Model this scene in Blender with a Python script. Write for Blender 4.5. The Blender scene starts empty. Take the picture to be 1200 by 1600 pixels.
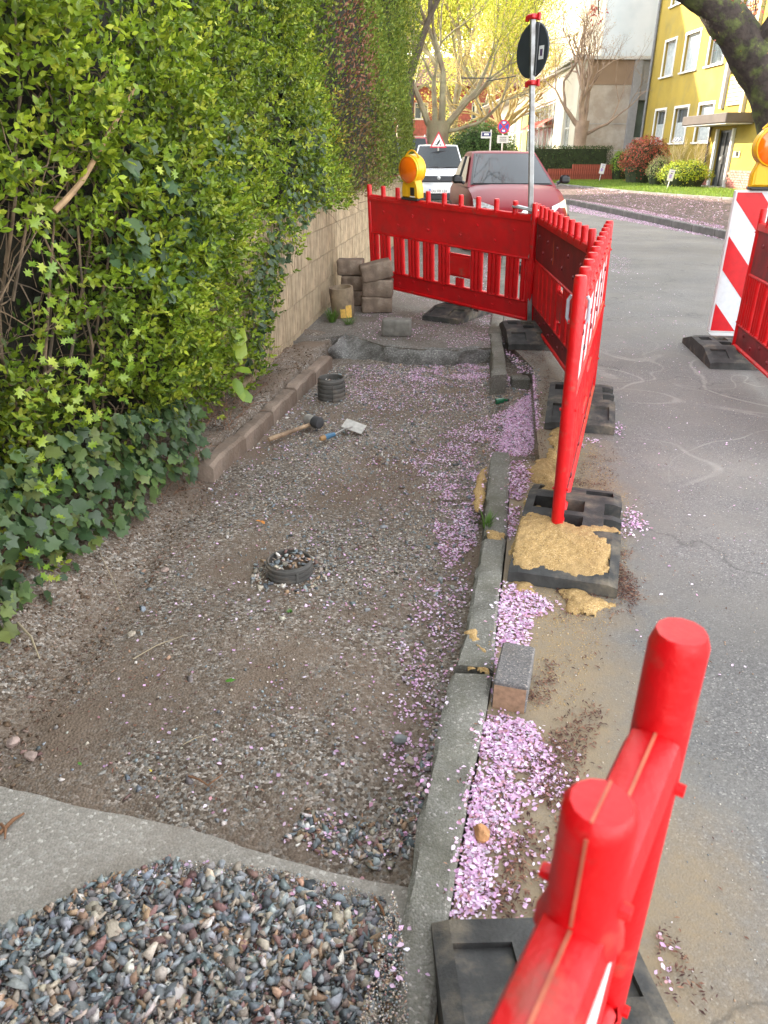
import bpy, math, random
import numpy as np
from mathutils import Vector, Matrix
from mathutils.noise import noise as mnoise
random.seed(7); RNG = np.random.default_rng(7)
PI = math.pi; R = math.radians
scene = bpy.context.scene
COL = scene.collection

# ------------------------------------------------------------------ camera, light
CF, CP, CR, CH = 1145.0, 0.456, 0.004, 1.431          # focal length (photo pixels), pitch, roll, eye height
fw = np.array([0, math.cos(CP), -math.sin(CP)]); r0 = np.array([1., 0, 0]); u0 = np.cross(r0, fw)
rv = r0*math.cos(CR)+u0*math.sin(CR); uv_ = -r0*math.sin(CR)+u0*math.cos(CR)
cd = bpy.data.cameras.new('camera'); cam = bpy.data.objects.new('camera', cd); COL.objects.link(cam)
cd.sensor_fit = 'VERTICAL'; cd.sensor_height = 24.0; cd.lens = CF/1600*24.0
cd.clip_start = 0.02; cd.clip_end = 600
M = Matrix(((rv[0], uv_[0], -fw[0], 0), (rv[1], uv_[1], -fw[1], 0), (rv[2], uv_[2], -fw[2], CH), (0, 0, 0, 1)))
cam.matrix_world = M
cd.dof.use_dof = True; cd.dof.focus_distance = 4.2; cd.dof.aperture_fstop = 6.3
scene.camera = cam

SUN_EL, SUN_AZ = R(27), math.atan2(0.50, -0.87)        # direction towards the sun (angle from +x)
sdir = Vector((math.cos(SUN_AZ)*math.cos(SUN_EL), math.sin(SUN_AZ)*math.cos(SUN_EL), math.sin(SUN_EL)))
w = bpy.data.worlds.new('World'); scene.world = w; w.use_nodes = True
nt = w.node_tree; bg = nt.nodes['Background']
sky = nt.nodes.new('ShaderNodeTexSky'); sky.sky_type = 'NISHITA'; sky.sun_disc = False
sky.sun_elevation = SUN_EL; sky.sun_rotation = PI/2-SUN_AZ
sky.air_density = 1.1; sky.dust_density = 1.4; sky.ozone_density = 1.0
hs = nt.nodes.new('ShaderNodeHueSaturation'); hs.inputs['Saturation'].default_value = .16; nt.links.new(sky.outputs[0], hs.inputs['Color'])   # thin haze: a pale, nearly white sky
nt.links.new(hs.outputs[0], bg.inputs[0]); bg.inputs[1].default_value = 0.15
sl = bpy.data.lights.new('sun', 'SUN'); sl.energy = 2.9; sl.angle = R(0.6); sl.color = (1.0, 0.86, 0.66)
so = bpy.data.objects.new('sun', sl); COL.objects.link(so); so.rotation_euler = sdir.to_track_quat('Z', 'Y').to_euler(); so.location = (-20, 20, 20)
scene.view_settings.view_transform = 'Standard'; scene.view_settings.look = 'None'
scene.view_settings.exposure = 2.97; scene.view_settings.gamma = 1.0
scene.render.engine = 'CYCLES'; scene.cycles.max_bounces = 7; scene.cycles.transparent_max_bounces = 8
scene.cycles.use_denoising = True

# photo measurement -> point in the place
def ray(px, py):
    return fw+rv*(px-600)/CF-uv_*(py-800)/CF
def G(px, py, z=0.0):
    d = ray(px, py); t = (z-CH)/d[2]; return np.array([0, 0, CH])+t*d
def Yp(px, py, Y):
    d = ray(px, py); return np.array([0, 0, CH])+d*(Y/d[1])
def PL(px, py, n, p0):
    d = ray(px, py); n = np.array(n, float); o = np.array([0, 0, CH]); t = ((np.array(p0)-o)@n)/(d@n); return o+d*t

# ------------------------------------------------------------------ materials
MATS = {}
def rgb(h):
    v = [int(h[i:i+2], 16)/255 for i in (0, 2, 4)]
    return tuple((c/12.92 if c <= .04045 else ((c+.055)/1.055)**2.4) for c in v)
def mat(name, col, rough=.6, metal=0., var=.15, scale=8., bump=0., bscale=40., spec=.5, trans=0., alpha=1., coat=0., attr=False, col2=None, c2scale=3., c2th=(.45, .6), transl=0., emis=None, det=6):
    if name in MATS: return MATS[name]
    m = bpy.data.materials.new(name); m.use_nodes = True; t = m.node_tree; N = t.nodes; L = t.links
    b = N['Principled BSDF']; b.inputs['Roughness'].default_value = rough; b.inputs['Metallic'].default_value = metal
    b.inputs['Specular IOR Level'].default_value = spec; b.inputs['Transmission Weight'].default_value = trans
    b.inputs['Coat Weight'].default_value = coat; b.inputs['Coat Roughness'].default_value = .04
    tc = N.new('ShaderNodeTexCoord')
    geo = N.new('ShaderNodeNewGeometry')
    co = geo.outputs['Position'] if attr else tc.outputs['Object']
    nz = N.new('ShaderNodeTexNoise'); nz.inputs['Scale'].default_value = scale; nz.inputs['Detail'].default_value = det; L.new(co, nz.inputs['Vector'])
    mr = N.new('ShaderNodeMapRange'); mr.inputs[1].default_value = .3; mr.inputs[2].default_value = .7; mr.inputs[3].default_value = 1-var; mr.inputs[4].default_value = 1+var
    L.new(nz.outputs['Fac'], mr.inputs[0])
    if attr:
        a = N.new('ShaderNodeAttribute'); a.attribute_name = 'Col'; base = a.outputs['Color']
    else:
        c = N.new('ShaderNodeRGB'); c.outputs[0].default_value = (*col, 1); base = c.outputs[0]
    if col2 is not None:
        n2 = N.new('ShaderNodeTexNoise'); n2.inputs['Scale'].default_value = c2scale; n2.inputs['Detail'].default_value = 8; n2.inputs['Roughness'].default_value = .65; L.new(co, n2.inputs['Vector'])
        m2 = N.new('ShaderNodeMapRange'); m2.inputs[1].default_value = c2th[0]; m2.inputs[2].default_value = c2th[1]; L.new(n2.outputs['Fac'], m2.inputs[0])
        mx = N.new('ShaderNodeMix'); mx.data_type = 'RGBA'; L.new(m2.outputs[0], mx.inputs[0]); L.new(base, mx.inputs[6]); mx.inputs[7].default_value = (*col2, 1); base = mx.outputs[2]
    vm = N.new('ShaderNodeVectorMath'); vm.operation = 'SCALE'; L.new(base, vm.inputs[0]); L.new(mr.outputs[0], vm.inputs['Scale'])
    L.new(vm.outputs[0], b.inputs['Base Color'])
    if bump > 0:
        nb = N.new('ShaderNodeTexNoise'); nb.inputs['Scale'].default_value = bscale; nb.inputs['Detail'].default_value = 5; L.new(co, nb.inputs['Vector'])
        bp = N.new('ShaderNodeBump'); bp.inputs['Strength'].default_value = min(1, bump); bp.inputs['Distance'].default_value = .4/bscale; L.new(nb.outputs['Fac'], bp.inputs['Height']); L.new(bp.outputs[0], b.inputs['Normal'])
    if emis: b.inputs['Emission Color'].default_value = (*emis[0], 1); b.inputs['Emission Strength'].default_value = emis[1]
    if transl > 0:
        tr = N.new('ShaderNodeBsdfTranslucent'); L.new(vm.outputs[0], tr.inputs[0]); ms = N.new('ShaderNodeMixShader'); ms.inputs[0].default_value = transl
        L.new(b.outputs[0], ms.inputs[1]); L.new(tr.outputs[0], ms.inputs[2]); L.new(ms.outputs[0], N['Material Output'].inputs[0])
    MATS[name] = m; return m

# ------------------------------------------------------------------ object helpers
def setp(o, label=None, cat=None, group=None, kind=None):
    if label: o['label'] = label
    if cat: o['category'] = cat
    if group: o['group'] = group
    if kind: o['kind'] = kind
    return o
def empty(name, loc=(0, 0, 0), rz=0, label=None, cat=None, group=None, mw=None):
    o = bpy.data.objects.new(name, None); COL.objects.link(o); o.empty_display_size = .1
    if mw is not None: o.matrix_world = mw
    else: o.location = loc; o.rotation_euler = (0, 0, rz)
    return setp(o, label, cat, group)
def link(name, me, m=None, parent=None, smooth=False, loc=None):
    o = bpy.data.objects.new(name, me); COL.objects.link(o)
    if m is not None and len(me.materials) == 0: me.materials.append(m)
    if parent is not None: o.parent = parent
    if loc is not None: o.location = loc
    return o
def copy_tree(o, parent=None):
    c = o.copy(); COL.objects.link(c); c.parent = parent
    for ch in list(o.children): copy_tree(ch, c)
    return c
class MB:
    def __init__(s): s.v = []; s.f = []
    def add(s, v, f):
        n = len(s.v); s.v += [tuple(p) for p in v]; s.f += [tuple(i+n for i in q) for q in f]; return s
    def box(s, c, d, rot=None, bev=0.0, taper=1.0):
        hx, hy, hz = d[0]/2, d[1]/2, d[2]/2
        if bev <= 0:
            P = [(-hx, -hy, -hz), (hx, -hy, -hz), (hx, hy, -hz), (-hx, hy, -hz)]+[(x*taper, y*taper, hz) for x, y in ((-hx, -hy), (hx, -hy), (hx, hy), (-hx, hy))]
            F = [(0, 3, 2, 1), (4, 5, 6, 7), (0, 1, 5, 4), (1, 2, 6, 5), (2, 3, 7, 6), (3, 0, 4, 7)]
        else:
            P = []; b = min(bev, hx*.9, hy*.9, hz*.9)
            for zz, ins in ((-hz, b), (-hz+b, 0), (hz-b, 0), (hz, b)):
                ix, iy = hx-ins, hy-ins; k = taper if zz > 0 else 1
                for sx, sy, e in ((-1, -1, 0), (1, -1, 1), (1, 1, 0), (-1, 1, 1)):
                    a1 = (sx*(ix-b*.0), sy*(iy-b)); a2 = (sx*(ix-b), sy*(iy))
                    if e: P += [(a2[0]*k, a2[1]*k, zz), (a1[0]*k, a1[1]*k, zz)]
                    else: P += [(a1[0]*k, a1[1]*k, zz), (a2[0]*k, a2[1]*k, zz)]
            F = [tuple(range(7, -1, -1)), tuple(range(24, 32))]
            for l in range(3):
                for i in range(8): j = (i+1) % 8; F.append((l*8+i, l*8+j, l*8+8+j, l*8+8+i))
        if rot is not None: P = [rot@Vector(p) for p in P]
        return s.add([(p[0]+c[0], p[1]+c[1], p[2]+c[2]) for p in P], F)
    def tube(s, pts, rad, n=8, cap=True, start=0.0):
        pts = [Vector(p) for p in pts]; k = len(pts)
        if not hasattr(rad, '__len__'): rad = [rad]*k
        V = []; prev = None
        for i, p in enumerate(pts):
            t = (pts[min(i+1, k-1)]-pts[max(i-1, 0)]).normalized()
            a = prev if prev is not None else (Vector((0, 0, 1)) if abs(t.z) < .9 else Vector((1, 0, 0)))
            x = (a-t*a.dot(t)); x = x.normalized() if x.length > 1e-6 else t.orthogonal().normalized(); prev = x; y = t.cross(x)
            for j in range(n):
                an = 2*PI*j/n+start; V.append(p+(x*math.cos(an)+y*math.sin(an))*rad[i])
        F = []
        for i in range(k-1):
            for j in range(n): q = (j+1) % n; F.append((i*n+j, i*n+q, i*n+n+q, i*n+n+j))
        if cap: F.append(tuple(range(n-1, -1, -1))); F.append(tuple((k-1)*n+j for j in range(n)))
        return s.add(V, F)
    def lathe(s, prof, c=(0, 0, 0), n=24, cap=False):
        V = []; F = []
        for r, z in prof:
            for j in range(n): a = 2*PI*j/n; V.append((c[0]+r*math.cos(a), c[1]+r*math.sin(a), c[2]+z))
        for i in range(len(prof)-1):
            for j in range(n): q = (j+1) % n; F.append((i*n+j, i*n+q, i*n+n+q, i*n+n+j))
        if cap: F.append(tuple((len(prof)-1)*n+j for j in range(n))); F.append(tuple(range(n-1, -1, -1)))
        return s.add(V, F)
    def prism(s, poly, z0, z1):       # poly in xy
        n = len(poly); V = [(x, y, z0) for x, y in poly]+[(x, y, z1) for x, y in poly]
        F = [tuple(range(n-1, -1, -1)), tuple(range(n, 2*n))]+[(i, (i+1) % n, n+(i+1) % n, n+i) for i in range(n)]
        return s.add(V, F)
    def mesh(s, name, smooth=False, fix=True):
        me = bpy.data.meshes.new(name); me.from_pydata(s.v, [], s.f); me.validate(); 
        if smooth:
            me.polygons.foreach_set('use_smooth', [True]*len(me.polygons))
            try: me.set_sharp_from_angle(angle=R(38))
            except Exception: pass
        me.update(); return me
    def build(s, name, m, parent=None, smooth=False, loc=None):
        return link(name, s.mesh(name, smooth), m, parent, loc=loc)
def box1(name, c, d, m, parent=None, bev=0, rot=None, taper=1.0):
    return MB().box(c, d, rot, bev, taper).build(name, m, parent)
def np_mesh(name, V, F, m, cols=None, smooth=False, parent=None):
    """V (n,3) float, F (k,3|4) int, cols (n,3) per-vertex colour"""
    me = bpy.data.meshes.new(name); k, q = F.shape
    me.vertices.add(len(V)); me.vertices.foreach_set('co', np.ascontiguousarray(V, dtype=np.float32).ravel())
    me.loops.add(k*q); me.loops.foreach_set('vertex_index', np.ascontiguousarray(F, dtype=np.int32).ravel())
    me.polygons.add(k); me.polygons.foreach_set('loop_start', np.arange(0, k*q, q, dtype=np.int32)); me.polygons.foreach_set('loop_total', np.full(k, q, dtype=np.int32))
    if smooth: me.polygons.foreach_set('use_smooth', np.ones(k, dtype=bool))
    me.update(calc_edges=True)
    if cols is not None:
        a = me.color_attributes.new('Col', 'FLOAT_COLOR', 'POINT'); c4 = np.ones((len(V), 4), dtype=np.float32); c4[:, :3] = cols; a.data.foreach_set('color', c4.ravel())
    return link(name, me, m, parent)
def frames(nrm, spin):
    """rotation matrices (n,3,3) whose columns are tangent, bitangent, normal"""
    nrm = nrm/np.linalg.norm(nrm, axis=1, keepdims=True)
    a = np.where(np.abs(nrm[:, 2:3]) < .9, np.array([[0, 0, 1.]]), np.array([[1., 0, 0]]))
    x = np.cross(a, nrm); x /= np.linalg.norm(x, axis=1, keepdims=True); y = np.cross(nrm, x)
    c, s = np.cos(spin)[:, None], np.sin(spin)[:, None]
    x2 = x*c+y*s; y2 = -x*s+y*c
    return np.stack([x2, y2, nrm], axis=2)
def cloud(name, tv, tf, pos, rot, scl, cols, m, parent=None, jitter=0., smooth=False):
    n = len(pos); k = len(tv); tv = np.asarray(tv, float); tf = np.asarray(tf, int)
    if np.ndim(scl) == 1: scl = np.repeat(np.asarray(scl)[:, None], 3, 1)
    loc = tv[None]*scl[:, None, :]
    if jitter > 0: loc = loc*(1+RNG.uniform(-jitter, jitter, (n, k, 3)))
    V = np.einsum('nij,nkj->nki', rot, loc)+pos[:, None, :]
    F = (tf[None]+(np.arange(n)*k)[:, None, None]).reshape(-1, tf.shape[1])
    return np_mesh(name, V.reshape(-1, 3), F, m, np.repeat(cols, k, 0), smooth, parent)
def palette(n, cols, w=None, jit=.12):
    cols = np.array(cols, float); i = RNG.choice(len(cols), n, p=None if w is None else np.array(w)/np.sum(w))
    return np.clip(cols[i]*(1+RNG.normal(0, jit, (n, 1)))*(1+RNG.normal(0, jit*.15, (n, 3))), .003, 1)
# templates
LEAF_V = [(0, 0, 0), (0, .5, -.07), (0, 1, -.02), (-.2, .22, .04), (-.25, .6, .05), (.2, .22, .04), (.25, .6, .05)]
LEAF_F = [(0, 1, 3), (3, 1, 4), (4, 1, 2), (0, 5, 1), (5, 6, 1), (6, 2, 1)]
QLEAF_V = [(0, 0, 0), (.28, .5, .06), (0, 1, 0), (-.28, .5, .06)]; QLEAF_F = [(0, 1, 2), (0, 2, 3)]
PET_V = [(0, -.5, 0), (.38, .05, .1), (.16, .5, .02), (-.16, .5, .02), (-.38, .05, .1), (0, 0, -.03)]
PET_F = [(5, 0, 1), (5, 1, 2), (5, 2, 3), (5, 3, 4), (5, 4, 0)]
OCT_V = [(1, 0, 0), (0, 1, 0), (-1, 0, 0), (0, -1, 0), (0, 0, 1), (0, 0, -1)]
OCT_F = [(0, 1, 4), (1, 2, 4), (2, 3, 4), (3, 0, 4), (1, 0, 5), (2, 1, 5), (3, 2, 5), (0, 3, 5)]
ph = (1+5**.5)/2
ICO_V = np.array([(-1, ph, 0), (1, ph, 0), (-1, -ph, 0), (1, -ph, 0), (0, -1, ph), (0, 1, ph), (0, -1, -ph), (0, 1, -ph), (ph, 0, -1), (ph, 0, 1), (-ph, 0, -1), (-ph, 0, 1)])/1.9
ICO_F = [(0, 11, 5), (0, 5, 1), (0, 1, 7), (0, 7, 10), (0, 10, 11), (1, 5, 9), (5, 11, 4), (11, 10, 2), (10, 7, 6), (7, 1, 8), (3, 9, 4), (3, 4, 2), (3, 2, 6), (3, 6, 8), (3, 8, 9), (4, 9, 5), (2, 4, 11), (6, 2, 10), (8, 6, 7), (9, 8, 1)]
CUB_V = [(-1, -.8, -.7), (.9, -1, -.6), (1, .8, -.8), (-.8, 1, -.6), (-.6, -.7, .8), (.8, -.5, .6), (.5, .8, .9), (-.7, .5, .6)]
CUB_F = [(0, 2, 1), (0, 3, 2), (4, 5, 6), (4, 6, 7), (0, 1, 5), (0, 5, 4), (1, 2, 6), (1, 6, 5), (2, 3, 7), (2, 7, 6), (3, 0, 4), (3, 4, 7)]
# lobed leaf (ivy / hawthorn): outline fan
def lobed(pts):
    V = [(0, .35, -.05)]+[(x, y, .05*abs(x)*2) for x, y in pts]; n = len(pts)
    return V, [(0, 1+i, 1+(i+1) % n) for i in range(n)]
IVY_V, IVY_F = lobed([(0, 0), (.22, -.08), (.5, .18), (.36, .42), (.46, .66), (.2, .72), (0, 1.05), (-.2, .72), (-.46, .66), (-.36, .42), (-.5, .18), (-.22, -.08)])
HAW_V, HAW_F = lobed([(0, 0), (.12, .2), (.42, .28), (.22, .45), (.46, .7), (.14, .68), (.16, 1.0), (0, .85), (-.16, 1.0), (-.14, .68), (-.46, .7), (-.22, .45), (-.42, .28), (-.12, .2)])
ROCKS = []
def rocktpl():
    import bmesh
    if not ROCKS:
        for k in range(8):
            rg = np.random.default_rng(40+k); P_ = rg.normal(0, 1, (6+k % 4, 3)); P_ /= np.linalg.norm(P_, axis=1, keepdims=True); P_ *= rg.uniform(.8, 1.2, (len(P_), 1)); P_ *= np.array([1.15, .85, .7])
            bm = bmesh.new(); vs = [bm.verts.new(p) for p in P_]; r_ = bmesh.ops.convex_hull(bm, input=vs); bmesh.ops.delete(bm, geom=[g for g in r_['geom_interior'] if isinstance(g, bmesh.types.BMVert)], context='VERTS') if r_['geom_interior'] else None
            bmesh.ops.triangulate(bm, faces=bm.faces[:]); bm.verts.ensure_lookup_table(); bm.verts.index_update()
            ROCKS.append((np.array([v.co[:] for v in bm.verts]), np.array([[v.index for v in f.verts] for f in bm.faces]))); bm.free()
    return ROCKS
def rocks(name, pos, rot, S, cols, m, parent=None):
    V_, F_, C_ = [], [], []; off = 0; T_ = rocktpl(); pick = RNG.integers(0, len(T_), len(pos))
    for k, (tv, tf) in enumerate(T_):
        q = np.where(pick == k)[0]; n = len(q)
        if not n: continue
        V = np.einsum('nij,nkj->nki', rot[q], tv[None]*S[q][:, None, :])+pos[q][:, None, :]; F = tf[None]+(np.arange(n)*len(tv))[:, None, None]+off
        V_.append(V.reshape(-1, 3)); F_.append(F.reshape(-1, 3)); C_.append(np.repeat(cols[q], len(tv), 0)); off += n*len(tv)
    return np_mesh(name, np.vstack(V_), np.vstack(F_), m, np.vstack(C_), False, parent)
def scatter_poly(poly, n):
    poly = np.array(poly)[:, :2]; lo, hi = poly.min(0), poly.max(0); out = np.zeros((0, 2))
    while len(out) < n:
        p = RNG.uniform(lo, hi, (n*3+10, 2)); ins = np.zeros(len(p), bool); j = len(poly)-1
        for i in range(len(poly)):
            xi, yi = poly[i]; xj, yj = poly[j]
            c = ((yi > p[:, 1]) != (yj > p[:, 1])) & (p[:, 0] < (xj-xi)*(p[:, 1]-yi)/(yj-yi+1e-12)+xi); ins ^= c; j = i
        out = np.vstack([out, p[ins]])
    return out[:n]
def area(poly):
    p = np.array(poly)[:, :2]; x, y = p[:, 0], p[:, 1]; return .5*abs(np.dot(x, np.roll(y, -1))-np.dot(y, np.roll(x, -1)))
def vnoise(x, y, s, seed=0.):
    return np.array([mnoise((a*s+seed, b*s, seed*.37)) for a, b in zip(np.ravel(x), np.ravel(y))]).reshape(np.shape(x))
def text_obj(name, s, size, m, parent, mw, depth=.001):
    cu = bpy.data.curves.new(name, 'FONT'); cu.body = s; cu.size = size; cu.extrude = depth; cu.align_x = 'CENTER'; cu.align_y = 'CENTER'; cu.materials.append(m)
    t_ = bpy.data.objects.new('t', cu); COL.objects.link(t_); bpy.context.view_layer.update(); me = bpy.data.meshes.new_from_object(t_.evaluated_get(bpy.context.evaluated_depsgraph_get())); bpy.data.objects.remove(t_)
    o = bpy.data.objects.new(name, me); COL.objects.link(o); o.parent = parent; o.matrix_local = mw; return o

# ------------------------------------------------------------------ ground shaders
def stone_shader(name, ramp, vscale, dirt, dth, dscale, bump, rough=.85, sand=None, chalk=False, fine=.25):
    m = bpy.data.materials.new(name); m.use_nodes = True; t = m.node_tree; N = t.nodes; L = t.links; b = N['Principled BSDF']
    b.inputs['Roughness'].default_value = rough; b.inputs['Specular IOR Level'].default_value = .3
    g = N.new('ShaderNodeNewGeometry'); P = g.outputs['Position']
    def mth(op, a, c=None, cl=False):
        n = N.new('ShaderNodeMath'); n.operation = op; n.use_clamp = cl
        for i, v in enumerate((a, c)):
            if v is None: continue
            if isinstance(v, (int, float)): n.inputs[i].default_value = v
            else: L.new(v, n.inputs[i])
        return n.outputs[0]
    def noise(s, d=5, rg=.55, dist=0):
        n = N.new('ShaderNodeTexNoise'); n.inputs['Scale'].default_value = s; n.inputs['Detail'].default_value = d; n.inputs['Roughness'].default_value = rg; n.inputs['Distortion'].default_value = dist; L.new(P, n.inputs['Vector']); return n.outputs['Fac']
    def mr(v, a, c, lo=0, hi=1):
        n = N.new('ShaderNodeMapRange'); n.inputs[1].default_value = a; n.inputs[2].default_value = c; n.inputs[3].default_value = lo; n.inputs[4].default_value = hi; L.new(v, n.inputs[0]); return n.outputs[0]
    def mix(f, a, c):
        n = N.new('ShaderNodeMix'); n.data_type = 'RGBA'
        for i, v in ((0, f), (6, a), (7, c)):
            if isinstance(v, tuple): n.inputs[i].default_value = (*v, 1)
            elif isinstance(v, (int, float)): n.inputs[i].default_value = v
            else: L.new(v, n.inputs[i])
        return n.outputs[2]
    v = N.new('ShaderNodeTexVoronoi'); v.inputs['Scale'].default_value = vscale; L.new(P, v.inputs['Vector'])
    sep = N.new('ShaderNodeSeparateColor'); L.new(v.outputs['Color'], sep.inputs[0])
    rp = N.new('ShaderNodeValToRGB'); L.new(sep.outputs[0], rp.inputs[0]); e = rp.color_ramp; e.interpolation = 'CONSTANT'
    e.elements[0].color = (*ramp[0][1], 1); e.elements[0].position = 0; e.elements[1].position = ramp[1][0]; e.elements[1].color = (*ramp[1][1], 1)
    for p, c in ramp[2:]: q = e.elements.new(p); q.color = (*c, 1)
    c = rp.outputs[0]
    c = mix(mr(noise(dscale, 8, .65), *dth), c, dirt)
    big = mr(noise(.9, 6, .6), .3, .7, .8, 1.2); fn = mr(noise(260, 3, .7), .25, .75, 1-fine, 1+fine)
    vm = N.new('ShaderNodeVectorMath'); vm.operation = 'SCALE'; L.new(c, vm.inputs[0]); L.new(mth('MULTIPLY', big, fn), vm.inputs['Scale']); c = vm.outputs[0]
    if sand or chalk:
        sp = N.new('ShaderNodeSeparateXYZ'); L.new(P, sp.inputs[0])
        u = mth('SUBTRACT', sp.outputs[0], mth('MULTIPLY', sp.outputs[1], .185))
        u2 = mth('ADD', u, mth('MULTIPLY', mth('SUBTRACT', noise(1.6, 7, .7), .5), 1.0))
        far = mr(sp.outputs[1], 3.2, 5.8, 1, .2)
        c = mix(mth('MULTIPLY', mth('MULTIPLY', mr(u2, .62, .30), far), mr(noise(14, 8, .75), .3, .62, .55, 1.0)), c, sand)
    if chalk:
        nA = noise(.75, 1.5, .5, .6); nB = noise(1.15, 1, .5, .9)   # thin chalky traces wandering over the asphalt
        ridge = lambda v, w_: mr(mth('ABSOLUTE', mth('SUBTRACT', v, .5)), w_, w_*.25)
        wvf = mth('MAXIMUM', ridge(nA, .012), mth('MULTIPLY', ridge(nB, .008), .8))
        a1 = mth('MULTIPLY', mr(sp.outputs[1], 2.6, 3.3), mr(sp.outputs[1], 6.6, 5.4)); a1 = mth('MULTIPLY', a1, mr(sp.outputs[0], 1.3, 1.7))
        a1 = mth('MULTIPLY', a1, mr(noise(5, 6, .7), .35, .6, .3, 1)); c = mix(mth('MULTIPLY', mth('MULTIPLY', wvf, a1), .5), c, (.4, .39, .35))
        crk = N.new('ShaderNodeTexVoronoi'); crk.feature = 'DISTANCE_TO_EDGE'; crk.inputs['Scale'].default_value = .5
        dn = N.new('ShaderNodeVectorMath'); dn.operation = 'ADD'; L.new(P, dn.inputs[0]); nn = N.new('ShaderNodeTexNoise'); nn.inputs['Scale'].default_value = 1.8; nn.inputs['Detail'].default_value = 6; L.new(P, nn.inputs['Vector']); L.new(nn.outputs['Color'], dn.inputs[1]); L.new(dn.outputs[0], crk.inputs['Vector'])
        c = mix(mth('MULTIPLY', mr(noise(.55, 5, .6), .48, .62), .22), c, (.11, .108, .105))   # older darker patches
        c = mix(mth('MULTIPLY', mr(crk.outputs['Distance'], .006, .001), .35), c, (.03, .03, .03))
    L.new(c, b.inputs['Base Color'])
    bp = N.new('ShaderNodeBump'); bp.inputs['Strength'].default_value = bump; bp.inputs['Distance'].default_value = .35/vscale
    h = mth('ADD', mr(v.outputs['Distance'], 0, .7, 1, 0), mth('MULTIPLY', noise(vscale*.7, 4), .8)); L.new(h, bp.inputs['Height']); L.new(bp.outputs[0], b.inputs['Normal'])
    MATS[name] = m; return m
M_asph = stone_shader('asphalt', [(0, (.125, .12, .115)), (.3, (.155, .15, .143)), (.6, (.178, .172, .163)), (.85, (.215, .21, .20)), (.95, (.29, .28, .26))], 210, (.19, .18, .16), (.42, .7), 2.2, .35, sand=(.27, .205, .125), chalk=True)
M_exc = stone_shader('crushed_stone_soil', [(0, (.085, .064, .047)), (.25, (.15, .118, .09)), (.45, (.20, .165, .13)), (.62, (.20, .19, .17)), (.8, (.31, .27, .225)), (.93, (.46, .41, .36))], 115, (.175, .13, .095), (.42, .62), 2.0, 1.0, fine=.4)
M_conc = stone_shader('concrete_slab', [(0, (.27, .25, .215)), (.5, (.32, .295, .255)), (.85, (.36, .34, .30)), (.96, (.48, .45, .40))], 140, (.22, .19, .155), (.5, .75), 3, .5)
M_pave = stone_shader('old_pavement', [(0, (.13, .12, .105)), (.4, (.18, .165, .145)), (.75, (.23, .21, .185)), (.93, (.36, .33, .30))], 120, (.13, .11, .088), (.45, .7), 2.2, .6)
M_far = stone_shader('far_pavement', [(0, (.065, .048, .042)), (.4, (.09, .068, .062)), (.7, (.12, .09, .085)), (.90, (.30, .19, .21))], 22, (.08, .062, .055), (.45, .7), 1.2, .5)
M_soil = mat('soil', (.11, .075, .05), .95, var=.4, scale=14, bump=1, bscale=60, col2=(.17, .12, .085), c2scale=6)
M_kerb = stone_shader('kerb_concrete', [(0, (.15, .145, .122)), (.4, (.18, .175, .15)), (.8, (.215, .205, .18)), (.95, (.32, .30, .27))], 190, (.12, .115, .085), (.45, .7), 5, .7)
M_sand = stone_shader('yellow_sand', [(0, (.37, .235, .09)), (.5, (.48, .32, .135)), (.85, (.58, .41, .20)), (.96, (.20, .13, .07))], 300, (.38, .255, .115), (.45, .7), 6, .8)
M_rubber = mat('recycled_rubber', (.055, .055, .053), .8, var=.35, scale=12, bump=.6, bscale=120, col2=(.15, .125, .09), c2scale=6, c2th=(.5, .72), spec=.3)

# ------------------------------------------------------------------ terrain
def kx(Y): return np.interp(Y, [-6, 5, 14.76, 24.57, 40, 70], [7.2, 6.8, 6.34, 5.71, 3.4, -6])
def gz(x, Y):
    d = np.asarray(x)-kx(Y); return np.where(d < 0, 0, np.minimum(.12+.045*d, .30))
def xl(Y): return np.interp(Y, [1, 1.8, 2.6, 3.55, 5.78, 6.3], [-1.12, -1.06, -1.0, -.93, -.48, -.4])   # foot of the left side
def redge(Y): return np.interp(Y, [-6, .97, 1.74, 2.62, 3.5, 3.53, 5.35, 6.4, 12, 20, 30, 45], [-1.5, .135, .325, .50, .655, .81, 1.10, 1.02, 1.95, 3.1, 4.1, 2.5-2.2])
def exz(x, Y):
    x = np.asarray(x, float); Y = np.asarray(Y, float)
    z = -.125+.016*vnoise(x, Y, 1.7)+.009*vnoise(x, Y, 6, 3)+.004*vnoise(x, Y, 25, 5)
    d = xl(Y)-x; near = np.clip((3.7-Y)/.3, 0, 1)
    rise = near*(.13*np.clip(d/.30, 0, 1)**1.2+.10*np.clip((d-.3)/.5, 0, 1))+(1-near)*np.where(d > .05, .125, 0)
    z = z+rise*(1+.3*vnoise(x, Y, 5, 9))
    z += .03*np.exp(-(((x-.45)/.35)**2+((Y-5.2)/.5)**2))          # low ridge by the slab
    z -= .02*np.exp(-((x-(redge(Y)-.28))/.10)**2)*(Y < 3.3)        # furrow along the kerb
    return z
def grid(name, x0, x1, y0, y1, st, fz, m, kind='structure', mask=None):
    xs = np.arange(x0, x1+st/2, st); ys = np.arange(y0, y1+st/2, st); X, Y = np.meshgrid(xs, ys); Z = fz(X, Y)
    V = np.stack([X, Y, Z], -1).reshape(-1, 3); nx, ny = len(xs), len(ys)
    i = (np.arange(ny-1)[:, None]*nx+np.arange(nx-1)[None]).ravel()
    F = np.stack([i, i+1, i+nx+1, i+nx], 1)
    if mask is not None: cx = V[F].mean(1); F = F[mask(cx[:, 0], cx[:, 1])]
    o = np_mesh(name, V, F, m, smooth=True); o['kind'] = kind; return o
grid('excavated_ground', -2.6, 1.3, .2, 6.6, .03, exz, M_exc)
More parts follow.
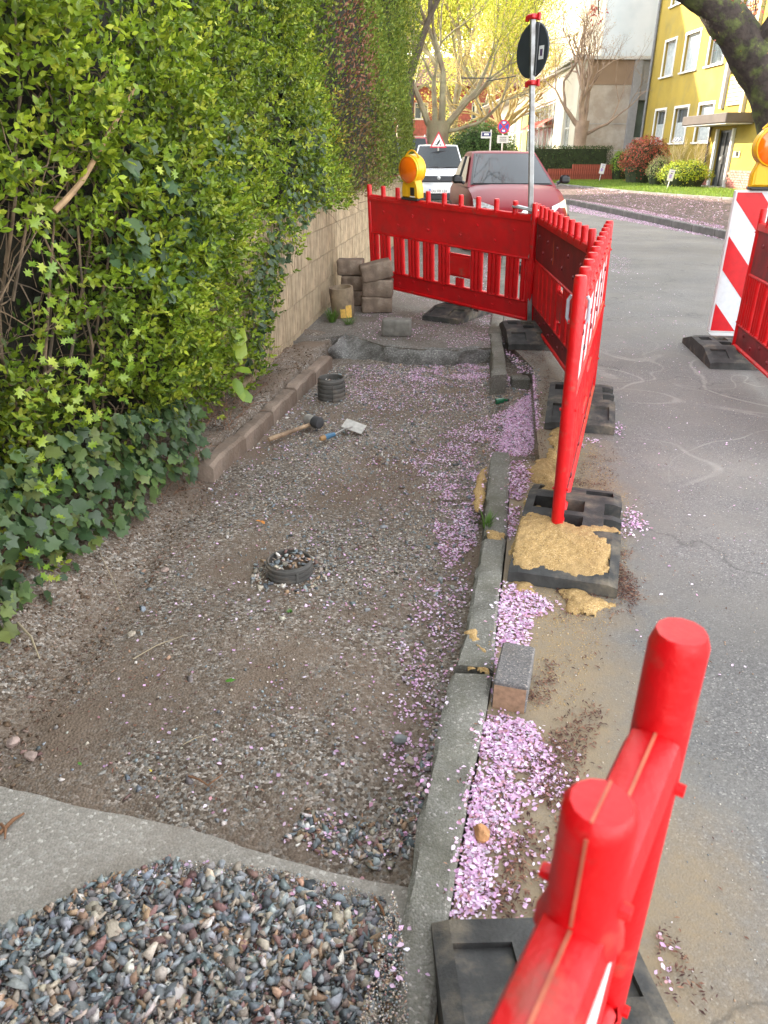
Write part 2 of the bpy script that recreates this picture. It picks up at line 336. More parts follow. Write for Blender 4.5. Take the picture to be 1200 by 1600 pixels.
def strip(name, left, right, z0, z1, m, kind='structure', zt=None):
    """closed slab between two polylines of equal length"""
    n = len(left); V = []
    for i in range(n):
        for p in (left[i], right[i]):
            zz = z1 if zt is None else zt(p[0], p[1])
            V += [(p[0], p[1], zz), (p[0], p[1], zz-(z1-z0) if zt is not None else z0)]
    F = []
    for i in range(n-1):
        a = i*4; b = a+4; F += [(a, a+2, b+2, b), (a+1, b+1, b+3, a+3), (a, b, b+1, a+1), (a+2, a+3, b+3, b+2)]
    F += [(0, 1, 3, 2), ((n-1)*4, (n-1)*4+2, (n-1)*4+3, (n-1)*4+1)]
    o = MB().add(V, F).build(name, m); o['kind'] = kind; return o
YR = [-6, .97, 1.74, 2.62, 3.5, 3.53, 4.0, 4.5, 5.0, 5.35, 6.4, 9, 12, 16, 20, 25, 30, 37, 45]
rough_edge = [(redge(y)+(.012*math.sin(y*37)+.01*math.sin(y*91) if 3.5 < y < 5.4 else 0), y) for y in YR]
strip('road', rough_edge, [(kx(y), y) for y in YR], -.16, 0, M_asph)
strip('road_far', [(kx(y)-5.5, y) for y in (45, 55, 70)], [(kx(y), y) for y in (45, 55, 70)], -.16, 0, M_asph)
# pavement beyond the broken edge
PE = [G(512, 548, 0), G(539, 523, .0), G(571, 531, .0), G(600, 540, .0), G(652, 545, .0), G(715, 546, .0), G(768, 543, .0)]
def wallx(Y): return -.78+(Y-6.09)*.1273
pv = MB(); top = [(wallx(6.0)-.1, 6.06)]+[(p[0], p[1]) for p in PE[1:]]
back = [(wallx(6.9)-.1, 6.9)]+[(wallx(6.9)+(redge(6.9)-.12-wallx(6.9))*k/6, 6.9) for k in range(1, 7)]
strip('pavement', [(p[0], p[1]) for p in top], back, -.13, 0, M_pave)
o = strip('pavement_rear', [(wallx(y)-.2, y) for y in (6.9, 12, 20, 30, 40)], [(redge(y)-.125, y) for y in (6.9, 12, 20, 30, 40)], -.13, 0, M_pave)
# broken asphalt layer leaning at the cut edge
bp_ = [np.array([p[0], p[1], .004]) for p in PE]
bl_ = [G(516, 560, -.14), G(545, 564, -.14), G(580, 567, -.14), G(612, 570, -.14), G(660, 575, -.14), G(715, 574, -.14), G(764, 569, -.14)]
mb = MB(); V = []; F = []
def lerpL(L, k): 
    f = k*(len(L)-1); i = min(int(f), len(L)-2); return L[i]+(L[i+1]-L[i])*(f-i)
nn_ = 60; rows = 7
for j in range(rows):
    for i in range(nn_):
        a = lerpL(bp_, i/(nn_-1)); b = lerpL(bl_, i/(nn_-1)); t = j/(rows-1); p = a+(b-a)*t
        p = p+np.array([0, .02 if j == 0 else 0, 0])
        ns = mnoise((p[0]*9, p[1]*9, p[2]*20)); p = p+np.array([0, -.02*ns*(1 if 0 < j else 0)-.012*math.sin(t*PI), .016*ns+.012*math.sin(t*PI)])
        V.append(tuple(p))
for j in range(rows-1):
    for i in range(nn_-1): F.append((j*nn_+i, (j+1)*nn_+i, (j+1)*nn_+i+1, j*nn_+i+1))
M_edge = stone_shader('broken_edge', [(0, (.16, .155, .145)), (.4, (.22, .215, .20)), (.8, (.28, .275, .255)), (.95, (.38, .37, .34))], 110, (.075, .07, .06), (.5, .68), 3.5, 1.0)
setp(mb.add(V, F).build('broken_pavement_edge', M_edge, smooth=True), 'jagged grey broken edge of the old pavement beyond the gravel', 'pavement edge')
# near concrete slab
S = [G(-420, 1150, -.07), G(0, 1224, -.07), G(150, 1262, -.07), G(300, 1295, -.07), G(430, 1335, -.07), G(560, 1372, -.07), G(660, 1392, -.07)]
poly = [(p[0], p[1]) for p in S]; poly = [(a+.006*math.sin(i*3.1), b+.006*math.cos(i*2.3)) for i, (a, b) in enumerate(poly)]
xs_ = np.linspace(poly[0][0], poly[-1][0], 60); ys_ = np.interp(xs_, [p[0] for p in poly], [p[1] for p in poly])
fr = [(x, y+.008*mnoise((x*12, y*12, 0))) for x, y in zip(xs_, ys_)]
strip('concrete_slab', fr, [(x, -1.5) for x, y in fr], -.16, -.075, M_conc)
# wide earth sheet under everything
def sheet(name, pts, m, kind='structure'):
    n = len(pts); return setp(MB().add(pts, [tuple(range(n))]).build(name, m), kind=kind)
M_turf = mat('turf', (.055, .10, .018), .9, var=.35, scale=3, bump=.6, bscale=60, col2=(.09, .13, .03), c2scale=5)
sheet('ground', [(-250, -60, -.2), (250, -60, -.2), (250, 330, -.2), (-250, 330, -.2)], M_soil)
# soil under the hedge and behind the wall
grid('soil_bank', -8, -1.2, -1, 40, .35, lambda X, Y: np.where(X > wallx(np.maximum(Y, 6))-.12, -.19, .02+.05*vnoise(X, Y, 1.3)), M_soil, mask=lambda x, y: ((x < -2.4) & (y < 6.2)) | ((y >= 6.2) & (x < wallx(y)-.45)))
# far side of the road
ky = [-6, 0, 5, 10, 14.76, 20, 24.57, 30, 36, 44, 55, 70]
def mid(y, d): return (float(kx(y))+d, y)
# grass edge line (measured)
ge = [(13.5, 5), (12, 14), (9.59, 22.2), (8.41, 26.4), (7.98, 28.7), (7.34, 32.5), (6.6, 36.5), (5.4, 41)]
gxe = lambda y: float(np.interp(y, [p[1] for p in ge], [p[0] for p in ge]))
Yg = [-6, 0, 5, 10, 14.76, 18, 20, 22.2, 24.57, 26.4, 28.7, 32.5, 36.5, 41, 50, 70]
strip('far_pavement', [(float(kx(y))+.14, y) for y in Yg], [(max(gxe(y), kx(y)+.5) if y > 4 else kx(y)+6.5, y) for y in Yg], 0, .12, M_far, zt=lambda x, y: float(gz(max(x, kx(y)+.01), y))-.004)
strip('lawn', [(gxe(y)+.08, y) for y in (14, 18, 22.2, 26.4, 28.7, 32.5, 36.5, 37.3)], [(13.5, y) for y in (14, 18, 22.2, 26.4, 28.7, 32.5, 36.5, 37.3)], 0, .12, M_turf, zt=lambda x, y: float(gz(x, y))+.02)
strip('garden_ground', [(gxe(y)+.0, y) for y in (37.3, 41, 50, 70)], [(60, y) for y in (37.3, 41, 50, 70)], 0, .12, M_turf, zt=lambda x, y: .29)
M_kerbf = mat('far_kerb', (.12, .115, .11), .8, var=.3, scale=4, bump=.4, bscale=50)
def kerbrow(name, fx, ys, wdt, h, z0, label, m, grp, L=1.0):
    y = ys[0]; first = True
    while y < ys[1]:
        y2 = y+L; a = np.array([fx(y), y]); b = np.array([fx(y2), y2]); c = (a+b)/2; d = b-a; ang = math.atan2(d[1], d[0]); ln = np.linalg.norm(d)
        zz = z0(c[0], c[1]) if callable(z0) else z0
        o = box1('kerbstone', (0, 0, 0), (ln-.008, wdt, h), m, bev=.012); o.location = (c[0], c[1], zz); o.rotation_euler = (random.uniform(-.01, .01), random.uniform(-.004, .004), ang)
        setp(o, label, 'kerbstone', grp); y = y2
kerbrow('kerbstone', lambda y: float(kx(y))+.07, (9, 44), .14, .28, .0, 'dark low kerbstone along the far side of the road where pink petals gather', M_kerbf, 'kerbstones along the far side of the road')
kerbrow('kerbstone', lambda y: gxe(y)+.02, (20.5, 37), .07, .2, lambda x, y: float(gz(x, y))-.045, 'thin dark edging stone between the pavement and the front lawn', M_kerbf, 'edging stones of the front lawn')

# ------------------------------------------------------------------ kerb by the dug out strip
def kerbstone(pts_l, pts_r, ztop, zbot, label, n=26, m=None, farh=None):
    """block whose top is bounded by two measured edges (world xy)"""
    V = []; F = []; L_ = [np.array(p[:2]) for p in pts_l]; R_ = [np.array(p[:2]) for p in pts_r]; b = .010
    for i in range(n+1):
        k = i/n; a = lerpL(L_, k); c = lerpL(R_, k); u = (c-a)/np.linalg.norm(c-a); e = 0 if 0 < i < n else b
        wob = [.011*mnoise((a[0]*15+q, a[1]*15, 1.3*q)) for q in range(4)]
        z = ztop+.007*mnoise((a[0]*8, a[1]*8, 4)); sl_ = (.5-k)*0
        for q, (p, zz) in enumerate(((a-u*.012, zbot), (a+u*wob[0], z-b-e), (a+u*(b+abs(wob[1])), z-e*.7), (c-u*(b+abs(wob[2])), z-e*.7), (c+u*wob[3]*.5, z-b-e), (c, zbot))): V.append((p[0], p[1], zz))
    for i in range(n):
        for q in range(5): F.append((i*6+q, i*6+q+1, i*6+7+q, i*6+6+q)[::-1])
    F += [tuple(range(6)), tuple(n*6+q for q in range(5, -1, -1))]
    o = MB().add(V, F).build('kerbstone', m or M_kerb, smooth=True); setp(o, label, 'kerbstone', 'kerbstones along the dug out strip'); return o
zk = .03
kerbstone([G(600, 1650, zk), G(628, 1440, zk), G(660, 1250, zk), G(706, 1050, zk)], [G(672, 1650, zk), G(700, 1440, zk), G(732, 1240, zk), G(770, 1052, zk)], zk, -.16, 'long grey kerbstone nearest the camera beside the foreground gravel')
kerbstone([G(710, 1035, zk), G(728, 990, zk), G(742, 900, zk), G(754, 840, zk)], [G(771, 1042, zk), G(777, 960, zk), G(783, 900, zk), G(791, 838, zk)], zk, -.16, 'middle grey kerbstone with pale scratches and two yellow sand stains')
kerbstone([G(757, 832, zk), G(761, 770, zk), G(768, 704, zk)], [G(792, 832, zk), G(795, 770, zk), G(797, 705, zk)], zk, -.16, 'dark kerbstone with a grass tuft at its near end and sand on its left')
kerbstone([G(768, 585, zk), G(770, 560, zk), G(766, 520, zk)], [G(792, 583, zk), G(789, 560, zk), G(783, 520, zk)], zk, -.16, 'weathered kerbstone standing open ended at the far side of the gap')
for i, (ya, yb) in enumerate(((6.42, 7.4), (7.41, 8.4), (8.41, 9.4), (9.41, 10.4), (10.41, 11.4), (11.41, 12.4))):
    kerbstone([(redge(ya)-.12, ya), (redge(yb)-.12, yb)], [(redge(ya)-.005, ya), (redge(yb)-.005, yb)], .02, -.1, 'kerbstone %s the back of the red barriers' % ['just before', 'just behind', 'second behind', 'third behind', 'fourth behind', 'fifth behind'][i])
# concrete blocks left in the gap (visible at px 815,600)
setp(box1('concrete_block', tuple(G(812, 600, -.1))[:2]+(-.09,), (.13, .10, .09), M_kerb, bev=.008), 'small dark concrete block standing in the gap beside the open kerb end', 'block')
# sand on kerb joints / behind
def blob(name, c, rx, ry, h, m, rz=0, n=22, seed=1., label=None, cat=None, group=None, kind=None, rough=.25):
    V = []; F = []; rings = 7
    for i in range(rings+1):
        rr = i/rings
        for j in range(n):
            a = 2*PI*j/n; q = rr*(1+rough*mnoise((math.cos(a)*1.5+seed, math.sin(a)*1.5, seed*.7)))
            x, y = rx*q*math.cos(a), ry*q*math.sin(a); z = h*(1-rr**2.2)+.25*h*mnoise((x*25+seed, y*25, 0))*(1-rr)-(.01 if i == rings else 0)
            V.append((x*math.cos(rz)-y*math.sin(rz), x*math.sin(rz)+y*math.cos(rz), z))
    for i in range(rings):
        for j in range(n): q = (j+1) % n; F.append((i*n+j, (i+1)*n+j, (i+1)*n+q, i*n+q))
    o = MB().add(V, F).build(name, m, smooth=True, loc=tuple(c)); return setp(o, label, cat, group, kind)
def rock(name, c, s, m, label, cat='stone', group=None, rz=0, seed=1., n=3, squash=(1, 1, 1)):
    import bmesh
    bm = bmesh.new(); bmesh.ops.create_icosphere(bm, subdivisions=n, radius=1)
    dirs = [Vector((mnoise((seed+i, 1.1, .3)), mnoise((2.2, seed+i, .7)), mnoise((.4, 3.3, seed+i)))).normalized() for i in range(9)]
    for v in bm.verts:
        d = v.co.normalized(); r_ = 1.0
        for k_, q in enumerate(dirs):
            dp = d.dot(q)
            if dp > .55: r_ = min(r_, (.62+.05*(k_ % 3))/dp)
        v.co = Vector((d.x*squash[0], d.y*squash[1], d.z*squash[2]))*(r_*s*(1+.06*mnoise(d*4+Vector((seed, 0, 0)))))
    me = bpy.data.meshes.new(name); bm.to_mesh(me); bm.free(); o = link(name, me, m); o.location = c; o.rotation_euler = (0, 0, rz); return setp(o, label, cat, group)

# ------------------------------------------------------------------ edging stones and block wall on the left
M_edging = mat('pinkish_concrete', (.25, .19, .145), .95, var=.35, scale=14, bump=1, bscale=50, col2=(.14, .10, .072), c2scale=7, c2th=(.42, .6))
E0 = np.array([-.93, 3.50]); E1 = np.array([-.46, 5.80]); ne = 5; lab = ['nearest, half buried in soil below the ivy', 'beside the bare hedge twigs', 'level with the wooden hammer handle', 'beside the far black pipe stub', 'farthest, touching the broken pavement edge']
for i in range(ne):
    a = E0+(E1-E0)*i/ne; b = E0+(E1-E0)*(i+1)/ne; c = (a+b)/2; ang = math.atan2(*(b-a)[::-1])
    mb = MB(); L_ = np.linalg.norm(b-a)-.01; n = 10; V = []; F = []
    for k in range(n+1):
        x = -L_/2+L_*k/n
        for q, (y, z) in enumerate(((-.04, -.1), (-.045, .06), (-.03, .075), (.03, .075), (.045, .06), (.04, -.1))):
            wv = .008*mnoise((x*14+i*5, q*1.7, i)); V.append((x, y+wv, z+(wv if 0 < q < 5 else 0)-(.012 if k in (0, n) and 0 < q < 5 else 0)))
    for k in range(n):
        for q in range(5): F.append((k*6+q, k*6+6+q, k*6+7+q, k*6+q+1))
    F += [tuple(range(6)), tuple(n*6+q for q in range(5, -1, -1))]
    o = mb.add(V, F).build('edging_stone', M_edging, smooth=True); o.location = (c[0], c[1], -.088+random.uniform(-.012, .008)); o.rotation_euler = (random.uniform(-.04, .04), 0, ang)
    setp(o, 'pinkish low edging stone, '+lab[i], 'edging stone', 'edging stones along the foot of the hedge')
M_block = mat('ribbed_block', (.44, .345, .225), .9, var=.3, scale=5, bump=.9, bscale=90, col2=(.23, .165, .11), c2scale=2.2, c2th=(.5, .72))
wall = empty('block_wall', (wallx(5.2), 5.2, 0), math.atan2(1, .1273), 'low tan block wall with vertical ribs under the far hedge', 'wall')
def ribblock(L_, H_, D_, seed):
    rb = .031; n = int(L_/rb); V = []; F = []; q = 0; rr = random.Random(seed)
    prof = []
    for i in range(n):
        x = i*rb; dd = .006+rr.uniform(-.002, .004); prof += [(x+.004, 0.018), (x+.008, -dd), (x+rb-.008, -dd), (x+rb-.004, .018)]
    prof = [(0, .018)]+prof+[(n*rb, .018)]
    rows = 4
    for j in range(rows):
        z = .004+(H_-.008)*j/(rows-1)
        for x, y in prof: V.append((x, y+(.003*mnoise((x*30, z*30, seed)) if j else 0), z))
    k = len(prof)
    for j in range(rows-1):
        for i in range(k-1): F.append((j*k+i, j*k+i+1, (j+1)*k+i+1, (j+1)*k+i))
    a, b = len(V), len(V)+1; V += [(0, D_, .004), (n*rb, D_, .004), (0, D_, H_-.004), (n*rb, D_, H_-.004)]
    F += [tuple(range((rows-1)*k, rows*k))+(a+3, a+2), (a, a+2, (rows-1)*k, 0), (a+1, k-1, rows*k-1, a+3), (a+1, a+3, a+2, a)]
    mb = MB(); mb.add(V, F); return mb.mesh('block')
BL, BH = .499, .245
bms = [ribblock(.495, BH, .2, s) for s in range(3)]
for r_ in range(5):
    for i in range(-1, 22):
        o = link('block', bms[(i*7+r_*3) % 3], M_block, wall, loc=(i*BL+(.25 if r_ % 2 else 0), .0, -.2+r_*BH))

# ------------------------------------------------------------------ barriers
M_red = mat('red_plastic', (.60, .003, .006), .42, var=.16, scale=7, bump=.25, bscale=45, spec=.45, col2=(.36, .05, .035), c2scale=13, c2th=(.55, .68))
M_reddull = mat('worn_red_foil', (.22, .008, .014), .5, var=.3, scale=6, bump=.15, bscale=60, col2=(.13, .008, .012), c2scale=4)
M_redmid = mat('red_foil', (.58, .003, .008), .45, var=.14, scale=5, bump=.1, bscale=25, col2=(.44, .012, .014), c2scale=7, c2th=(.5, .7))
M_white = mat('white_foil', (.78, .78, .76), .35, var=.08, scale=9, col2=(.5, .48, .43), c2scale=7, c2th=(.6, .8))
M_peel = mat('peeled_orange_edge', (.75, .16, .05), .6, var=.4, scale=30)
M_galv = mat('galvanised_steel', (.48, .49, .49), .35, metal=.85, var=.2, scale=20)
M_black = mat('black_plastic', (.018, .018, .019), .45, var=.2, scale=10)
M_seam = mat('mould_seam', (.48, .13, .07), .7, var=.3, scale=30)
cache = {}
def cm(key, fn):
    if key not in cache: cache[key] = fn()
    return cache[key]
PH, PLn = .996, 2.013
def barrier(mw, label, inner=M_redmid, foil=True, seam=False, flip=False):
    """local x along the panel, z up, +y = inner face; teeth every 0.2 m"""
    root = empty('barrier_panel', mw=mw, label=label, cat='barrier', group='red plastic barrier panels')
    def P(name, key, fn, m, loc=(0, 0, 0), par=root, sm=True):
        return link(name, cm(key, lambda: fn().mesh(name, sm)), None, par, loc=loc) if len(cm(key, lambda: fn().mesh(name, sm)).materials) else link(name, cm(key, lambda: fn().mesh(name, sm)), m, par, loc=loc)
    pitch = PLn/10
    def post():
        m = MB(); m.tube([(0, 0, -.05), (0, 0, 0), (0, 0, .5), (0, 0, PH-.012), (0, 0, PH)], [.018, .024, .025, .0235, .0195], 12, start=PI/12)
        for z in (.2, .52, .84): m.tube([(-.0, -.030, z), (0, .030, z)], .006, 6)
        return m
    for x in (0, PLn): P('post', 'post', post, M_red, (x, 0, 0))
    def peg():
        m = MB(); m.tube([(0, 0, -.02), (0, 0, 0), (0, 0, .075), (0, 0, .084), (0, 0, .089)], [.029, .0235, .0225, .022, .018], 14, start=PI/14)
        for s in (-1, 1): m.tube([(0, s*.018, .012), (0, s*.029, .012)], [.0065, .005], 8)
        return m
    for i in range(1, 10): P('peg', 'peg', peg, M_red, (i*pitch, 0, PH-.089))
    def rail():
        m = MB(); n = 20; pts = [(.02+(PLn-.04)*i/n, 0) for i in range(n+1)]
        # top rail: rounded box section
        sec = [(-.021, -.03), (-.024, .0), (-.019, .018), (-.006, .024), (.006, .024), (.019, .018), (.024, .0), (.021, -.03)]
        V = [(x, y, z) for x, _ in pts for y, z in sec]; k = len(sec); F = []
        for i in range(n):
            for q in range(k): F.append((i*k+q, i*k+(q+1) % k, (i+1)*k+(q+1) % k, (i+1)*k+q))
        return m.add(V, F)
    P('top_rail', 'rail', rail, M_red, (0, 0, PH-.112))
    def band():
        m = MB(); m.box((PLn/2, 0, 0), (PLn-.05, .018, .30), bev=.003)
        for i in range(1, 10):
            for s in (-1, 1):
                z = .055 if i % 2 else -.05; m.tube([(i*pitch, s*.008, z), (i*pitch, s*.017, z), (i*pitch, s*.019, z)], [.015, .012, .001], 12)
        return m
    bz = PH-.112-.178
    bd = P('board', 'band'+inner.name, band, inner, (0, 0, bz))
    def lip(): return MB().box((PLn/2, 0, 0), (PLn-.05, .042, .02), bev=.006)
    P('rail_lip', 'lip', lip, M_red, (0, 0, bz-.157)); P('rail_lip', 'lip', lip, M_red, (0, 0, .185)); 
    def brail(): return MB().box((PLn/2, 0, 0), (PLn-.04, .046, .03), bev=.009)
    P('bottom_rail', 'brail', brail, M_red, (0, 0, .028))
    def kick():
        m = MB(); m.box((PLn/2, 0, 0), (PLn-.05, .018, .15), bev=.003)
        for i in range(1, 10, 1):
            for s in (-1, 1):
                z = .03 if i % 2 else -.02; m.tube([(i*pitch, s*.008, z), (i*pitch, s*.017, z), (i*pitch, s*.019, z)], [.015, .012, .001], 12)
        return m
    P('kick_board', 'kick'+inner.name, kick, inner, (0, 0, .11))
    zt, zb2 = bz-.162, .19; hs = zt-zb2
    def slat():
        m = MB()
        for dx in (-.046, 0, .046): m.tube([(dx, 0, 0), (dx, 0, hs)], [.0235, .0235], 10, cap=False, start=PI/10)
        return m
    def hslat():
        m = MB()
        for dx in (-.026, 0.026): m.tube([(dx, 0, 0), (dx, 0, hs)], [.0235, .0235], 10, cap=False, start=PI/10)
        return m
    def sslat():
        m = MB()
        for dx in (-.03, 0, .03): m.tube([(dx, 0, 0), (dx, 0, .075)], [.019, .019], 10, cap=False)
        return m
    for x in (.055, PLn-.055): P('slat', 'hslat', hslat, M_red, (x, 0, zb2))
    for i in range(1, 10):
        if i == 4: continue
        P('slat', 'slat', slat, M_red, (i*pitch if i not in (3, 5) else i*pitch+(.0 if i == 3 else -.0), 0, zb2))
    P('name_plate', 'nplate', lambda: MB().box((0, 0, 0), (.25, .02, .185), bev=.006).box((0, -.012, -.098), (.27, .03, .014), bev=.004).box((0, -.012, .098), (.27, .03, .012), bev=.004), M_red, (4*pitch, 0, zb2+.19))
    P('slat', 'sslat', sslat, M_red, (4*pitch, 0, zb2))
    if foil:   # retro-reflective sheet on the road side, red and white diagonals
        y = -.011; h = .284; x = .05; i = 0; wd = .155
        while x < PLn-.1:
            x2 = min(x+wd, PLn-.05); s = .13
            m = MB(); a = [(x, -h/2), (x2, -h/2), (min(x2+s, PLn-.04), h/2), (min(x+s, PLn-.04), h/2)]
            if i == 0: a = [(.03, -h/2), (x2, -h/2), (x2+s, h/2), (.03, h/2)]
            V = [(p, y, z) for p, z in a]+[(p, y+.003, z) for p, z in a]
            m.add(V, [(0, 1, 2, 3), (7, 6, 5, 4), (0, 4, 5, 1), (1, 5, 6, 2), (2, 6, 7, 3), (3, 7, 4, 0)])
            m.build('foil_stripe', M_white if i % 2 else M_redmid, bd)
            x = x2; i += 1
    if seam:
        m = MB(); m.box((PLn/2, 0, PH-.0875), (PLn-.03, .0025, .0016))
        for i in range(1, 10): m.box((i*pitch, 0, PH+.0006), (.036, .0016, .0012)); 
        for i in range(1, 10):
            m.box((i*pitch-.0238, 0, PH-.045), (.0012, .0018, .075)); m.box((i*pitch+.0238, 0, PH-.045), (.0012, .0018, .075))
        m.build('mould_seam', M_seam, root)
    return root
def pmat(x, y, z0, z1, ang, lean, rev=False):
    d = Vector((math.cos(ang), math.sin(ang), (z1-z0)/PLn)).normalized(); n = Vector((-math.sin(ang), math.cos(ang), 0))
    up = n.cross(d); up = up if up.z > 0 else -up
    up = (up*math.cos(lean)+n*math.sin(lean)).normalized()
    o = Vector((x, y, z0))
    if rev: o = o+d*PLn; d = -d
    yy = up.cross(d).normalized()
    return Matrix(((d.x, yy.x, up.x, o.x), (d.y, yy.y, up.y, o.y), (d.z, yy.z, up.z, o.z), (0, 0, 0, 1)))
# P1: inner face must look towards -y (camera)
b1 = barrier(pmat(1.276, 6.623, .073, .155, R(133.93), .097), 'bright red barrier panel across the far end, carrying the flashing lamp')
b2 = barrier(pmat(1.326, 6.615, .057, .04, R(-91.7), -.049, rev=True), 'dirty dark red barrier panel with a peeled streak, running towards the camera', inner=M_reddull)
b3 = barrier(pmat(.687, 2.591, .064, .09, R(72.1), .019), 'red barrier panel seen end on, its near post standing in the sandy foot plate', inner=M_reddull)
T1 = G(1065, 988, 1.092); T2 = G(945, 1243, 1.092); dfg = math.atan2(T1[1]-T2[1], T1[0]-T2[0])
b4 = barrier(pmat(T1[0]-PLn*math.cos(dfg), T1[1]-PLn*math.sin(dfg), .097, .097, dfg, 0), 'out of focus red barrier panel in the right foreground with a pale mould seam', seam=True)
A5 = G(1148, 541, .10); B5 = G(1200, 588, .10); d5 = math.atan2(B5[1]-A5[1], B5[0]-A5[0])
b5 = barrier(pmat(A5[0], A5[1], .085, .085, d5, .0, rev=True), 'red barrier panel at the right edge beside the striped beacon', inner=M_reddull)
def pn(root, name, m, fn): fn(MB()).build(name, m, root)
# peeled streak on second panel and end hooks of the third
pm = MB(); q = [(a+.5, b) for a, b in ((.33, .63), (.36, .63), (.368, .70), (.352, .82), (.34, .78), (.35, .70))]
pm.add([(PLn-x, s*.0108, z) for s in (1,) for x, z in q], [tuple(range(6))]).add([(PLn-x, -.0108, z) for x, z in q], [tuple(range(6))]); pm.build('peeled_streak', M_peel, b2)
pm = MB(); q = [(1.42, .60), (1.45, .58), (1.47, .68), (1.445, .8), (1.425, .74)]; pm.add([(PLn-x-.3, .0108, z) for x, z in q], [tuple(range(5))]).add([(PLn-x-.3, -.0108, z) for x, z in q], [tuple(range(5))]).build('peeled_streak', M_peel, b5)
M_hook = mat('grey_hook', (.42, .45, .50), .5, var=.1)
for s in (-1, 1):
    MB().tube([(.02, s*.026, .925), (.02, s*.036, .91), (.02, s*.036, .85), (.02, s*.026, .83)], .0065, 8).build('hook', M_hook, b3, smooth=True)

# ------------------------------------------------------------------ foot plates
def cells(xs, ys, hf, base=0.0):
    """raised plate: hf(i,j,x,y) -> height of that cell's corner; walls between cells of different height"""
    V = []; F = []; nx, ny = len(xs)-1, len(ys)-1; top = {}
    for i in range(nx):
        for j in range(ny):
            c = [(xs[i], ys[j]), (xs[i+1], ys[j]), (xs[i+1], ys[j+1]), (xs[i], ys[j+1])]; k = len(V)
            for x, y in c: V.append((x, y, hf(i, j, x, y)))
            F.append((k, k+1, k+2, k+3)); top[i, j] = k
    def wallq(a, b, c, d): F.append((a, b, c, d))
    for i in range(nx):
        for j in range(ny):
            k = top[i, j]
            if i+1 < nx: m = top[i+1, j]; wallq(k+1, m, m+3, k+2)
            if j+1 < ny: m = top[i, j+1]; wallq(k+2, k+3, m, m+1)
            for cond, a, b in ((i == 0, 3, 0), (i == nx-1, 1, 2), (j == 0, 0, 1), (j == ny-1, 2, 3)):
                if cond:
                    n = len(V); V.append((*V[k+b][:2], base)); V.append((*V[k+a][:2], base)); F.append((k+a, n+1, n, k+b))
    return MB().add(V, F)
FXS = [-.195, -.16, -.125, -.075, -.045, -.012, .012, .045, .075, .125, .16, .195]
FYS = [-.42, -.40, -.36, -.23, -.19, -.13, -.045, -.02, .02, .045, .13, .19, .23, .36, .40, .42]
def foot_h(i, j, x, y):
    a = abs(y); h = .115 if a <= .19 else (.115-(a-.19)/.21*.062 if a <= .40 else .048)
    w_ = abs(x)
    cx, cy = (FXS[i]+FXS[i+1])/2, (FYS[j]+FYS[j+1])/2
    if w_ > .18: h -= .010
    if .23 < abs(cy) < .36 and (.045 < abs(cx) < .16): h -= .016
    if abs(cx) < .045 and .02 < abs(cy) < .13: h = .03
    if .125 < cx < .195 and .02 < abs(cy) < .13: h -= .05
    if -.16 < cx < -.075 and .02 < cy < .13: h = .03
    return max(h, .02)
footmesh = cells(FXS, FYS, foot_h).mesh('foot_plate', False)
def foot(x, y, ang, label, z=.002, sc=1.0, tilt=0):
    me = footmesh; o = bpy.data.objects.new('foot_plate', me); COL.objects.link(o)
    if not me.materials: me.materials.append(M_rubber)
    o.location = (x, y, z); o.rotation_euler = (tilt, 0, ang); o.scale = (sc, sc, 1)
    bv = o.modifiers.new('bevel', 'BEVEL'); bv.width = .0025; bv.segments = 1; bv.limit_method = 'ANGLE'
    return setp(o, label, 'foot plate', 'rubber foot plates of the barriers')
def footat(nl, nr, heading, label, ln=.84, z=.002):
    a = np.array(nl); b = np.array(nr); c = (a+b)/2; h = np.array(heading, float); h /= np.linalg.norm(h); p = c+h*ln/2
    return foot(p[0], p[1], math.atan2(-h[0], h[1]), label, z)
f1 = footat((1.0, 5.90), (1.39, 5.88), (.05, 1), 'dark rubber foot plate where two panels meet and the sign pole stands')
f2 = footat((.92, 4.0), (1.30, 3.92), (.22, .9), 'grey rubber foot plate half hidden by the end-on red panel')
f3 = footat((.46, 2.33), (.83, 2.22), (.27, .9), 'large rubber foot plate heaped with yellow sand under the tall red post')
f4 = footat((.36, 6.86), (.70, 7.08), (-.60, .75) if False else (.52, .80), 'black rubber foot plate lying free on the old pavement before the far panel', .80)
f5 = footat((2.41, 5.34), (2.79, 5.31), (.12, 1), 'grey rubber foot plate holding the red and white striped beacon')
f6 = footat((.13, .155), (.505, .135), (-.03, 1), 'black rubber foot plate in the foreground under the blurred red panel', .80)
f7 = foot(1.95, 10.2, .2, 'black rubber foot plate seen through the slats in front of the red car')
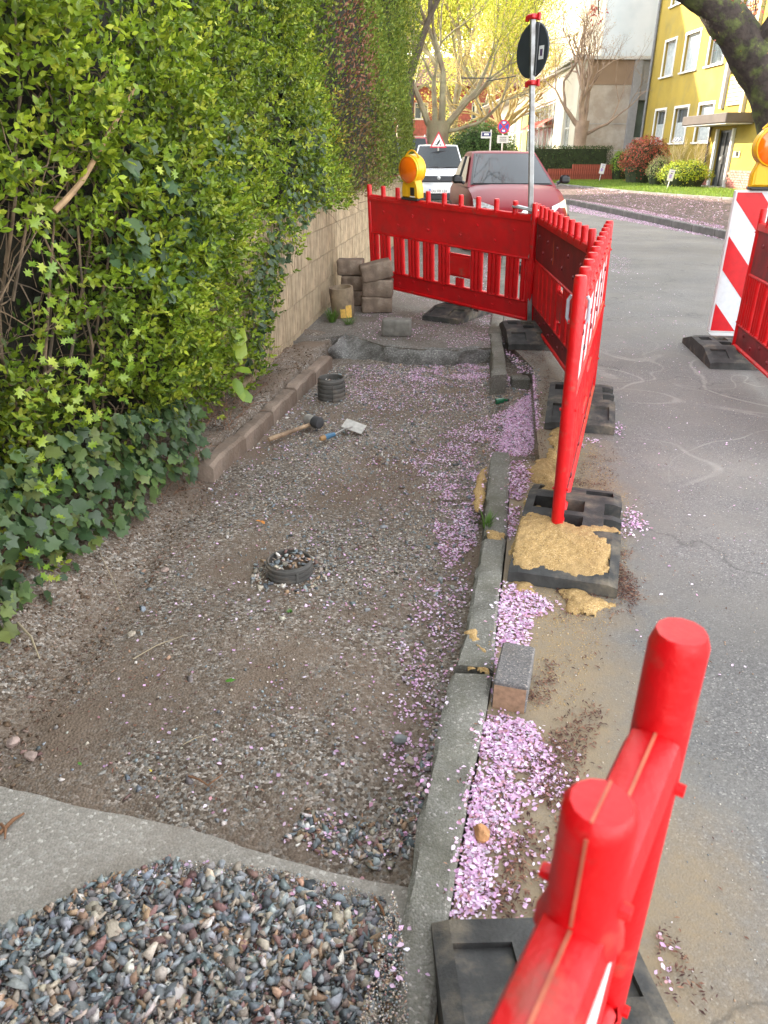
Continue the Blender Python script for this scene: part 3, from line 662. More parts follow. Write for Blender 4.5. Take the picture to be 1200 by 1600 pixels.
# sand on the big foot plate
def sandheap(name, poly, zf, label, m=None, st=.007, rag=.03, kind=None, cat='sand'):
    P = np.array([p[:2] for p in poly]); lo, hi = P.min(0), P.max(0)
    xs = np.arange(lo[0], hi[0], st); ys = np.arange(lo[1], hi[1], st); X, Y = np.meshgrid(xs, ys)
    # inside distance
    D = np.full(X.shape, 1e9); ins = np.zeros(X.shape, bool); j = len(P)-1
    for i in range(len(P)):
        a, b = P[j], P[i]; ab = b-a; t = np.clip(((X-a[0])*ab[0]+(Y-a[1])*ab[1])/(ab@ab), 0, 1); D = np.minimum(D, np.hypot(X-a[0]-t*ab[0], Y-a[1]-t*ab[1]))
        c = ((P[i][1] > Y) != (P[j][1] > Y)) & (X < (P[j][0]-P[i][0])*(Y-P[i][1])/(P[j][1]-P[i][1]+1e-12)+P[i][0]); ins ^= c; j = i
    D = np.where(ins, D, -D)+rag*vnoise(X, Y, 22, 2)*.6+rag*.4*vnoise(X, Y, 60, 7)
    Z = zf(X, Y, D)+.0045*vnoise(X, Y, 45, 1)+.0025*vnoise(X, Y, 110, 2)
    Z = np.where(D < .012, Z-(.012-D)*1.0, Z)
    V = np.stack([X, Y, Z], -1).reshape(-1, 3); nx, ny = len(xs), len(ys); i = (np.arange(ny-1)[:, None]*nx+np.arange(nx-1)[None]).ravel(); F = np.stack([i, i+1, i+nx+1, i+nx], 1)
    keep = (D.ravel()[F] > 0).all(1); o = np_mesh(name, V, F[keep], m or M_sand, smooth=True); return setp(o, label, cat, None, kind)
F3 = f3.location; ca, sa = math.cos(f3.rotation_euler.z), math.sin(f3.rotation_euler.z)
def f3w(x, y): return (F3.x+x*ca-y*sa, F3.y+x*sa+y*ca)
def f3top(X, Y, D):
    lx = (X-F3.x)*ca+(Y-F3.y)*sa; ly = -(X-F3.x)*sa+(Y-F3.y)*ca; a = np.abs(ly)
    h = np.where(a <= .19, .115, np.where(a <= .40, .115-(a-.19)/.21*.062, .05-(a-.40)*.3)); h = np.where(np.abs(lx) > .195, h-.035, h)
    return h+np.clip(D, 0, .05)*.15
sandheap('sand_heap', [f3w(*p) for p in ((-.20, -.40), (-.21, -.18), (-.185, -.03), (-.10, -.035), (-.03, -.06), (.03, -.10), (.06, -.06), (.19, -.08), (.19, -.125), (.09, -.15), (.12, -.17), (.165, -.18), (.165, -.36), (.13, -.39), (.05, -.41), (-.08, -.40), (-.15, -.415))], f3top, 'thick yellow sand heaped on the near half of the big foot plate')
def flat(X, Y, D): return .004+np.clip(D, 0, .05)*.3
gp = lambda *a, z=0: [tuple(G(x, y, z)[:2]) for x, y in a]
sandheap('sand_heap', gp((818, 790), (846, 762), (880, 775), (885, 800), (842, 830), (815, 830)), lambda X, Y, D: .035+np.clip(D, 0, .06)*.6, 'yellow brown sand piled against the far left corner of the big foot plate')
sandheap('sand_heap', gp((793, 905), (840, 912), (838, 932), (805, 930)), flat, 'small tongue of yellow sand spilled before the left corner of the big foot plate')
sandheap('sand_heap', gp((868, 922), (900, 915), (935, 935), (962, 945), (930, 965), (885, 962)), flat, 'patch of yellow sand spilled before the right half of the big foot plate')
sandheap('sand_heap', gp((818, 735), (848, 715), (868, 690), (882, 745), (868, 762), (838, 762)), lambda X, Y, D: .003+np.clip(D, 0, .06)*.25, 'thin ochre sand between the road edge and the end-on red panel', rag=.05)
sandheap('sand_heap', gp((857, 645), (895, 655), (885, 700), (860, 720)), flat, 'thin ochre sand next to the half hidden foot plate', rag=.05)
sandheap('sand_heap', gp((745, 735), (762, 722), (760, 770), (750, 800), (738, 780)), lambda X, Y, D: -.02+np.clip(D, 0, .06)*.5, 'yellow sand stuck against the left face of the dark kerbstone', rag=.02)
for a_, l_ in ((((723, 1035), (765, 1040), (768, 1050), (735, 1047)), 'yellow sand filling the joint between the two nearest kerbstones'), (((756, 826), (790, 830), (788, 845), (762, 842)), 'yellow sand in the joint at the grass tuft')):
    sandheap('sand_heap', gp(*a_, z=.03), lambda X, Y, D: .026+np.clip(D, 0, .05)*.4, l_, rag=.02)
for a_, l_ in ((((725, 985), (748, 978), (752, 1000), (735, 1008)), 'upper pale sand stain on top of the middle kerbstone'), (((742, 1005), (766, 1012), (760, 1024), (744, 1020)), 'lower pale sand stain on top of the middle kerbstone')):
    sandheap('sand_heap', gp(*a_, z=.03), lambda X, Y, D: .0325+D*.04, l_, rag=.02)

# ------------------------------------------------------------------ warning lamps
M_yel = mat('yellow_plastic', (.80, .42, .004), .38, var=.06, scale=4, spec=.5)
M_lens = mat('orange_lens', (.95, .17, .004), .12, var=.05, spec=.8, coat=.6)
M_lensi = mat('orange_reflector', (.85, .13, .003), .3, var=.1, scale=60)
def warning_lamp(mw, label):
    root = empty('warning_lamp', mw=mw, label=label, cat='warning lamp', group='yellow warning lamps with orange lenses')
    box1('base', (0, 0, .008), (.165, .085, .016), M_black, root, bev=.004)
    # body: front outline extruded, wider at the bottom, round head
    out = [(-.082, .016), (.082, .016), (.082, .075), (.068, .115), (.060, .135)]
    for i in range(0, 13): a = R(-30+i*20); out.append((.1*math.cos(a)*.98, .205+.1*math.sin(a)))
    out += [(-.060, .135), (-.068, .115), (-.082, .075)]
    n = len(out); V = []; F = []
    for s, k in ((-.034, .93), (-.026, 1), (.026, 1), (.034, .93)):
        V += [(x*k, s, (z-.15)*k+.15) for x, z in out]
    for l in range(3):
        for i in range(n): F.append((l*n+i, l*n+(i+1) % n, (l+1)*n+(i+1) % n, (l+1)*n+i))
    F += [tuple(range(n-1, -1, -1)), tuple(range(3*n, 4*n))]
    b = MB().add(V, F).build('housing', M_yel, root, smooth=True)
    for s in (-1, 1):
        ln = MB(); pr = [(.088, 0), (.09, .012), (.084, .017), (.06, .027), (.03, .033), (.001, .035)]; ln.lathe(pr, n=32); o = ln.build('lens', M_lens, root, smooth=True); o.location = (0, s*.030, .205); o.rotation_euler = (R(90)*(1 if s < 0 else -1), 0, 0)
        rg = MB(); rg.lathe([(.088, 0), (.094, .004), (.094, .016), (.088, .018)], n=32); o2 = rg.build('lens_ring', M_yel, root, smooth=True); o2.location = (0, s*.030, .205); o2.rotation_euler = o.rotation_euler
        box1('label_field', (.028 if s < 0 else -.03, s*.0355, .062), (.042, .004, .055), M_black, root, bev=.002)
        box1('clasp', (.028 if s < 0 else -.03, s*.037, .026), (.05, .006, .008), M_white, root, bev=.002)
        box1('rib', (-.045*s*-1, s*.0352, .07), (.045, .003, .09), M_yel, root, bev=.0014)
    hn = MB(); hp = [(-.07+.14*i/14, 0, .285+.045*math.sin(PI*i/14)) for i in range(15)]; hn.tube(hp, .006, 8).build('handle', M_yel, root, smooth=True)
    return root
def upm(x, y, z, ang, sc=1.0, lean=(0, 0)):
    return Matrix.Translation((x, y, z))@Matrix.Rotation(ang, 4, 'Z')@Matrix.Rotation(lean[0], 4, 'X')@Matrix.Rotation(lean[1], 4, 'Y')@Matrix.Scale(sc, 4)
pL = b1.matrix_world@Vector((PLn-.56, 0, PH-.115)); 
lamp1 = warning_lamp(b1.matrix_world@Matrix.Translation((PLn*.7, 0, PH-.09))@Matrix.Scale(1.28, 4), 'yellow warning lamp with orange lens clamped on top of the far red panel')

# ------------------------------------------------------------------ striped beacon
bc = Yp(1165, 540, 5.98); BY = 6.0
tl = Yp(1141, 297, BY); bl = Yp(1113, 519, BY); zt_, zb_ = tl[2], bl[2]; xb = (tl[0]+bl[0])/2
beacon = empty('striped_beacon', mw=upm(xb+.005, BY, zb_, R(-9)), label='upright white beacon board with diagonal red stripes beside the right hand panel', cat='beacon')
Hb = zt_-zb_; Wb = .262
M_bw = mat('white_plastic', (.74, .75, .75), .4, var=.07, scale=5)
box1('board', (Wb/2, .028, Hb/2), (Wb, .056, Hb), M_bw, beacon, bev=.006)
M_bgrey = mat('retro_white', (.60, .64, .66), .35, var=.06, scale=30)
M_bred = mat('retro_red', (.55, .004, .01), .35, var=.1, scale=20, bump=.1, bscale=80)
box1('reflective_sheet', (Wb/2, -.001, Hb/2), (Wb-.028, .003, Hb-.03), M_bgrey, beacon)
i = 0; zc = .015; W2 = Wb-.028; hst = .205
def clipstripe(z0, z1):   # parallelogram falling to the right by W2
    pts = [(0, z0), (W2, z0-W2*1.15), (W2, z1-W2*1.15), (0, z1)]; lo, hi = .015, Hb-.015
    def clip(P, f, keep):
        out = []
        for k in range(len(P)):
            a, b = P[k], P[(k+1) % len(P)]; ia, ib = keep(a), keep(b)
            if ia: out.append(a)
            if ia != ib: t = (f-a[1])/(b[1]-a[1]); out.append((a[0]+(b[0]-a[0])*t, f))
        return out
    P = clip(pts, lo, lambda p: p[1] >= lo); P = clip(P, hi, lambda p: p[1] <= hi) if P else P; return P
for z0 in [-.02, .485, .99, 1.5]:
    P = clipstripe(z0, z0+.25)
    if len(P) >= 3:
        m = MB(); n = len(P); m.add([(.014+x, -.0045, z) for x, z in P]+[(.014+x, -.0028, z) for x, z in P], [tuple(range(n)), tuple(range(2*n-1, n-1, -1))]+[(k, n+k, n+(k+1) % n, (k+1) % n) for k in range(n)]); m.build('red_stripe', M_bred, beacon)
m = MB(); P = [(.0, 0), (Wb, 0), (Wb*.62, -.085), (Wb*.62, -.17), (Wb*.38, -.17), (Wb*.38, -.085)]; n = 6
m.add([(x, .008, z) for x, z in P]+[(x, .048, z) for x, z in P], [tuple(range(n-1, -1, -1)), tuple(range(n, 2*n))]+[(k, (k+1) % n, n+(k+1) % n, n+k) for k in range(n)]).build('spigot', M_bw, beacon)
lamp2 = warning_lamp(beacon.matrix_world@Matrix.Translation((.205, .02, Hb+.002))@Matrix.Scale(1.42, 4), 'large yellow warning lamp with orange lens on top of the striped beacon')

# ------------------------------------------------------------------ sign pole with the round sign seen from behind
pb = Yp(827, 505, 6.60); pt = Yp(833, 22, 6.60)
pole = empty('road_sign', (0, 0, 0), 0, 'round traffic sign seen from behind on a tall grey pole above the far panels', 'road sign')
dp = Vector(pt-pb)
Pz = lambda z: Vector(pb)+dp*((z-pb[2])/dp.z)
M_pole = mat('grey_pole', (.36, .37, .37), .42, metal=.6, var=.15, scale=15, col2=(.2, .19, .18), c2scale=4)
MB().box((0, 0, 0), (.04, .04, (Pz(pt[2])-Pz(.05)).length), bev=.006).build('pole', M_pole, pole, loc=tuple((Pz(pt[2])+Pz(.05))/2)).rotation_euler = dp.to_track_quat('Z', 'Y').to_euler()
s1 = Yp(831, 33, 6.58)[2]; s2 = Yp(829, 121, 6.58)[2]; sc_ = Pz((s1+s2)/2); rs = (s1-s2)/2
sg = empty('sign_frame_axis', (0, 0, 0)); bpy.data.objects.remove(sg)
M_sback = mat('dark_sign_back', (.035, .042, .05), .5, var=.15, scale=6)
dm = MB(); dm.lathe([(.001, 0), (rs, 0), (rs+.004, .004), (rs+.004, .012), (rs, .016), (.001, .016)], n=48)
SA = R(-58)   # sign axis direction in plan (from behind we see it obliquely)
disc = dm.build('sign_disc', M_sback, pole, smooth=True); disc.location = sc_+Vector((math.cos(SA+PI/2)*0, .035, 0)); disc.rotation_euler = (R(-90), 0, R(-60))
fm = MB(); fm.lathe([(.001, 0), (rs-.02, 0), (rs-.02, .002), (.001, .002)], n=40); fo = fm.build('sign_face', M_white, disc); fo.location = (0, 0, -.0025 if False else .0165)
st = box1('sticker', (rs*.62, rs*.12, -.001), (.055, .09, .001), M_white, disc); box1('sticker_print', (rs*.62, rs*.12, -.0018), (.03, .045, .0006), mat('ink_violet', (.12, .08, .14), .6), st)
box1('sign_rail', (.06, 0, -.008), (.035, rs*1.86, .012), mat('dark_rail', (.12, .125, .13), .4, metal=.6), disc, bev=.003)
M_rc = mat('red_clamp', (.55, .01, .015), .4, var=.1)
for zz in (s1+.03, s2-.035):
    p = Pz(zz); o = MB().box((0, 0, 0), (.075, .07, .035), bev=.008).box((.045, .02, .0), (.03, .02, .05), bev=.004).box((-.04, -.02, -.01), (.03, .02, .04), bev=.004).build('clamp', M_rc, pole); o.location = p; o.rotation_euler = (0, 0, R(-60))
o = MB().box((0, 0, 0), (.24, .05, .014), bev=.006).box((0, 0, .008), (.17, .022, .006), bev=.002).build('pole_bracket', M_galv, pole); pp = b1.matrix_world@Vector((.10, 0, PH-.05)); o.location = pp; o.rotation_euler = (R(20), R(8), R(-38))

# ------------------------------------------------------------------ loose things on the ground
M_pipe = mat('grey_pipe_plastic', (.085, .08, .072), .8, var=.3, scale=14, col2=(.16, .13, .10), c2scale=9, c2th=(.5, .7), bump=.3, bscale=80)
def pipe_stub(c, r, h, label, n=5):
    root = empty('pipe_stub', tuple(c), random.random()*3, label, 'pipe', 'corrugated pipe stubs in the gravel')
    prof = [(r*.86, -.05)]
    for i in range(n):
        z0 = h*i/n; z1 = h*(i+1)/n; d = (z1-z0); prof += [(r*.93, z0+d*.08), (r, z0+d*.25), (r, z0+d*.7), (r*.93, z0+d*.88)]
    prof += [(r*.93, h), (r*.9, h+.004), (r*.86, h), (r*.86, -.05)]
    MB().lathe(prof, n=40).build('pipe_wall', M_pipe, root, smooth=True)
    for k in range(4):
        a = k*PI/2; o = box1('clip', (math.cos(a)*r*.99, math.sin(a)*r*.99, h*.4), (.008, .014, h*.8), M_pipe, root, bev=.003); 
    MB().lathe([(.001, h*.55), (r*.85, h*.5)], n=24).build('fill', M_soil, root)
    return root
pp1 = G(448, 912, -.115); s_ = Yp(448, 912, pp1[1])
r1 = (G(487, 895, -.1)[0]-G(409, 895, -.1)[0])/2
pipe1 = pipe_stub((pp1[0], pp1[1]+.10, -.125), r1*.95, .062, 'wide grey pipe stub filled with broken stones, nearer of the two', 3)
pp2 = G(517, 630, -.12); r2 = (G(538, 615, -.1)[0]-G(497, 615, -.1)[0])/2
pipe2 = pipe_stub((pp2[0], pp2[1]+.09, -.12), r2, .155, 'tall black corrugated pipe stub near the far broken edge', 5)
# hammer
M_wood = mat('pale_wood', (.36, .25, .15), .7, var=.2, scale=30, col2=(.2, .13, .08), c2scale=9)
M_steel = mat('dusty_steel', (.35, .33, .30), .55, metal=.3, var=.3, scale=30)
M_rubb = mat('dark_rubber', (.05, .05, .052), .7, var=.2)
h0 = G(420, 690, -.10); h1 = G(489, 664, -.09)
hm = empty('mallet', tuple(h0), math.atan2(h1[1]-h0[1], h1[0]-h0[0]), 'paving mallet with long pale wooden handle lying on the gravel', 'hammer')
hl = float(np.hypot(*(h1-h0)[:2]))
MB().tube([(0, 0, .012), (.03, 0, .013), (hl*.5, 0, .016), (hl, 0, .02)], [.013, .016, .014, .012], 10).build('handle', M_wood, hm, smooth=True)
MB().tube([(hl, .055, .035), (hl, .045, .035), (hl, -.01, .035)], [.032, .036, .034], 14).build('head', M_steel, hm, smooth=True)
MB().tube([(hl, -.01, .035), (hl, -.015, .035), (hl+.005, -.06, .035), (hl+.005, -.065, .035)], [.034, .038, .036, .028], 14).build('rubber_face', M_rubb, hm, smooth=True)
# trowel
t0 = G(503, 690, -.105); t1 = G(553, 672, -.10)
tw = empty('trowel', tuple(t0), math.atan2(t1[1]-t0[1], t1[0]-t0[0]), 'small trowel with blue handle and square pale blade on the gravel', 'trowel')
tl_ = float(np.hypot(*(t1-t0)[:2]))
M_blue = mat('blue_handle', (.06, .16, .26), .5, var=.2)
MB().tube([(0, 0, .02), (.02, 0, .02), (.06, 0, .021), (.10, 0, .02)], [.014, .016, .017, .013], 10).build('grip', M_blue, tw, smooth=True)
MB().tube([(-.012, 0, .019), (.0, 0, .02), (.022, 0, .02)], [.012, .0155, .0165], 10).build('grip_end', mat('tan_wood', (.35, .2, .08), .6), tw, smooth=True)
MB().tube([(.10, 0, .02), (tl_*.75, 0, .035), (tl_*.95, 0, .03)], .005, 6).build('shank', M_steel, tw)
o = MB().box((0, 0, 0), (.085, .135, .004), bev=.0015).build('blade', mat('pale_blade', (.45, .43, .39), .6, metal=.2, var=.2, scale=40), tw); o.location = (tl_, 0, .03); o.rotation_euler = (R(14), R(-20), R(20))
# stacked stones, block, clay pipe
M_stone = mat('rough_sandstone', (.20, .15, .11), .95, var=.35, scale=9, bump=1, bscale=45, col2=(.33, .275, .22), c2scale=6, c2th=(.55, .75))
def hewn(c, d, rz, label, seed, m=M_stone, cat='stone block', grp='rough stone blocks stacked by the wall', tilt=(0, 0)):
    import bmesh
    bm = bmesh.new(); bmesh.ops.create_cube(bm, size=1); bmesh.ops.subdivide_edges(bm, edges=bm.edges[:], cuts=9, use_grid_fill=True)
    for v in bm.verts:
        p = v.co*2; q = Vector([math.copysign(min(abs(a), .93+.07*(1-max(0, sum(abs(b) > .9 for b in p)-1)*.5)), a) for a in p]); e = Vector(p).normalized()
        L4 = (abs(p.x)**16+abs(p.y)**16+abs(p.z)**16)**(1/16); q = p/L4
        nn = 1+.05*mnoise(Vector((p.x, p.y, p.z))*1.3+Vector((seed, 0, 0)))+.025*mnoise(Vector(p)*5+Vector((0, seed, 0)))
        v.co = Vector((q.x*d[0]/2, q.y*d[1]/2, q.z*d[2]/2))*nn
    me = bpy.data.meshes.new('stone_block'); bm.to_mesh(me); bm.free(); me.polygons.foreach_set('use_smooth', [True]*len(me.polygons))
    o = link('stone_block', me, m); o.location = c; o.rotation_euler = (tilt[0], tilt[1], rz); return setp(o, label, cat, grp)
sb = G(588, 490, 0); sx, sy = sb[0], sb[1]
px_m = 1/CF*7.0
hewn((sx, sy+.12, .077), (.30, .22, .155), .05, 'rough stone at the bottom of the right hand stack', 1)
hewn((sx+.015, sy+.12, .232), (.30, .22, .165), -.05, 'rough stone in the middle of the right hand stack', 2)
hewn((sx-.005, sy+.12, .392), (.31, .22, .165), .1, 'pale edged rough stone on top of the right hand stack, tilted', 3, tilt=(0, R(-12)))
lx = G(557, 482, 0)
hewn((lx[0]-.00, lx[1]+.22, .075), (.26, .2, .15), .1, 'dark squared stone at the bottom of the left hand stack', 4)
hewn((lx[0]-.03, lx[1]+.22, .225), (.26, .2, .15), .0, 'dark squared stone in the middle of the left hand stack', 5)
hewn((lx[0]-.06, lx[1]+.22, .378), (.27, .2, .155), -.08, 'dark squared stone on top of the left hand stack', 6)
cb = G(620, 526, 0)
hewn((cb[0], cb[1]+.07, .068), (.255, .15, .14), -.08, 'smooth grey concrete block standing alone on the old pavement', 7, mat('block_grey', (.16, .15, .13), .9, var=.2, scale=20, bump=.5, bscale=80, col2=(.2, .19, .165), c2scale=8), 'concrete block', None)
pc = G(536, 499, 0)
M_clay = mat('clay_pipe', (.27, .205, .13), .85, var=.25, scale=9, bump=.4, bscale=40, col2=(.15, .115, .08), c2scale=7)
pot = empty('clay_pipe', (pc[0], pc[1]+.11, .005), 0, 'short tan clay pipe standing upright by the wall with two yellow paint patches', 'pipe'); pot.rotation_euler = (R(3), R(-4), 0)
MB().lathe([(.098, 0), (.105, .01), (.112, .14), (.116, .265), (.114, .28), (.098, .28), (.095, .25), (.09, .02)], n=36).build('pipe_wall', M_clay, pot, smooth=True)
MB().lathe([(.001, .10), (.092, .09)], n=24).build('fill', M_soil, pot)
M_ypaint = mat('yellow_paint', (.72, .45, .10), .7, var=.15, scale=40)
for a0, a1, zz0, zz1 in ((-100, -74, .012, .095), (-72, -38, .006, .125)):
    n = 8; V = []; F = []
    for i in range(n+1):
        a = R(a0+(a1-a0)*i/n); wv = .01*mnoise((i*.9, a0, 0))
        for z in (zz0, (zz0+zz1)/2, zz1+wv): r_ = .1065+z*.036; V.append((r_*math.cos(a), r_*math.sin(a), z))
    for i in range(n):
        for k in range(2): F.append((i*3+k, i*3+3+k, i*3+4+k, i*3+1+k))
    MB().add(V, F).build('paint_patch', M_ypaint, pot, smooth=True)
# paver beside the kerb
M_pav = stone_shader('paver_top', [(0, (.115, .11, .11)), (.4, (.16, .15, .145)), (.8, (.21, .195, .18)), (.95, (.32, .28, .25))], 260, (.14, .125, .11), (.5, .7), 5, .5)
a_, b_ = G(778, 1105, 0), G(829, 1117, 0); c_ = (a_+b_)/2; an = math.atan2(b_[1]-a_[1], b_[0]-a_[0])+.10
pv_ = box1('paver', (0, 0, 0), (.098, .195, .10), M_pav, bev=.005); pv_.location = (c_[0]+.01, c_[1]+.095, .047); pv_.rotation_euler = (0, 0, an-.04)
setp(pv_, 'rectangular grey paving brick with a tan front face standing beside the nearest kerb', 'paving brick')
pf = box1('tan_face', (0, -.0982, -.006), (.09, .002, .085), mat('tan_face', (.30, .185, .115), .9, var=.25, scale=50, bump=.4, bscale=120), pv_)
M_or = mat('orange_sandstone', (.42, .21, .09), .9, var=.3, scale=25, bump=.6, bscale=90)
o_ = G(753, 1303, .012); rock('stone', (o_[0], o_[1], .014), .022, M_or, 'rounded orange stone between petals beside the nearest kerb', seed=3)
M_gst = mat('grey_stone', (.20, .215, .21), .85, var=.3, scale=25, bump=.6, bscale=90)
M_pst = mat('pale_stone', (.42, .36, .28), .85, var=.3, scale=25, bump=.6, bscale=90)
M_pink = mat('pinkish_stone', (.36, .27, .23), .85, var=.3, scale=25, bump=.6, bscale=90)
for px, py, r_, m_, l_ in ((626, 1160, .024, M_gst, 'angular pale grey stone in the petals left of the nearest kerb'), (640, 1192, .017, M_pst, 'small tan stone below the grey one by the nearest kerb'), (205, 993, .016, M_pst, 'angular tan stone on the bare soil at the left'),
        (178, 1465, .030, M_pst, 'largest tan stone in the foreground gravel'), (278, 1553, .026, mat('quartz', (.6, .56, .52), .7, var=.2, scale=30, bump=.5, bscale=80), 'white quartz lump in the foreground gravel'), (205, 1557, .022, M_gst, 'blue grey angular stone in the foreground gravel'),
        (328, 1440, .019, mat('wine_stone', (.19, .085, .08), .8, var=.3, scale=20, bump=.5, bscale=80), 'wine red pointed stone in the foreground gravel'), (50, 1165+20, .02, M_pink, 'pinkish flat stone at the left end of the soil edge'), (20, 1165, .022, M_pink, 'pinkish rounded stone at the left image border'), (45, 1540, .026, M_gst, 'grey brown lump at the lower left of the gravel'), (135, 1590, .03, M_gst, 'pale blue stone at the bottom left of the gravel'),
        (258, 893, .016, M_pink, 'pink stone lying alone near the ivy')):
    zz = -.075 if py > 1345 else (-.12 if py > 900 or 1 else 0); p = G(px, py, zz); rock('stone', (p[0], p[1], zz+r_*.45), r_, m_, l_, rz=px, seed=px*.37, squash=(1.1, .85, .7))
# green leaves, green glass, orange leaves, twigs
M_gl = mat('green_leaf', (.07, .20, .02), .5, var=.2, scale=30); M_ol = mat('orange_leaf', (.55, .2, .03), .7, var=.2, scale=30); M_ylf = mat('yellow_leaf', (.55, .42, .05), .7, var=.2)
M_twig = mat('brown_twig', (.20, .10, .05), .9, var=.3, scale=40); M_straw = mat('straw', (.38, .31, .2), .8)
def oneleaf(px, py, L_, m_, l_, z=-.118, cat='leaf', rz=0., V=LEAF_V, F=LEAF_F):
    p = G(px, py, z); o = MB().add([(x*L_, y*L_, abs(zz)*L_+.002) for x, y, zz in V], F).build('fallen_leaf', m_, smooth=True); o.location = (p[0], p[1], z+.008); o.rotation_euler = (.1, .1, rz); setp(o, l_, cat)
oneleaf(352, 1068, .036, M_gl, 'fresh green oval leaf on the brown gravel', rz=-1.5)
oneleaf(413, 822, .035, M_ol, 'bright orange curled leaf above the near pipe stub', rz=.5)
oneleaf(408, 818, .03, M_ol, 'second small orange leaf beside the bright curled one', rz=1.2)
oneleaf(488, 880, .022, M_ylf, 'small yellow leaf right of the near pipe stub', rz=.2)
oneleaf(128, 1200, .018, M_gl, 'small dull green leaf near the slab corner', rz=.9)
oneleaf(238, 1210, .012, M_ylf, 'tiny yellow leaf in front of the slab', rz=.9)
oneleaf(5, 962, .06, mat('lime_leaf', (.22, .38, .03), .5), 'lime green leaf at the left image border by the roots', z=-.03, rz=-1.3)
gb = G(786, 632, -.09); M_gg = mat('green_glass', (.01, .12, .05), .15, spec=.8)
bo = empty('glass_bottle', (gb[0]-.05, gb[1], -.07), .25, 'crushed dark green bottle lying on the petals in the gap', 'bottle')
b_m = MB(); b_m.tube([(-.003, 0, 0), (0, 0, 0), (.05, 0, .004), (.065, .01, .0), (.085, .012, .0)], [.016, .022, .02, .012, .010], 14); b_m.build('bottle_body', M_gg, bo, smooth=True); MB().tube([(.085, .012, 0), (.096, .013, 0)], .011, 12).build('cap', M_black, bo, smooth=True)
def twig(pts, r_, m_, l_, z=-.115):
    P_ = [G(x, y, z) for x, y in pts]; P_ = [(p[0], p[1], p[2]+.006+.004*math.sin(i*2)) for i, p in enumerate(P_)]
    setp(MB().tube(P_, [r_]*(len(P_)-1)+[r_*.5], 6).build('twig', m_, smooth=True), l_, 'twig')
twig([(208, 1032), (245, 1012), (287, 994)], .0018, M_straw, 'thin straw coloured stalk on the soil')
twig([(286, 1166), (306, 1157), (322, 1150)], .0015, M_straw, 'short pale stalk in the middle of the soil')
twig([(295, 1215), (312, 1222), (325, 1228), (348, 1212)], .003, M_twig, 'forked brown twig near the slab edge')
twig([(0, 1305), (22, 1285), (38, 1272)], .005, M_twig, 'thick brown twig on the concrete slab', -.072)
twig([(2, 1290), (10, 1300), (8, 1312)], .004, M_twig, 'short brown twig piece beside the thick one', -.072)
twig([(585, 1405), (597, 1425), (605, 1445)], .003, M_twig, 'brown catkin at the foot of the nearest kerb', -.07)
twig([(28, 975), (50, 1000), (62, 1030)], .004, M_straw, 'grey root sticking out of the bank at the left', -.03)
twig([(152, 857), (175, 905), (195, 955)], .0016, M_straw, 'thin stem hanging from the ivy to the soil', -.06)
# grass tuft on the kerb joint
def tuft(c, n, h, spread, m, label, cat='grass tuft', seed=0):
    rr = random.Random(seed); mb = MB()
    for i in range(n):
        a = rr.uniform(0, 6.28); r_ = rr.uniform(0, spread*.3); L_ = h*rr.uniform(.5, 1); x, y = r_*math.cos(a), r_*math.sin(a); ox, oy = math.cos(a)*spread*rr.uniform(.3, 1), math.sin(a)*spread*rr.uniform(.3, 1); wd = .0015+.001*rr.random(); px_, py_ = -math.sin(a)*wd, math.cos(a)*wd
        V = [(x-px_, y-py_, 0), (x+px_, y+py_, 0), (x+ox*.4-px_, y+oy*.4-py_, L_*.6), (x+ox*.4+px_, y+oy*.4+py_, L_*.6), (x+ox, y+oy, L_)]
        mb.add(V, [(0, 1, 3, 2), (2, 3, 4)])
    o = mb.build('grass_tuft', m, loc=tuple(c)); return setp(o, label, cat)
M_gr = mat('grass_blade', (.10, .20, .03), .6, var=.3, transl=.3)
g0 = G(763, 822, .02); tuft((g0[0]-.01, g0[1], .0), 45, .09, .06, M_gr, 'small grass tuft in the joint between two kerbstones', seed=1)
g1 = G(512, 505, 0); tuft((g1[0]+.04, g1[1]+.05, 0), 120, .14, .12, M_gr, 'green weeds at the foot of the wall left of the clay pipe', seed=2)
g2 = G(545, 506, 0); tuft((g2[0], g2[1]-.02, 0), 70, .07, .12, M_gr, 'low weeds in front of the clay pipe', seed=3)
g3 = G(566, 440, 0); tuft((wallx(8.4)+.08, 8.4, 0), 90, .28, .12, M_gr, 'weeds at the wall behind the stacked stones', seed=4)
g4 = G(452, 905, -.12); tuft((G(452, 958, -.12)[0], G(452, 958, -.12)[1], -.12), 24, .015, .015, M_gl, 'tiny moss tuft on the gravel in front of the near pipe stub', seed=5)

# ------------------------------------------------------------------ petals, stones, litter (nobody could count them)
M_attr = mat('petal', (1, 1, 1), .75, attr=True, var=.05, scale=60, transl=.15, spec=.2)
M_stones = mat('stones', (1, 1, 1), .85, attr=True, var=.22, scale=160, bump=.5, bscale=220, spec=.25)
M_litter = mat('litter', (1, 1, 1), .9, attr=True, var=.2, scale=60)
PINK = [(.50, .27, .28), (.73, .47, .68), (.79, .57, .75), (.66, .38, .60), (.82, .70, .81), (.60, .33, .44)]
petP = []; petS = []; litP = []
def zat(xy):
    x, y = xy[:, 0], xy[:, 1]; kr = redge(y)
    z = np.zeros(len(x)); ex = exz(x, y)
    slabY = np.interp(x, [p[0] for p in fr], [p[1] for p in fr])
    inside = (x < kr-.12) | ((y > 3.62) & (y < 5.2) & (x < kr-.01))
    z = np.where(inside & (y < 5.95), ex, 0.0)
    z = np.where((y < slabY) & (x < kr-.10), -.073, z)
    z = np.where((x > kx(y)), gz(x, y)+.004, z)
    onk = (x > kr-.13) & (x < kr-.005) & ((y < 3.58)); z = np.where(onk, .034, z)
    return z
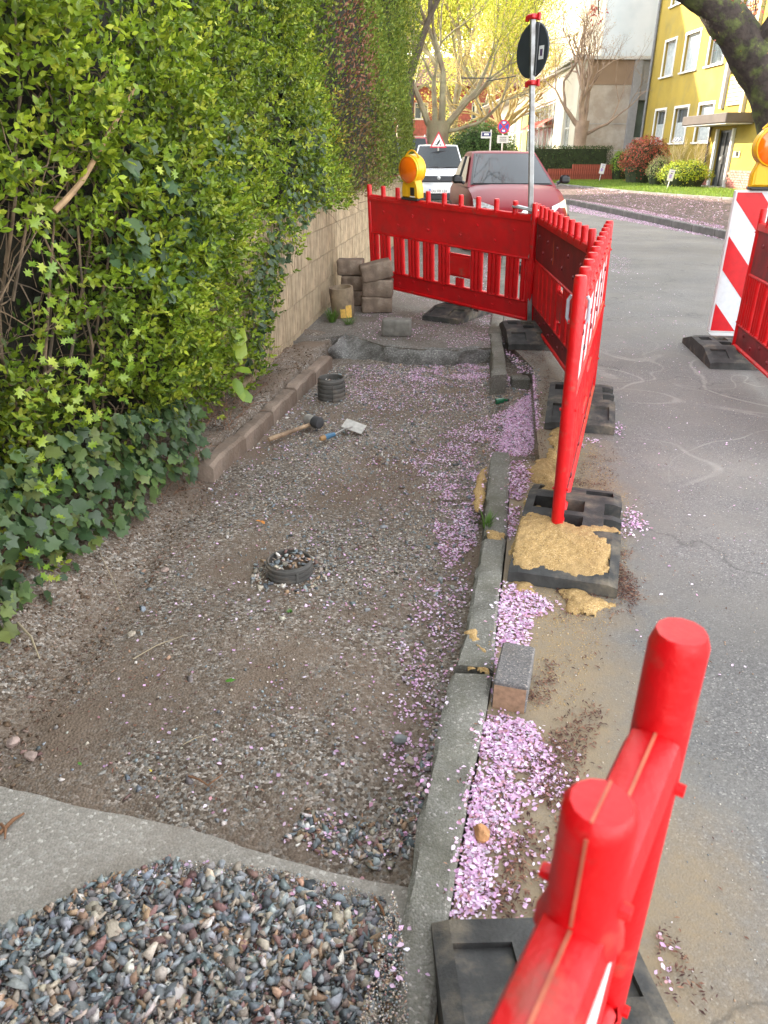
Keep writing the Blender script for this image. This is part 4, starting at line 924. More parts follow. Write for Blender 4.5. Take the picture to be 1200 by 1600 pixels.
def sow(px_poly, dens, z=0., size=.0108, keep=0., lst=petP, stack=.01):
    P_ = [G(x, y, z)[:2] for x, y in px_poly]; A_ = area(P_); n = int(A_*dens)
    if n < 1: return
    xy = scatter_poly(P_, n)
    if keep > 0:
        nz_ = vnoise(xy[:, 0], xy[:, 1], 9, 4)+.5*vnoise(xy[:, 0], xy[:, 1], 30, 8); xy = xy[nz_ > -0.45+keep]
    xy = xy+RNG.normal(0, .012, xy.shape)*(RNG.random((len(xy), 1))**2)*2.2
    lst.append((xy, size, stack))
sow([(708, 1425), (735, 1260), (757, 1130), (775, 1115), (828, 1132), (862, 1180), (846, 1240), (800, 1290), (765, 1330), (775, 1420)], 30000, keep=.08)
sow([(703, 1432), (722, 1330), (744, 1200), (757, 1120), (768, 1120), (770, 1200), (752, 1330), (742, 1432)], 22000, keep=.1)
sow([(735, 1260), (757, 1130), (830, 1130), (880, 1200), (870, 1290), (800, 1330)], 9000, keep=.3)
sow([(704, 1440), (735, 1260), (757, 1130), (830, 1130), (915, 1190), (930, 1300), (860, 1440)], 4200, keep=.4)
sow([(775, 1012), (782, 930), (798, 912), (850, 935), (868, 950), (828, 968), (822, 1012)], 28000, keep=.0)
sow([(768, 1102), (778, 1102), (777, 1015), (770, 1015)], 16000, keep=.1)
sow([(793, 860), (798, 700), (832, 738), (812, 790), (806, 830)], 24000, keep=.15)
sow([(778, 705), (795, 640), (832, 612), (838, 700), (820, 712)], 26000, z=-.12, keep=.0)
sow([(700, 705), (795, 640), (832, 612), (838, 700), (760, 720)], 7000, z=-.12, keep=.3)
sow([(788, 545), (832, 575), (828, 590), (795, 580)], 5000, z=0, keep=.3)
sow([(690, 770), (758, 722), (748, 850), (700, 885), (675, 830)], 14000, z=-.12, keep=.35)
sow([(655, 905), (738, 880), (718, 1000), (695, 1110), (650, 1250), (600, 1230), (625, 1000)], 4600, z=-.12, keep=.3)
sow([(640, 700), (790, 640), (770, 700), (700, 765), (650, 765)], 5200, z=-.12, keep=.3)
sow([(640, 578), (765, 566), (765, 592), (700, 603), (640, 600)], 9000, z=-.12, keep=.35)
sow([(540, 570), (765, 566), (765, 650), (560, 640)], 2200, z=-.12, keep=.2)
sow([(425, 1305), (500, 1262), (640, 1292), (625, 1352), (500, 1330)], 2600, z=-.12, keep=.3)
sow([(640, 1250), (700, 1100), (660, 1300), (620, 1330)], 4000, z=-.12, keep=.2)
sow([(120, 1200), (350, 700), (560, 570), (760, 570), (700, 1050), (630, 1340), (200, 1240)], 230, z=-.12, keep=.1)
sow([(350, 700), (560, 570), (760, 570), (700, 900), (560, 1100), (480, 900)], 350, z=-.12, keep=.3)
sow([(60, 1460), (260, 1340), (600, 1400), (660, 1600), (0, 1600)], 1700, z=-.07)
sow([(968, 805), (985, 790), (1010, 820), (1008, 838), (972, 838)], 9000, keep=.2)
sow([(905, 680), (935, 688), (945, 705), (910, 700)], 8000, keep=.2); sow([(958, 660), (972, 665), (970, 682), (958, 680)], 6000)
sow([(1025, 1450), (1045, 1470), (1060, 1530), (1045, 1550), (1020, 1520)], 5000, keep=.2)
sow([(745, 500), (760, 400), (800, 400), (795, 545), (775, 545)], 1800, keep=.3)
sow([(560, 500), (740, 480), (770, 540), (560, 530)], 900, keep=.25)
sow([(560, 492), (600, 486), (640, 498), (600, 505)], 1800, keep=.2); sow([(700, 530), (765, 520), (768, 545), (700, 545)], 1500, keep=.3)
sow([(950, 395), (985, 405), (985, 430), (950, 425)], 700, keep=.2); sow([(960, 400), (1060, 460), (1100, 600), (960, 560)], 60)
sow([(870, 560), (1195, 700), (1195, 1100), (1000, 1100), (960, 700)], 45)
sow([(890, 318), (1000, 338), (1130, 366), (1130, 375), (1000, 350), (890, 330)], 900, size=.022, keep=.0)
sow([(900, 300), (1130, 330), (1130, 362), (900, 316)], 60, size=.03, keep=.15)
sow([(600, 420), (720, 400), (760, 480), (620, 470)], 250)
xy = np.concatenate([a for a, _, _ in petP]); sz = np.concatenate([np.full(len(a), s) for a, s, _ in petP])
dens_k = np.concatenate([np.full(len(a), s) for a, _, s in petP])
n = len(xy); nrm = RNG.normal(0, .28, (n, 3)); nrm[:, 2] = 1
pos = np.column_stack([xy, zat(xy)+.003+RNG.uniform(0, .007, n)])
sc = sz*RNG.uniform(.5, 1.45, n); S3 = np.stack([sc*RNG.uniform(.8, 1.1, n), sc, sc*RNG.uniform(-1.2, 2.2, n)], 1)
o = cloud('cherry_petals', PET_V, PET_F, pos, frames(nrm, RNG.uniform(0, 6.28, n)), S3, palette(n, PINK, [.7, 4, 4, 2, 3, 1.2], .15), M_attr)
setp(o, 'pink cherry petals drifted along the kerb, in the gap and over the gravel', 'petals', kind='stuff')
# brown bud scales and litter
for poly_, d_, z_ in (([(870, 925), (960, 870), (1000, 935), (985, 960), (900, 960)], 9000, 0), ([(820, 1090), (860, 1035), (870, 1080), (840, 1110)], 9000, 0), ([(850, 1160), (930, 1100), (945, 1125), (880, 1260), (840, 1280), (800, 1440), (770, 1440), (800, 1300)], 9000, 0), ([(735, 1130), (880, 1140), (940, 1300), (850, 1450), (710, 1430)], 3500, 0),
                      ([(885, 745), (960, 760), (930, 790), (890, 780)], 5000, 0), ([(900, 715), (960, 700), (965, 760), (900, 740)], 1800, 0), ([(1020, 1440), (1060, 1480), (1110, 1570), (1080, 1580), (1030, 1540)], 7000, 0), ([(860, 940), (960, 950), (900, 1200), (850, 1040)], 700, 0), ([(805, 740), (860, 560), (850, 720), (830, 760)], 3500, 0),
                      ([(960, 860), (985, 860), (1000, 940), (960, 935)], 9000, 0), ([(800, 700), (830, 735), (800, 860), (793, 860)], 4000, 0), ([(770, 545), (835, 575), (870, 560), (860, 540)], 2500, 0), ([(120, 1200), (350, 700), (560, 570), (760, 570), (700, 1050), (630, 1340), (200, 1240)], 650, -.12), ([(0, 1180), (0, 900), (330, 740), (420, 800), (200, 1180)], 900, -.12), ([(570, 690), (660, 730), (640, 790), (560, 780)], 2500, -.12), ([(560, 500), (740, 480), (770, 540), (520, 530)], 900, 0), ([(60, 1460), (260, 1340), (600, 1400), (660, 1600), (0, 1600)], 260, -.07), ([(960, 700), (1195, 700), (1195, 1500), (1000, 1500)], 25, 0)):
    sow(poly_, d_*(2.6 if z_ == 0 else 1.3), z_, .016, .2, litP)
xy = np.concatenate([a for a, _, _ in litP]); n = len(xy); nrm = RNG.normal(0, .25, (n, 3)); nrm[:, 2] = 1; s_ = RNG.uniform(.006, .017, n)
o = cloud('bud_scales', QLEAF_V, QLEAF_F, np.column_stack([xy, zat(xy)+.003+RNG.uniform(0, .008, n)]), frames(nrm, RNG.uniform(0, 6.28, n)), np.stack([s_*.55, s_, s_*1.2], 1), palette(n, [(.10, .04, .03), (.16, .07, .045), (.07, .03, .025), (.24, .13, .08)], None, .2), M_litter)
setp(o, 'reddish brown bud scales and litter among the petals', 'litter', kind='stuff')
# gravel
GREY = [(.21, .245, .26), (.31, .33, .33), (.14, .155, .165), (.38, .325, .26), (.49, .42, .34), (.25, .15, .135), (.68, .63, .58), (.39, .26, .17), (.24, .22, .21)]
def gravel(name, xy, size, tv, tf, label, cols=GREY, wts=None, sink=.25, zoff=0., jit=.22, cat='gravel'):
    n = len(xy); nrm = RNG.normal(0, 1, (n, 3)); S = size[:, None]*RNG.uniform(.55, 1.15, (n, 3)); S[:, 2] *= .8
    nrm = RNG.normal(0, .45, (n, 3)); nrm[:, 2] = 1
    pos = np.column_stack([xy, zat(xy)+zoff+size*(.5-sink)])
    fr2 = frames(nrm, RNG.uniform(0, 6.28, n)); pc = palette(n, cols, wts, .18)
    o = cloud(name, tv, tf, pos, fr2, S, pc, M_stones, jitter=jit) if tv is OCT_V else rocks(name, pos, fr2, S*1.15, pc, M_stones); return setp(o, label, cat, kind='stuff')
def heapz(xy): return xy
P_ = [G(x, y, -.06)[:2] for x, y in [(-60, 1475), (60, 1425), (150, 1372), (260, 1338), (420, 1350), (600, 1395), (625, 1480), (640, 1660), (-260, 1750)]]
A_ = area(P_)
xy = scatter_poly(P_, 19000); s_ = .0024+.0165*RNG.random(len(xy))**4.4
edge = vnoise(xy[:, 0], xy[:, 1], 8, 2); k_ = RNG.random(len(xy)) < 1; 
yl = np.interp(xy[:, 0], [-.9, -.72, -.58, -.3, 0], [1.10, 1.16, 1.20, 1.15, 1.08]); dd = np.clip((yl-xy[:, 1])/.14, -.3, 1)
keep = (RNG.random(len(xy)) < .25+1.1*dd); xy, s_, dd = xy[keep], s_[keep], dd[keep]
hz_ = np.clip(dd, 0, 1)*.020*RNG.random(len(xy))
n = len(xy); nrm = RNG.normal(0, .7, (n, 3)); nrm[:, 2] += 1; S = s_[:, None]*RNG.uniform(.75, 1.25, (n, 3))
o = rocks('foreground_gravel', np.column_stack([xy, -.073+s_*.4+hz_]), frames(nrm, RNG.uniform(0, 6.28, n)), S, palette(n, GREY, [5, 7, 2.2, 4, 2.6, 2, 1.4, 2, 2.5], .2), M_stones); setp(o, 'heap of blue grey and brown crushed stone on the near concrete slab', 'gravel', kind='stuff')
xy = scatter_poly(P_, 26000); s_ = RNG.uniform(.0012, .0036, len(xy)); dd = (np.interp(xy[:, 0], [-.9, -.72, -.58, -.3, 0], [1.10, 1.16, 1.20, 1.15, 1.08])-xy[:, 1])
q_ = dd+.03*RNG.normal(0, 1, len(dd)) > -.05; xy, s_ = xy[q_], s_[q_]; gravel('foreground_grit', xy, s_, OCT_V, OCT_F, 'fine grit between the foreground stones', wts=[2, 4, 1, 6, 4, 2, 2, 3, 3], zoff=.004)
EX = [G(x, y, -.12)[:2] for x, y in [(0, 1200), (130, 1010), (340, 740), (512, 572), (765, 568), (840, 600), (838, 705), (760, 720), (745, 850), (700, 1050), (640, 1340), (420, 1320), (200, 1250)]]
xy = scatter_poly(EX, 42000); nn2 = vnoise(xy[:, 0], xy[:, 1], 1.6, 11)+.35*(xy[:, 1]-2.6)/2+.3*(xy[:, 0]+.4); xy = xy[RNG.random(len(xy)) < np.clip(.16+nn2*.95+.25*(xy[:, 0]+.3), .05, 1)]
s_ = .002+.0065*RNG.random(len(xy))**2.5; gravel('gravel_chips', xy, s_, OCT_V, OCT_F, 'small mixed stone chips over the whole dug out strip', wts=[4, 6, 2, 6, 4, 2, 3, 2, 3])
xy = scatter_poly(EX, 5200); nn2 = vnoise(xy[:, 0], xy[:, 1], 1.3, 13)+.5*(xy[:, 1]-2.8)/2; xy = xy[RNG.random(len(xy)) < np.clip(.2+nn2*.8, .05, 1)]
s_ = .006+.012*RNG.random(len(xy))**2; gravel('gravel_stones', xy, s_, ICO_V, ICO_F, 'coarser grey stones scattered over the dug out strip', wts=[5, 5, 3, 3, 2.5, 2, 1.5, 1, 2], sink=.3)
# coarser near the kerb foot and around the near pipe, soil crumbs on the bank
P_ = [G(x, y, -.12)[:2] for x, y in [(440, 1310), (480, 1262), (560, 1280), (640, 1250), (690, 1100), (650, 1330), (600, 1355)]]
xy = scatter_poly(P_, 420); gravel('kerb_foot_stones', xy, .006+.011*RNG.random(len(xy))**1.6, ICO_V, ICO_F, 'blue grey stones in the corner between slab and nearest kerb')
for c_, rr, nn3, l_ in ((pipe1.location, r1*1.6, 330, 'stones inside and around the near pipe stub'), (pipe2.location, r2*.84, 110, 'stones filling the far pipe stub')):
    a = RNG.uniform(0, 6.28, nn3); q = rr*np.sqrt(RNG.random(nn3)); xy = np.column_stack([c_[0]+q*np.cos(a), c_[1]+q*np.sin(a)]); n = nn3; s_ = RNG.uniform(.006, .017, n)
    rin = (r1 if rr > r1*1.2 else r2)*.8; hh = .07 if rr > r1*1.2 else .14; rout = (r1 if rr > r1*1.2 else r2)*1.05
    k = (q < rin) | (q > rout); z = np.where(q < rin, c_[2]+hh*.8+RNG.uniform(-.01, .014, n), zat(xy)+s_*.3); nrm = RNG.normal(0, .5, (n, 3)); nrm[:, 2] = 1
    xy, z, s_, nrm = xy[k], z[k], s_[k], nrm[k]; n = len(xy)
    o = rocks('pipe_stones', np.column_stack([xy, z]), frames(nrm, RNG.uniform(0, 6, n)), s_[:, None]*RNG.uniform(.7, 1.2, (n, 3)), palette(n, GREY, None, .2), M_stones); setp(o, l_, 'gravel', kind='stuff')
P_ = [(-1.75, 1.0), (-1.0, 1.0), (-.93, 2.2), (-.85, 3.5), (-1.2, 3.6), (-1.6, 2.4)]
xy = scatter_poly(P_, 6000); SOIL = [(.13, .085, .055), (.17, .115, .08), (.21, .15, .11), (.26, .19, .15), (.10, .065, .04)]
gravel('soil_crumbs', xy, .003+.009*RNG.random(len(xy))**3, ICO_V, ICO_F, 'reddish soil crumbs and small stones on the bank under the hedge', cols=SOIL, sink=.35, cat='soil')
P_ = [(-1.2, 3.5), (-.98, 3.5), (-.52, 5.8), (-.80, 6.1)]; xy = scatter_poly(P_, 1600)
gravel('soil_crumbs', xy, .003+.009*RNG.random(len(xy))**3, ICO_V, ICO_F, 'soil crumbs behind the edging stones at the wall', cols=SOIL, sink=.35, cat='soil')
xy = scatter_poly([(.3, .5), (1.4, .5), (2.6, 3), (2.2, 6), (1.2, 6), (1.2, 5.4), (.9, 3.6), (.55, 2.6)], 4500)
gravel('road_grit', xy, RNG.uniform(.0012, .0035, len(xy)), OCT_V, OCT_F, 'fine grit strewn on the asphalt by the works', wts=[2, 4, 3, 5, 5, 1, 3, 2, 2])
SG = [(.48, .32, .13), (.58, .41, .19), (.38, .24, .09)]
for P_, nq in ((gp((790, 905), (820, 770), (900, 650), (985, 780), (975, 950), (880, 985), (800, 945)), 9000), (gp((760, 1010), (780, 1120), (900, 1100), (960, 960), (800, 930)), 2500)):
    xy = scatter_poly(P_, nq); gravel('sand_grains', xy, RNG.uniform(.0008, .0024, len(xy)), OCT_V, OCT_F, 'loose sand grains strewn round the sandy foot plate', cols=SG, cat='sand')
# grass blades on the lawn
P_ = [(gxe(y)+.1, y) for y in (20, 24, 28, 32, 37)]+[(12.2, 37), (12.0, 30), (12.0, 20)]
xy = scatter_poly(P_, 26000); n = len(xy); nrm = RNG.normal(0, .35, (n, 3)); nrm[:, 2] = 1; fr_ = frames(np.cross(nrm, RNG.normal(0, 1, (n, 3))), np.zeros(n))
R3 = frames(nrm, RNG.uniform(0, 6.28, n)); R3 = np.stack([R3[:, :, 0], R3[:, :, 2], R3[:, :, 1]], 2); s_ = RNG.uniform(.05, .11, n)
o = cloud('lawn_grass', QLEAF_V, QLEAF_F, np.column_stack([xy, gz(xy[:, 0], xy[:, 1])+.01]), R3, np.stack([s_*.25, s_, s_], 1), palette(n, [(.11, .20, .02), (.16, .25, .03), (.20, .27, .04)], None, .15), mat('foliage_grass', (1, 1, 1), .7, attr=True, transl=.35))
setp(o, 'short bright green grass of the front lawn', 'grass', kind='stuff')

# ------------------------------------------------------------------ hedge
M_leaf = mat('foliage', (1, 1, 1), .42, attr=True, var=.12, scale=30, transl=.32, spec=.45)
M_leafd = mat('foliage_dull', (1, 1, 1), .6, attr=True, var=.15, scale=30, transl=.25, spec=.3)
M_bark = mat('hedge_bark', (.20, .135, .08), .85, var=.35, scale=14, bump=.6, bscale=60, col2=(.10, .075, .05), c2scale=6)
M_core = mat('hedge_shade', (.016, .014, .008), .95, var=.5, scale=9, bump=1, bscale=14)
def hx(Y, z):      # x of the hedge face
    b = np.interp(Y, [-3, 1, 2.2, 3.2, 4.2, 5.0, 6, 8, 10.5, 14.5], [-1.75, -1.45, -1.30, -1.08, -.92, -.82, -.70, -.36, .02, .48])
    b = b+np.where(Y < 5, .10*np.clip((z-.3)/.9, 0, 1), .0)+.06*np.sin(Y*1.9+z*1.3)+.05*np.sin(z*2.7+Y*.8)
    b = b-np.where((Y > 6.5), .05*np.clip((z-1)/3, 0, 1), 0)
    return b
def hzmin(Y):      # lower border of the foliage
    return np.interp(Y, [-3, 2.0, 2.6, 3.2, 3.8, 4.6, 5.0, 5.3, 5.6, 5.9, 6.3, 15], [-.05, -.05, -.02, .02, .06, .03, .04, .14, .45, .82, .95, 1.02])
hedge = empty('hedge', (-1.2, 4, 0), 0, 'dense green privet hedge filling the left side, with bare twigs showing at its near end', 'hedge')
conif = empty('hedge', (0, 10, 0), 0, 'taller fine leaved conifer hedge with a brown dead stripe, standing on the ribbed wall', 'hedge')
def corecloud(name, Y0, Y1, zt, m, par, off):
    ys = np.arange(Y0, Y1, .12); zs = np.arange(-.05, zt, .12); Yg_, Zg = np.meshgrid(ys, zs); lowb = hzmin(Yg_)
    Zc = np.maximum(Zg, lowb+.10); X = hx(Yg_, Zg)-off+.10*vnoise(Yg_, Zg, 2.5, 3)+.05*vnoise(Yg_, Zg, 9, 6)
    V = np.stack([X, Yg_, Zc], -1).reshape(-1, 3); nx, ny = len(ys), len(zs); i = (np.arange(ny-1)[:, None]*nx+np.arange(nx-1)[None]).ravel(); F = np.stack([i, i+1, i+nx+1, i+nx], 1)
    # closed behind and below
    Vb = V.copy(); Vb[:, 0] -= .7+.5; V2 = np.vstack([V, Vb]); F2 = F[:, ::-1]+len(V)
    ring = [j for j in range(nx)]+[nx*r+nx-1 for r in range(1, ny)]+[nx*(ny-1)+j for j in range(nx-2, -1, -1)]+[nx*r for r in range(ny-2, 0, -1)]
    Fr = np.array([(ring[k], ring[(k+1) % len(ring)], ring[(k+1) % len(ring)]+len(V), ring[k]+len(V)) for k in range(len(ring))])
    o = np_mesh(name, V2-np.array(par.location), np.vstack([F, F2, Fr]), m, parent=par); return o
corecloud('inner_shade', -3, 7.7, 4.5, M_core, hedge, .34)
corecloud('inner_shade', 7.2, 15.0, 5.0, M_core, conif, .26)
def orient(dirs, nrm):
    """matrices whose y axis follows dirs and whose z axis is close to nrm"""
    y = dirs/np.linalg.norm(dirs, axis=1, keepdims=True); x = np.cross(y, nrm); x /= np.linalg.norm(x, axis=1, keepdims=True)+1e-9; z = np.cross(x, y); return np.stack([x, y, z], 2)
BR = [(.20, .28, .022), (.13, .20, .018), (.28, .35, .03), (.08, .13, .014), (.38, .42, .05)]
def hole(Y, z):    # bare twiggy places near the camera
    return .95*np.exp(-(((Y-2.56)/.30)**2+((z-1.08)/.24)**2)**1.5)+.8*np.exp(-((Y-2.78)/.2)**2-((z-.74)/.13)**2)+.7*np.exp(-((Y-2.3)/.2)**2-((z-.85)/.2)**2)
# privet sprigs
n = 14500; Y = RNG.uniform(.7, 7.6, n); z = RNG.uniform(-.05, 4.3, n)
Y = np.concatenate([Y, RNG.uniform(1.2, 4.2, 3800)]); z = np.concatenate([z, RNG.uniform(.25, 1.9, 3800)])
zm = hzmin(Y); k = (z > zm+.03) & (RNG.random(len(Y)) > hole(Y, z)*1.15) & ~((z < .42+.1*np.sin(Y*7)) & (Y < 3.6) & (RNG.random(len(Y)) < .9)) & ~((Y > 6.4) & (z > 2.2) & (RNG.random(len(Y)) < .5))
Y, z = Y[k], z[k]; n = len(Y)
dep = RNG.random(n)**1.6*.26; lump = .12*vnoise(Y, z, 2.2, 5)+.09*vnoise(Y, z, 6, 1); x = hx(Y, z)-dep+.04+lump
org = np.column_stack([x, Y, z]); sd = np.column_stack([RNG.uniform(.25, 1.1, n), RNG.normal(-.12, .5, n), RNG.normal(.38, .45, n)]); sd /= np.linalg.norm(sd, axis=1, keepdims=True)
tone = vnoise(Y, z, 1.4, 21)
LP, LR, LS, LC = [], [], [], []; stemsegs = []
Lst = RNG.uniform(.05, .11, n)
side = np.cross(sd, RNG.normal(0, 1, (n, 3))); side /= np.linalg.norm(side, axis=1, keepdims=True); side2 = np.cross(sd, side)
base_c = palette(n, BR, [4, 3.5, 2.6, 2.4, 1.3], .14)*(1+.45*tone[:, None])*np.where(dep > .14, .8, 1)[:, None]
base_c *= np.interp(z, [0, .6, 1.5], [.85, 1, 1.05])[:, None]  # outer and upper leaves lighter: light on them put into the colour
for pair in range(4):
    t = (pair+.6)/4.2; a = pair*PI/2*.97+RNG.normal(0, .15, n)
    for s in (-1, 1):
        out = (side*np.cos(a)[:, None]+side2*np.sin(a)[:, None])*s
        d = out*(.95-.28*pair)+sd*(.45+.3*pair); d[:, 2] += .05
        LP.append(org+sd*(Lst*t)[:, None]); nr = sd-out*.35+np.array([0, 0, .25]); LR.append(orient(d, nr))
        LS.append(RNG.uniform(.026, .043, n)*(1-.10*pair)); LC.append(base_c*(1+.13*pair/3)*(1+RNG.normal(0, .08, (n, 1))))
LP = np.concatenate(LP); LR = np.concatenate(LR); LS = np.concatenate(LS); LC = np.clip(np.concatenate(LC), .004, 1)
LVm = np.array(LEAF_V)*np.array([1.05, 1, 1])
# the leaves that show largest are single parts
pr = LP-np.array([0, 0, CH]); zc_ = pr@fw; ux = 600+CF*(pr@rv)/zc_; uy = 800-CF*(pr@uv_)/zc_
vis = (ux > 5) & (ux < 470) & (uy > 5) & (uy < 900) & (LP[:, 0] > hx(LP[:, 1], LP[:, 2])+.045); size_ = np.where(vis, LS/zc_, 0); big = np.argsort(-size_)[:150]; big = big[size_[big] > 0]
def leaf_parts(par, idx, V_, F_, pos, rot, scl, colr, m_pref, nm='leaf'):
    cols = [(.20, .28, .022), (.28, .35, .03), (.13, .20, .018)] if m_pref == 'privet' else [(.055, .10, .036), (.08, .135, .045), (.04, .075, .03)]
    if m_pref == 'lime': cols = [(.22, .33, .03), (.29, .38, .04), (.17, .28, .03)]
    ms = []
    for i, c in enumerate(cols):
        mm = mat('%s_leaf_%d' % (m_pref, i), c, .4, var=.15, scale=40, transl=.3, spec=.5); me = MB().add([tuple(v) for v in V_], F_).mesh(nm, True); me.materials.append(mm); ms.append(me)
    for j in idx:
        o = bpy.data.objects.new(nm, ms[int(RNG.integers(3))]); COL.objects.link(o); o.parent = par; s = scl[j]
        mm = Matrix([list(rot[j][r] * s)+[float(pos[j][r])] for r in range(3)]+[[0, 0, 0, 1]]); o.matrix_world = mm
        o.matrix_parent_inverse = Matrix(); o.matrix_basis = Matrix.Translation(-Vector(par.location))@mm
leaf_parts(hedge, big, LVm, LEAF_F, LP, LR, LS, LC, 'privet')
msk = np.ones(len(LP), bool); msk[big] = False
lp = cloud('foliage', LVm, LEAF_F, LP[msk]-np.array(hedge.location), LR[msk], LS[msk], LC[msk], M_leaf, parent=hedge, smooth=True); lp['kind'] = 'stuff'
# deeper filler leaves
n = 21000; Y = RNG.uniform(.7, 7.6, n); z = RNG.uniform(-.03, 4.3, n); k = (z > hzmin(Y)+.04) & (RNG.random(n) > hole(Y, z)); Y, z = Y[k], z[k]; n = len(Y)
x = hx(Y, z)-RNG.uniform(.10, .36, n); nr = np.column_stack([RNG.normal(.7, .5, n), RNG.normal(-.2, .6, n), RNG.normal(.3, .6, n)])
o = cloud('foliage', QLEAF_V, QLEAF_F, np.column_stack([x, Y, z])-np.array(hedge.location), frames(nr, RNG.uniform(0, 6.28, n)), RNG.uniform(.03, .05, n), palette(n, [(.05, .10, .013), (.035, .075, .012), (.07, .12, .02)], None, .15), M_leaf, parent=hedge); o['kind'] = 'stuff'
# bare branches near the camera
mb_ = []
def wander(p, d, L_, r_, wob, n_=9, rr=random):
    pts = [Vector(p)]; d = Vector(d).normalized(); q = Vector(p)
    for i in range(n_): d = (d+Vector((rr.gauss(0, wob), rr.gauss(0, wob), rr.gauss(0, wob)))).normalized(); q = q+d*(L_/n_); pts.append(q.copy())
    return pts, [r_*(1-.75*i/n_) for i in range(n_+1)]
rr = random.Random(5); twigm = MB()
for i in range(34):
    y = rr.uniform(1.5, 3.3) if i < 24 else rr.uniform(3.3, 6.0); x = float(hx(y, .4))-rr.uniform(.12, .34); big_ = i < 16
    pts, rad = wander((x, y, -.02), (rr.uniform(-.05, .22), rr.gauss(0, .35), 1), rr.uniform(1.2, 2.4), rr.uniform(.008, .016) if big_ else rr.uniform(.005, .009), .10, 14, rr)
    pts = [Vector((min(p.x, float(hx(p.y, p.z))-.07), p.y, p.z)) for p in pts]
    if big_: setp(MB().tube([p-Vector(hedge.location) for p in pts], rad, 7).build('branch', M_bark, hedge, smooth=True))
    else: twigm.tube([p-Vector(hedge.location) for p in pts], rad, 5)
for i in range(520):
    y = rr.uniform(1.5, 3.4) if i < 400 else rr.uniform(3.4, 6.2); zz = rr.uniform(.2, 1.7) if i < 460 else rr.uniform(.0, .4); x = float(hx(y, zz))-rr.uniform(.06, .30)
    pts, rad = wander((x, y, zz), (rr.uniform(-.2, .35), rr.gauss(0, .7), rr.gauss(.2, .8)), rr.uniform(.12, .5), rr.uniform(.0016, .004), .22, 6, rr)
    pts = [Vector((min(p.x, float(hx(p.y, p.z))-.02), p.y, p.z)) for p in pts]; twigm.tube([p-Vector(hedge.location) for p in pts], rad, 4, cap=False)
o = twigm.build('twigs', M_bark, hedge); o['kind'] = 'stuff'
# one thick bare branch crossing the front of the hedge (measured)
def onhedge(px, py, off=0.):
    d = ray(px, py)/ray(px, py)[1]
    for t in np.arange(1., 9, .01):
        p = np.array([0, 0, CH])+d*t
        if p[0] < hx(p[1], p[2])+off: return p
    return p
bpts = [onhedge(x, y, .0+.04*i/6) for i, (x, y) in enumerate(((85, 330), (105, 310), (128, 283), (150, 245), (172, 205), (195, 165), (214, 133)))]
MB().tube([Vector(p)-Vector(hedge.location)for p in bpts], [.0105, .0105, .0095, .009, .008, .006, .0045], 8).build('branch', mat('pale_branch', (.33, .21, .11), .8, var=.25, scale=30), hedge, smooth=True)
for px, py, px2, py2 in ((70, 560, 85, 340), (20, 470, 60, 250), (110, 560, 150, 330), (150, 520, 180, 330), (165, 620, 120, 480), (30, 620, 100, 560), (105, 460, 70, 370)):
    a, b = Vector(onhedge(px, py, -.13)), Vector(onhedge(px2, py2, -.10)); cc = [a+(b-a)*(t/7)+Vector((0, .016*mnoise((t*.4, px*.1, 0)), .01*mnoise((t*.4, py*.1, 5)))) for t in range(8)]
    MB().tube([v-Vector(hedge.location) for v in cc], [.0065*(1-.06*t) for t in range(8)], 6).build('branch', M_bark, hedge, smooth=True)
# dead twigs at the hedge foot
tw2 = MB()
for i in range(260):
    y = rr.uniform(2.2, 5.9); x = float(hx(y, .1))-rr.uniform(-.02, .2); zz = max(float(exz(np.array([x]), np.array([y]))[0]), -.1)
    pts, rad = wander((x, y, zz), (rr.gauss(.2, .5), rr.gauss(0, .6), rr.uniform(.1, 1)), rr.uniform(.08, .28), rr.uniform(.001, .0022), .25, 5, rr); tw2.tube(pts, rad, 4, cap=False)
setp(tw2.build('root_twigs', mat('dry_twig', (.24, .12, .07), .9, var=.3, scale=20)), 'thin dry reddish twigs and roots at the bare foot of the hedge', 'twigs', kind='stuff')
# ivy
ivy = empty('ivy', (-1.2, 2.6, .2), 0, 'dark green ivy with large lobed leaves hanging over the bank at the lower left', 'ivy')
def leafcurtain(par, n, yr, zf, size, V_, F_, cols, pref, nparts, off=.06, nm='leaf', droop=.55):
    Y = RNG.uniform(*yr, n); z = zf(Y, RNG.random(n)); x = hx(Y, z)+off+.05*vnoise(Y, z, 3, 8)-RNG.random(n)**2*.10
    d = np.column_stack([RNG.normal(.35, .3, n), RNG.normal(0, .55, n), RNG.normal(-droop, .35, n)]); nr = np.column_stack([RNG.normal(1, .3, n), RNG.normal(-.35, .35, n), RNG.normal(.55, .3, n)])
    P_ = np.column_stack([x, Y, z]); Rm = orient(d, nr); S_ = RNG.uniform(*size, n); C_ = palette(n, cols, None, .15); loc = np.array(par.location)
    idx = np.argsort(-(x-hx(Y, z)))[:nparts]; leaf_parts(par, idx, V_, F_, P_, Rm, S_, C_, pref, nm); m_ = np.ones(n, bool); m_[idx] = False
    o = cloud('foliage', V_, F_, P_[m_]-loc, Rm[m_], S_[m_], C_[m_], M_leaf, parent=par); o['kind'] = 'stuff'
IV = [(.055, .10, .035), (.075, .13, .04), (.04, .075, .03), (.11, .17, .05), (.15, .19, .05)]
leafcurtain(ivy, 880, (1.7, 3.55), lambda Y, u: -.04+np.interp(Y, [1.7, 2.5, 3.1, 3.6], [.62, .52, .44, .36])*u**.9+.02, (.030, .068), IVY_V, IVY_F, IV, 'ivy', 190)
ivy2 = empty('ivy', (-.8, 5.4, .6), 0, 'ivy patch with small dark leaves where the hedge meets the ribbed wall', 'ivy')
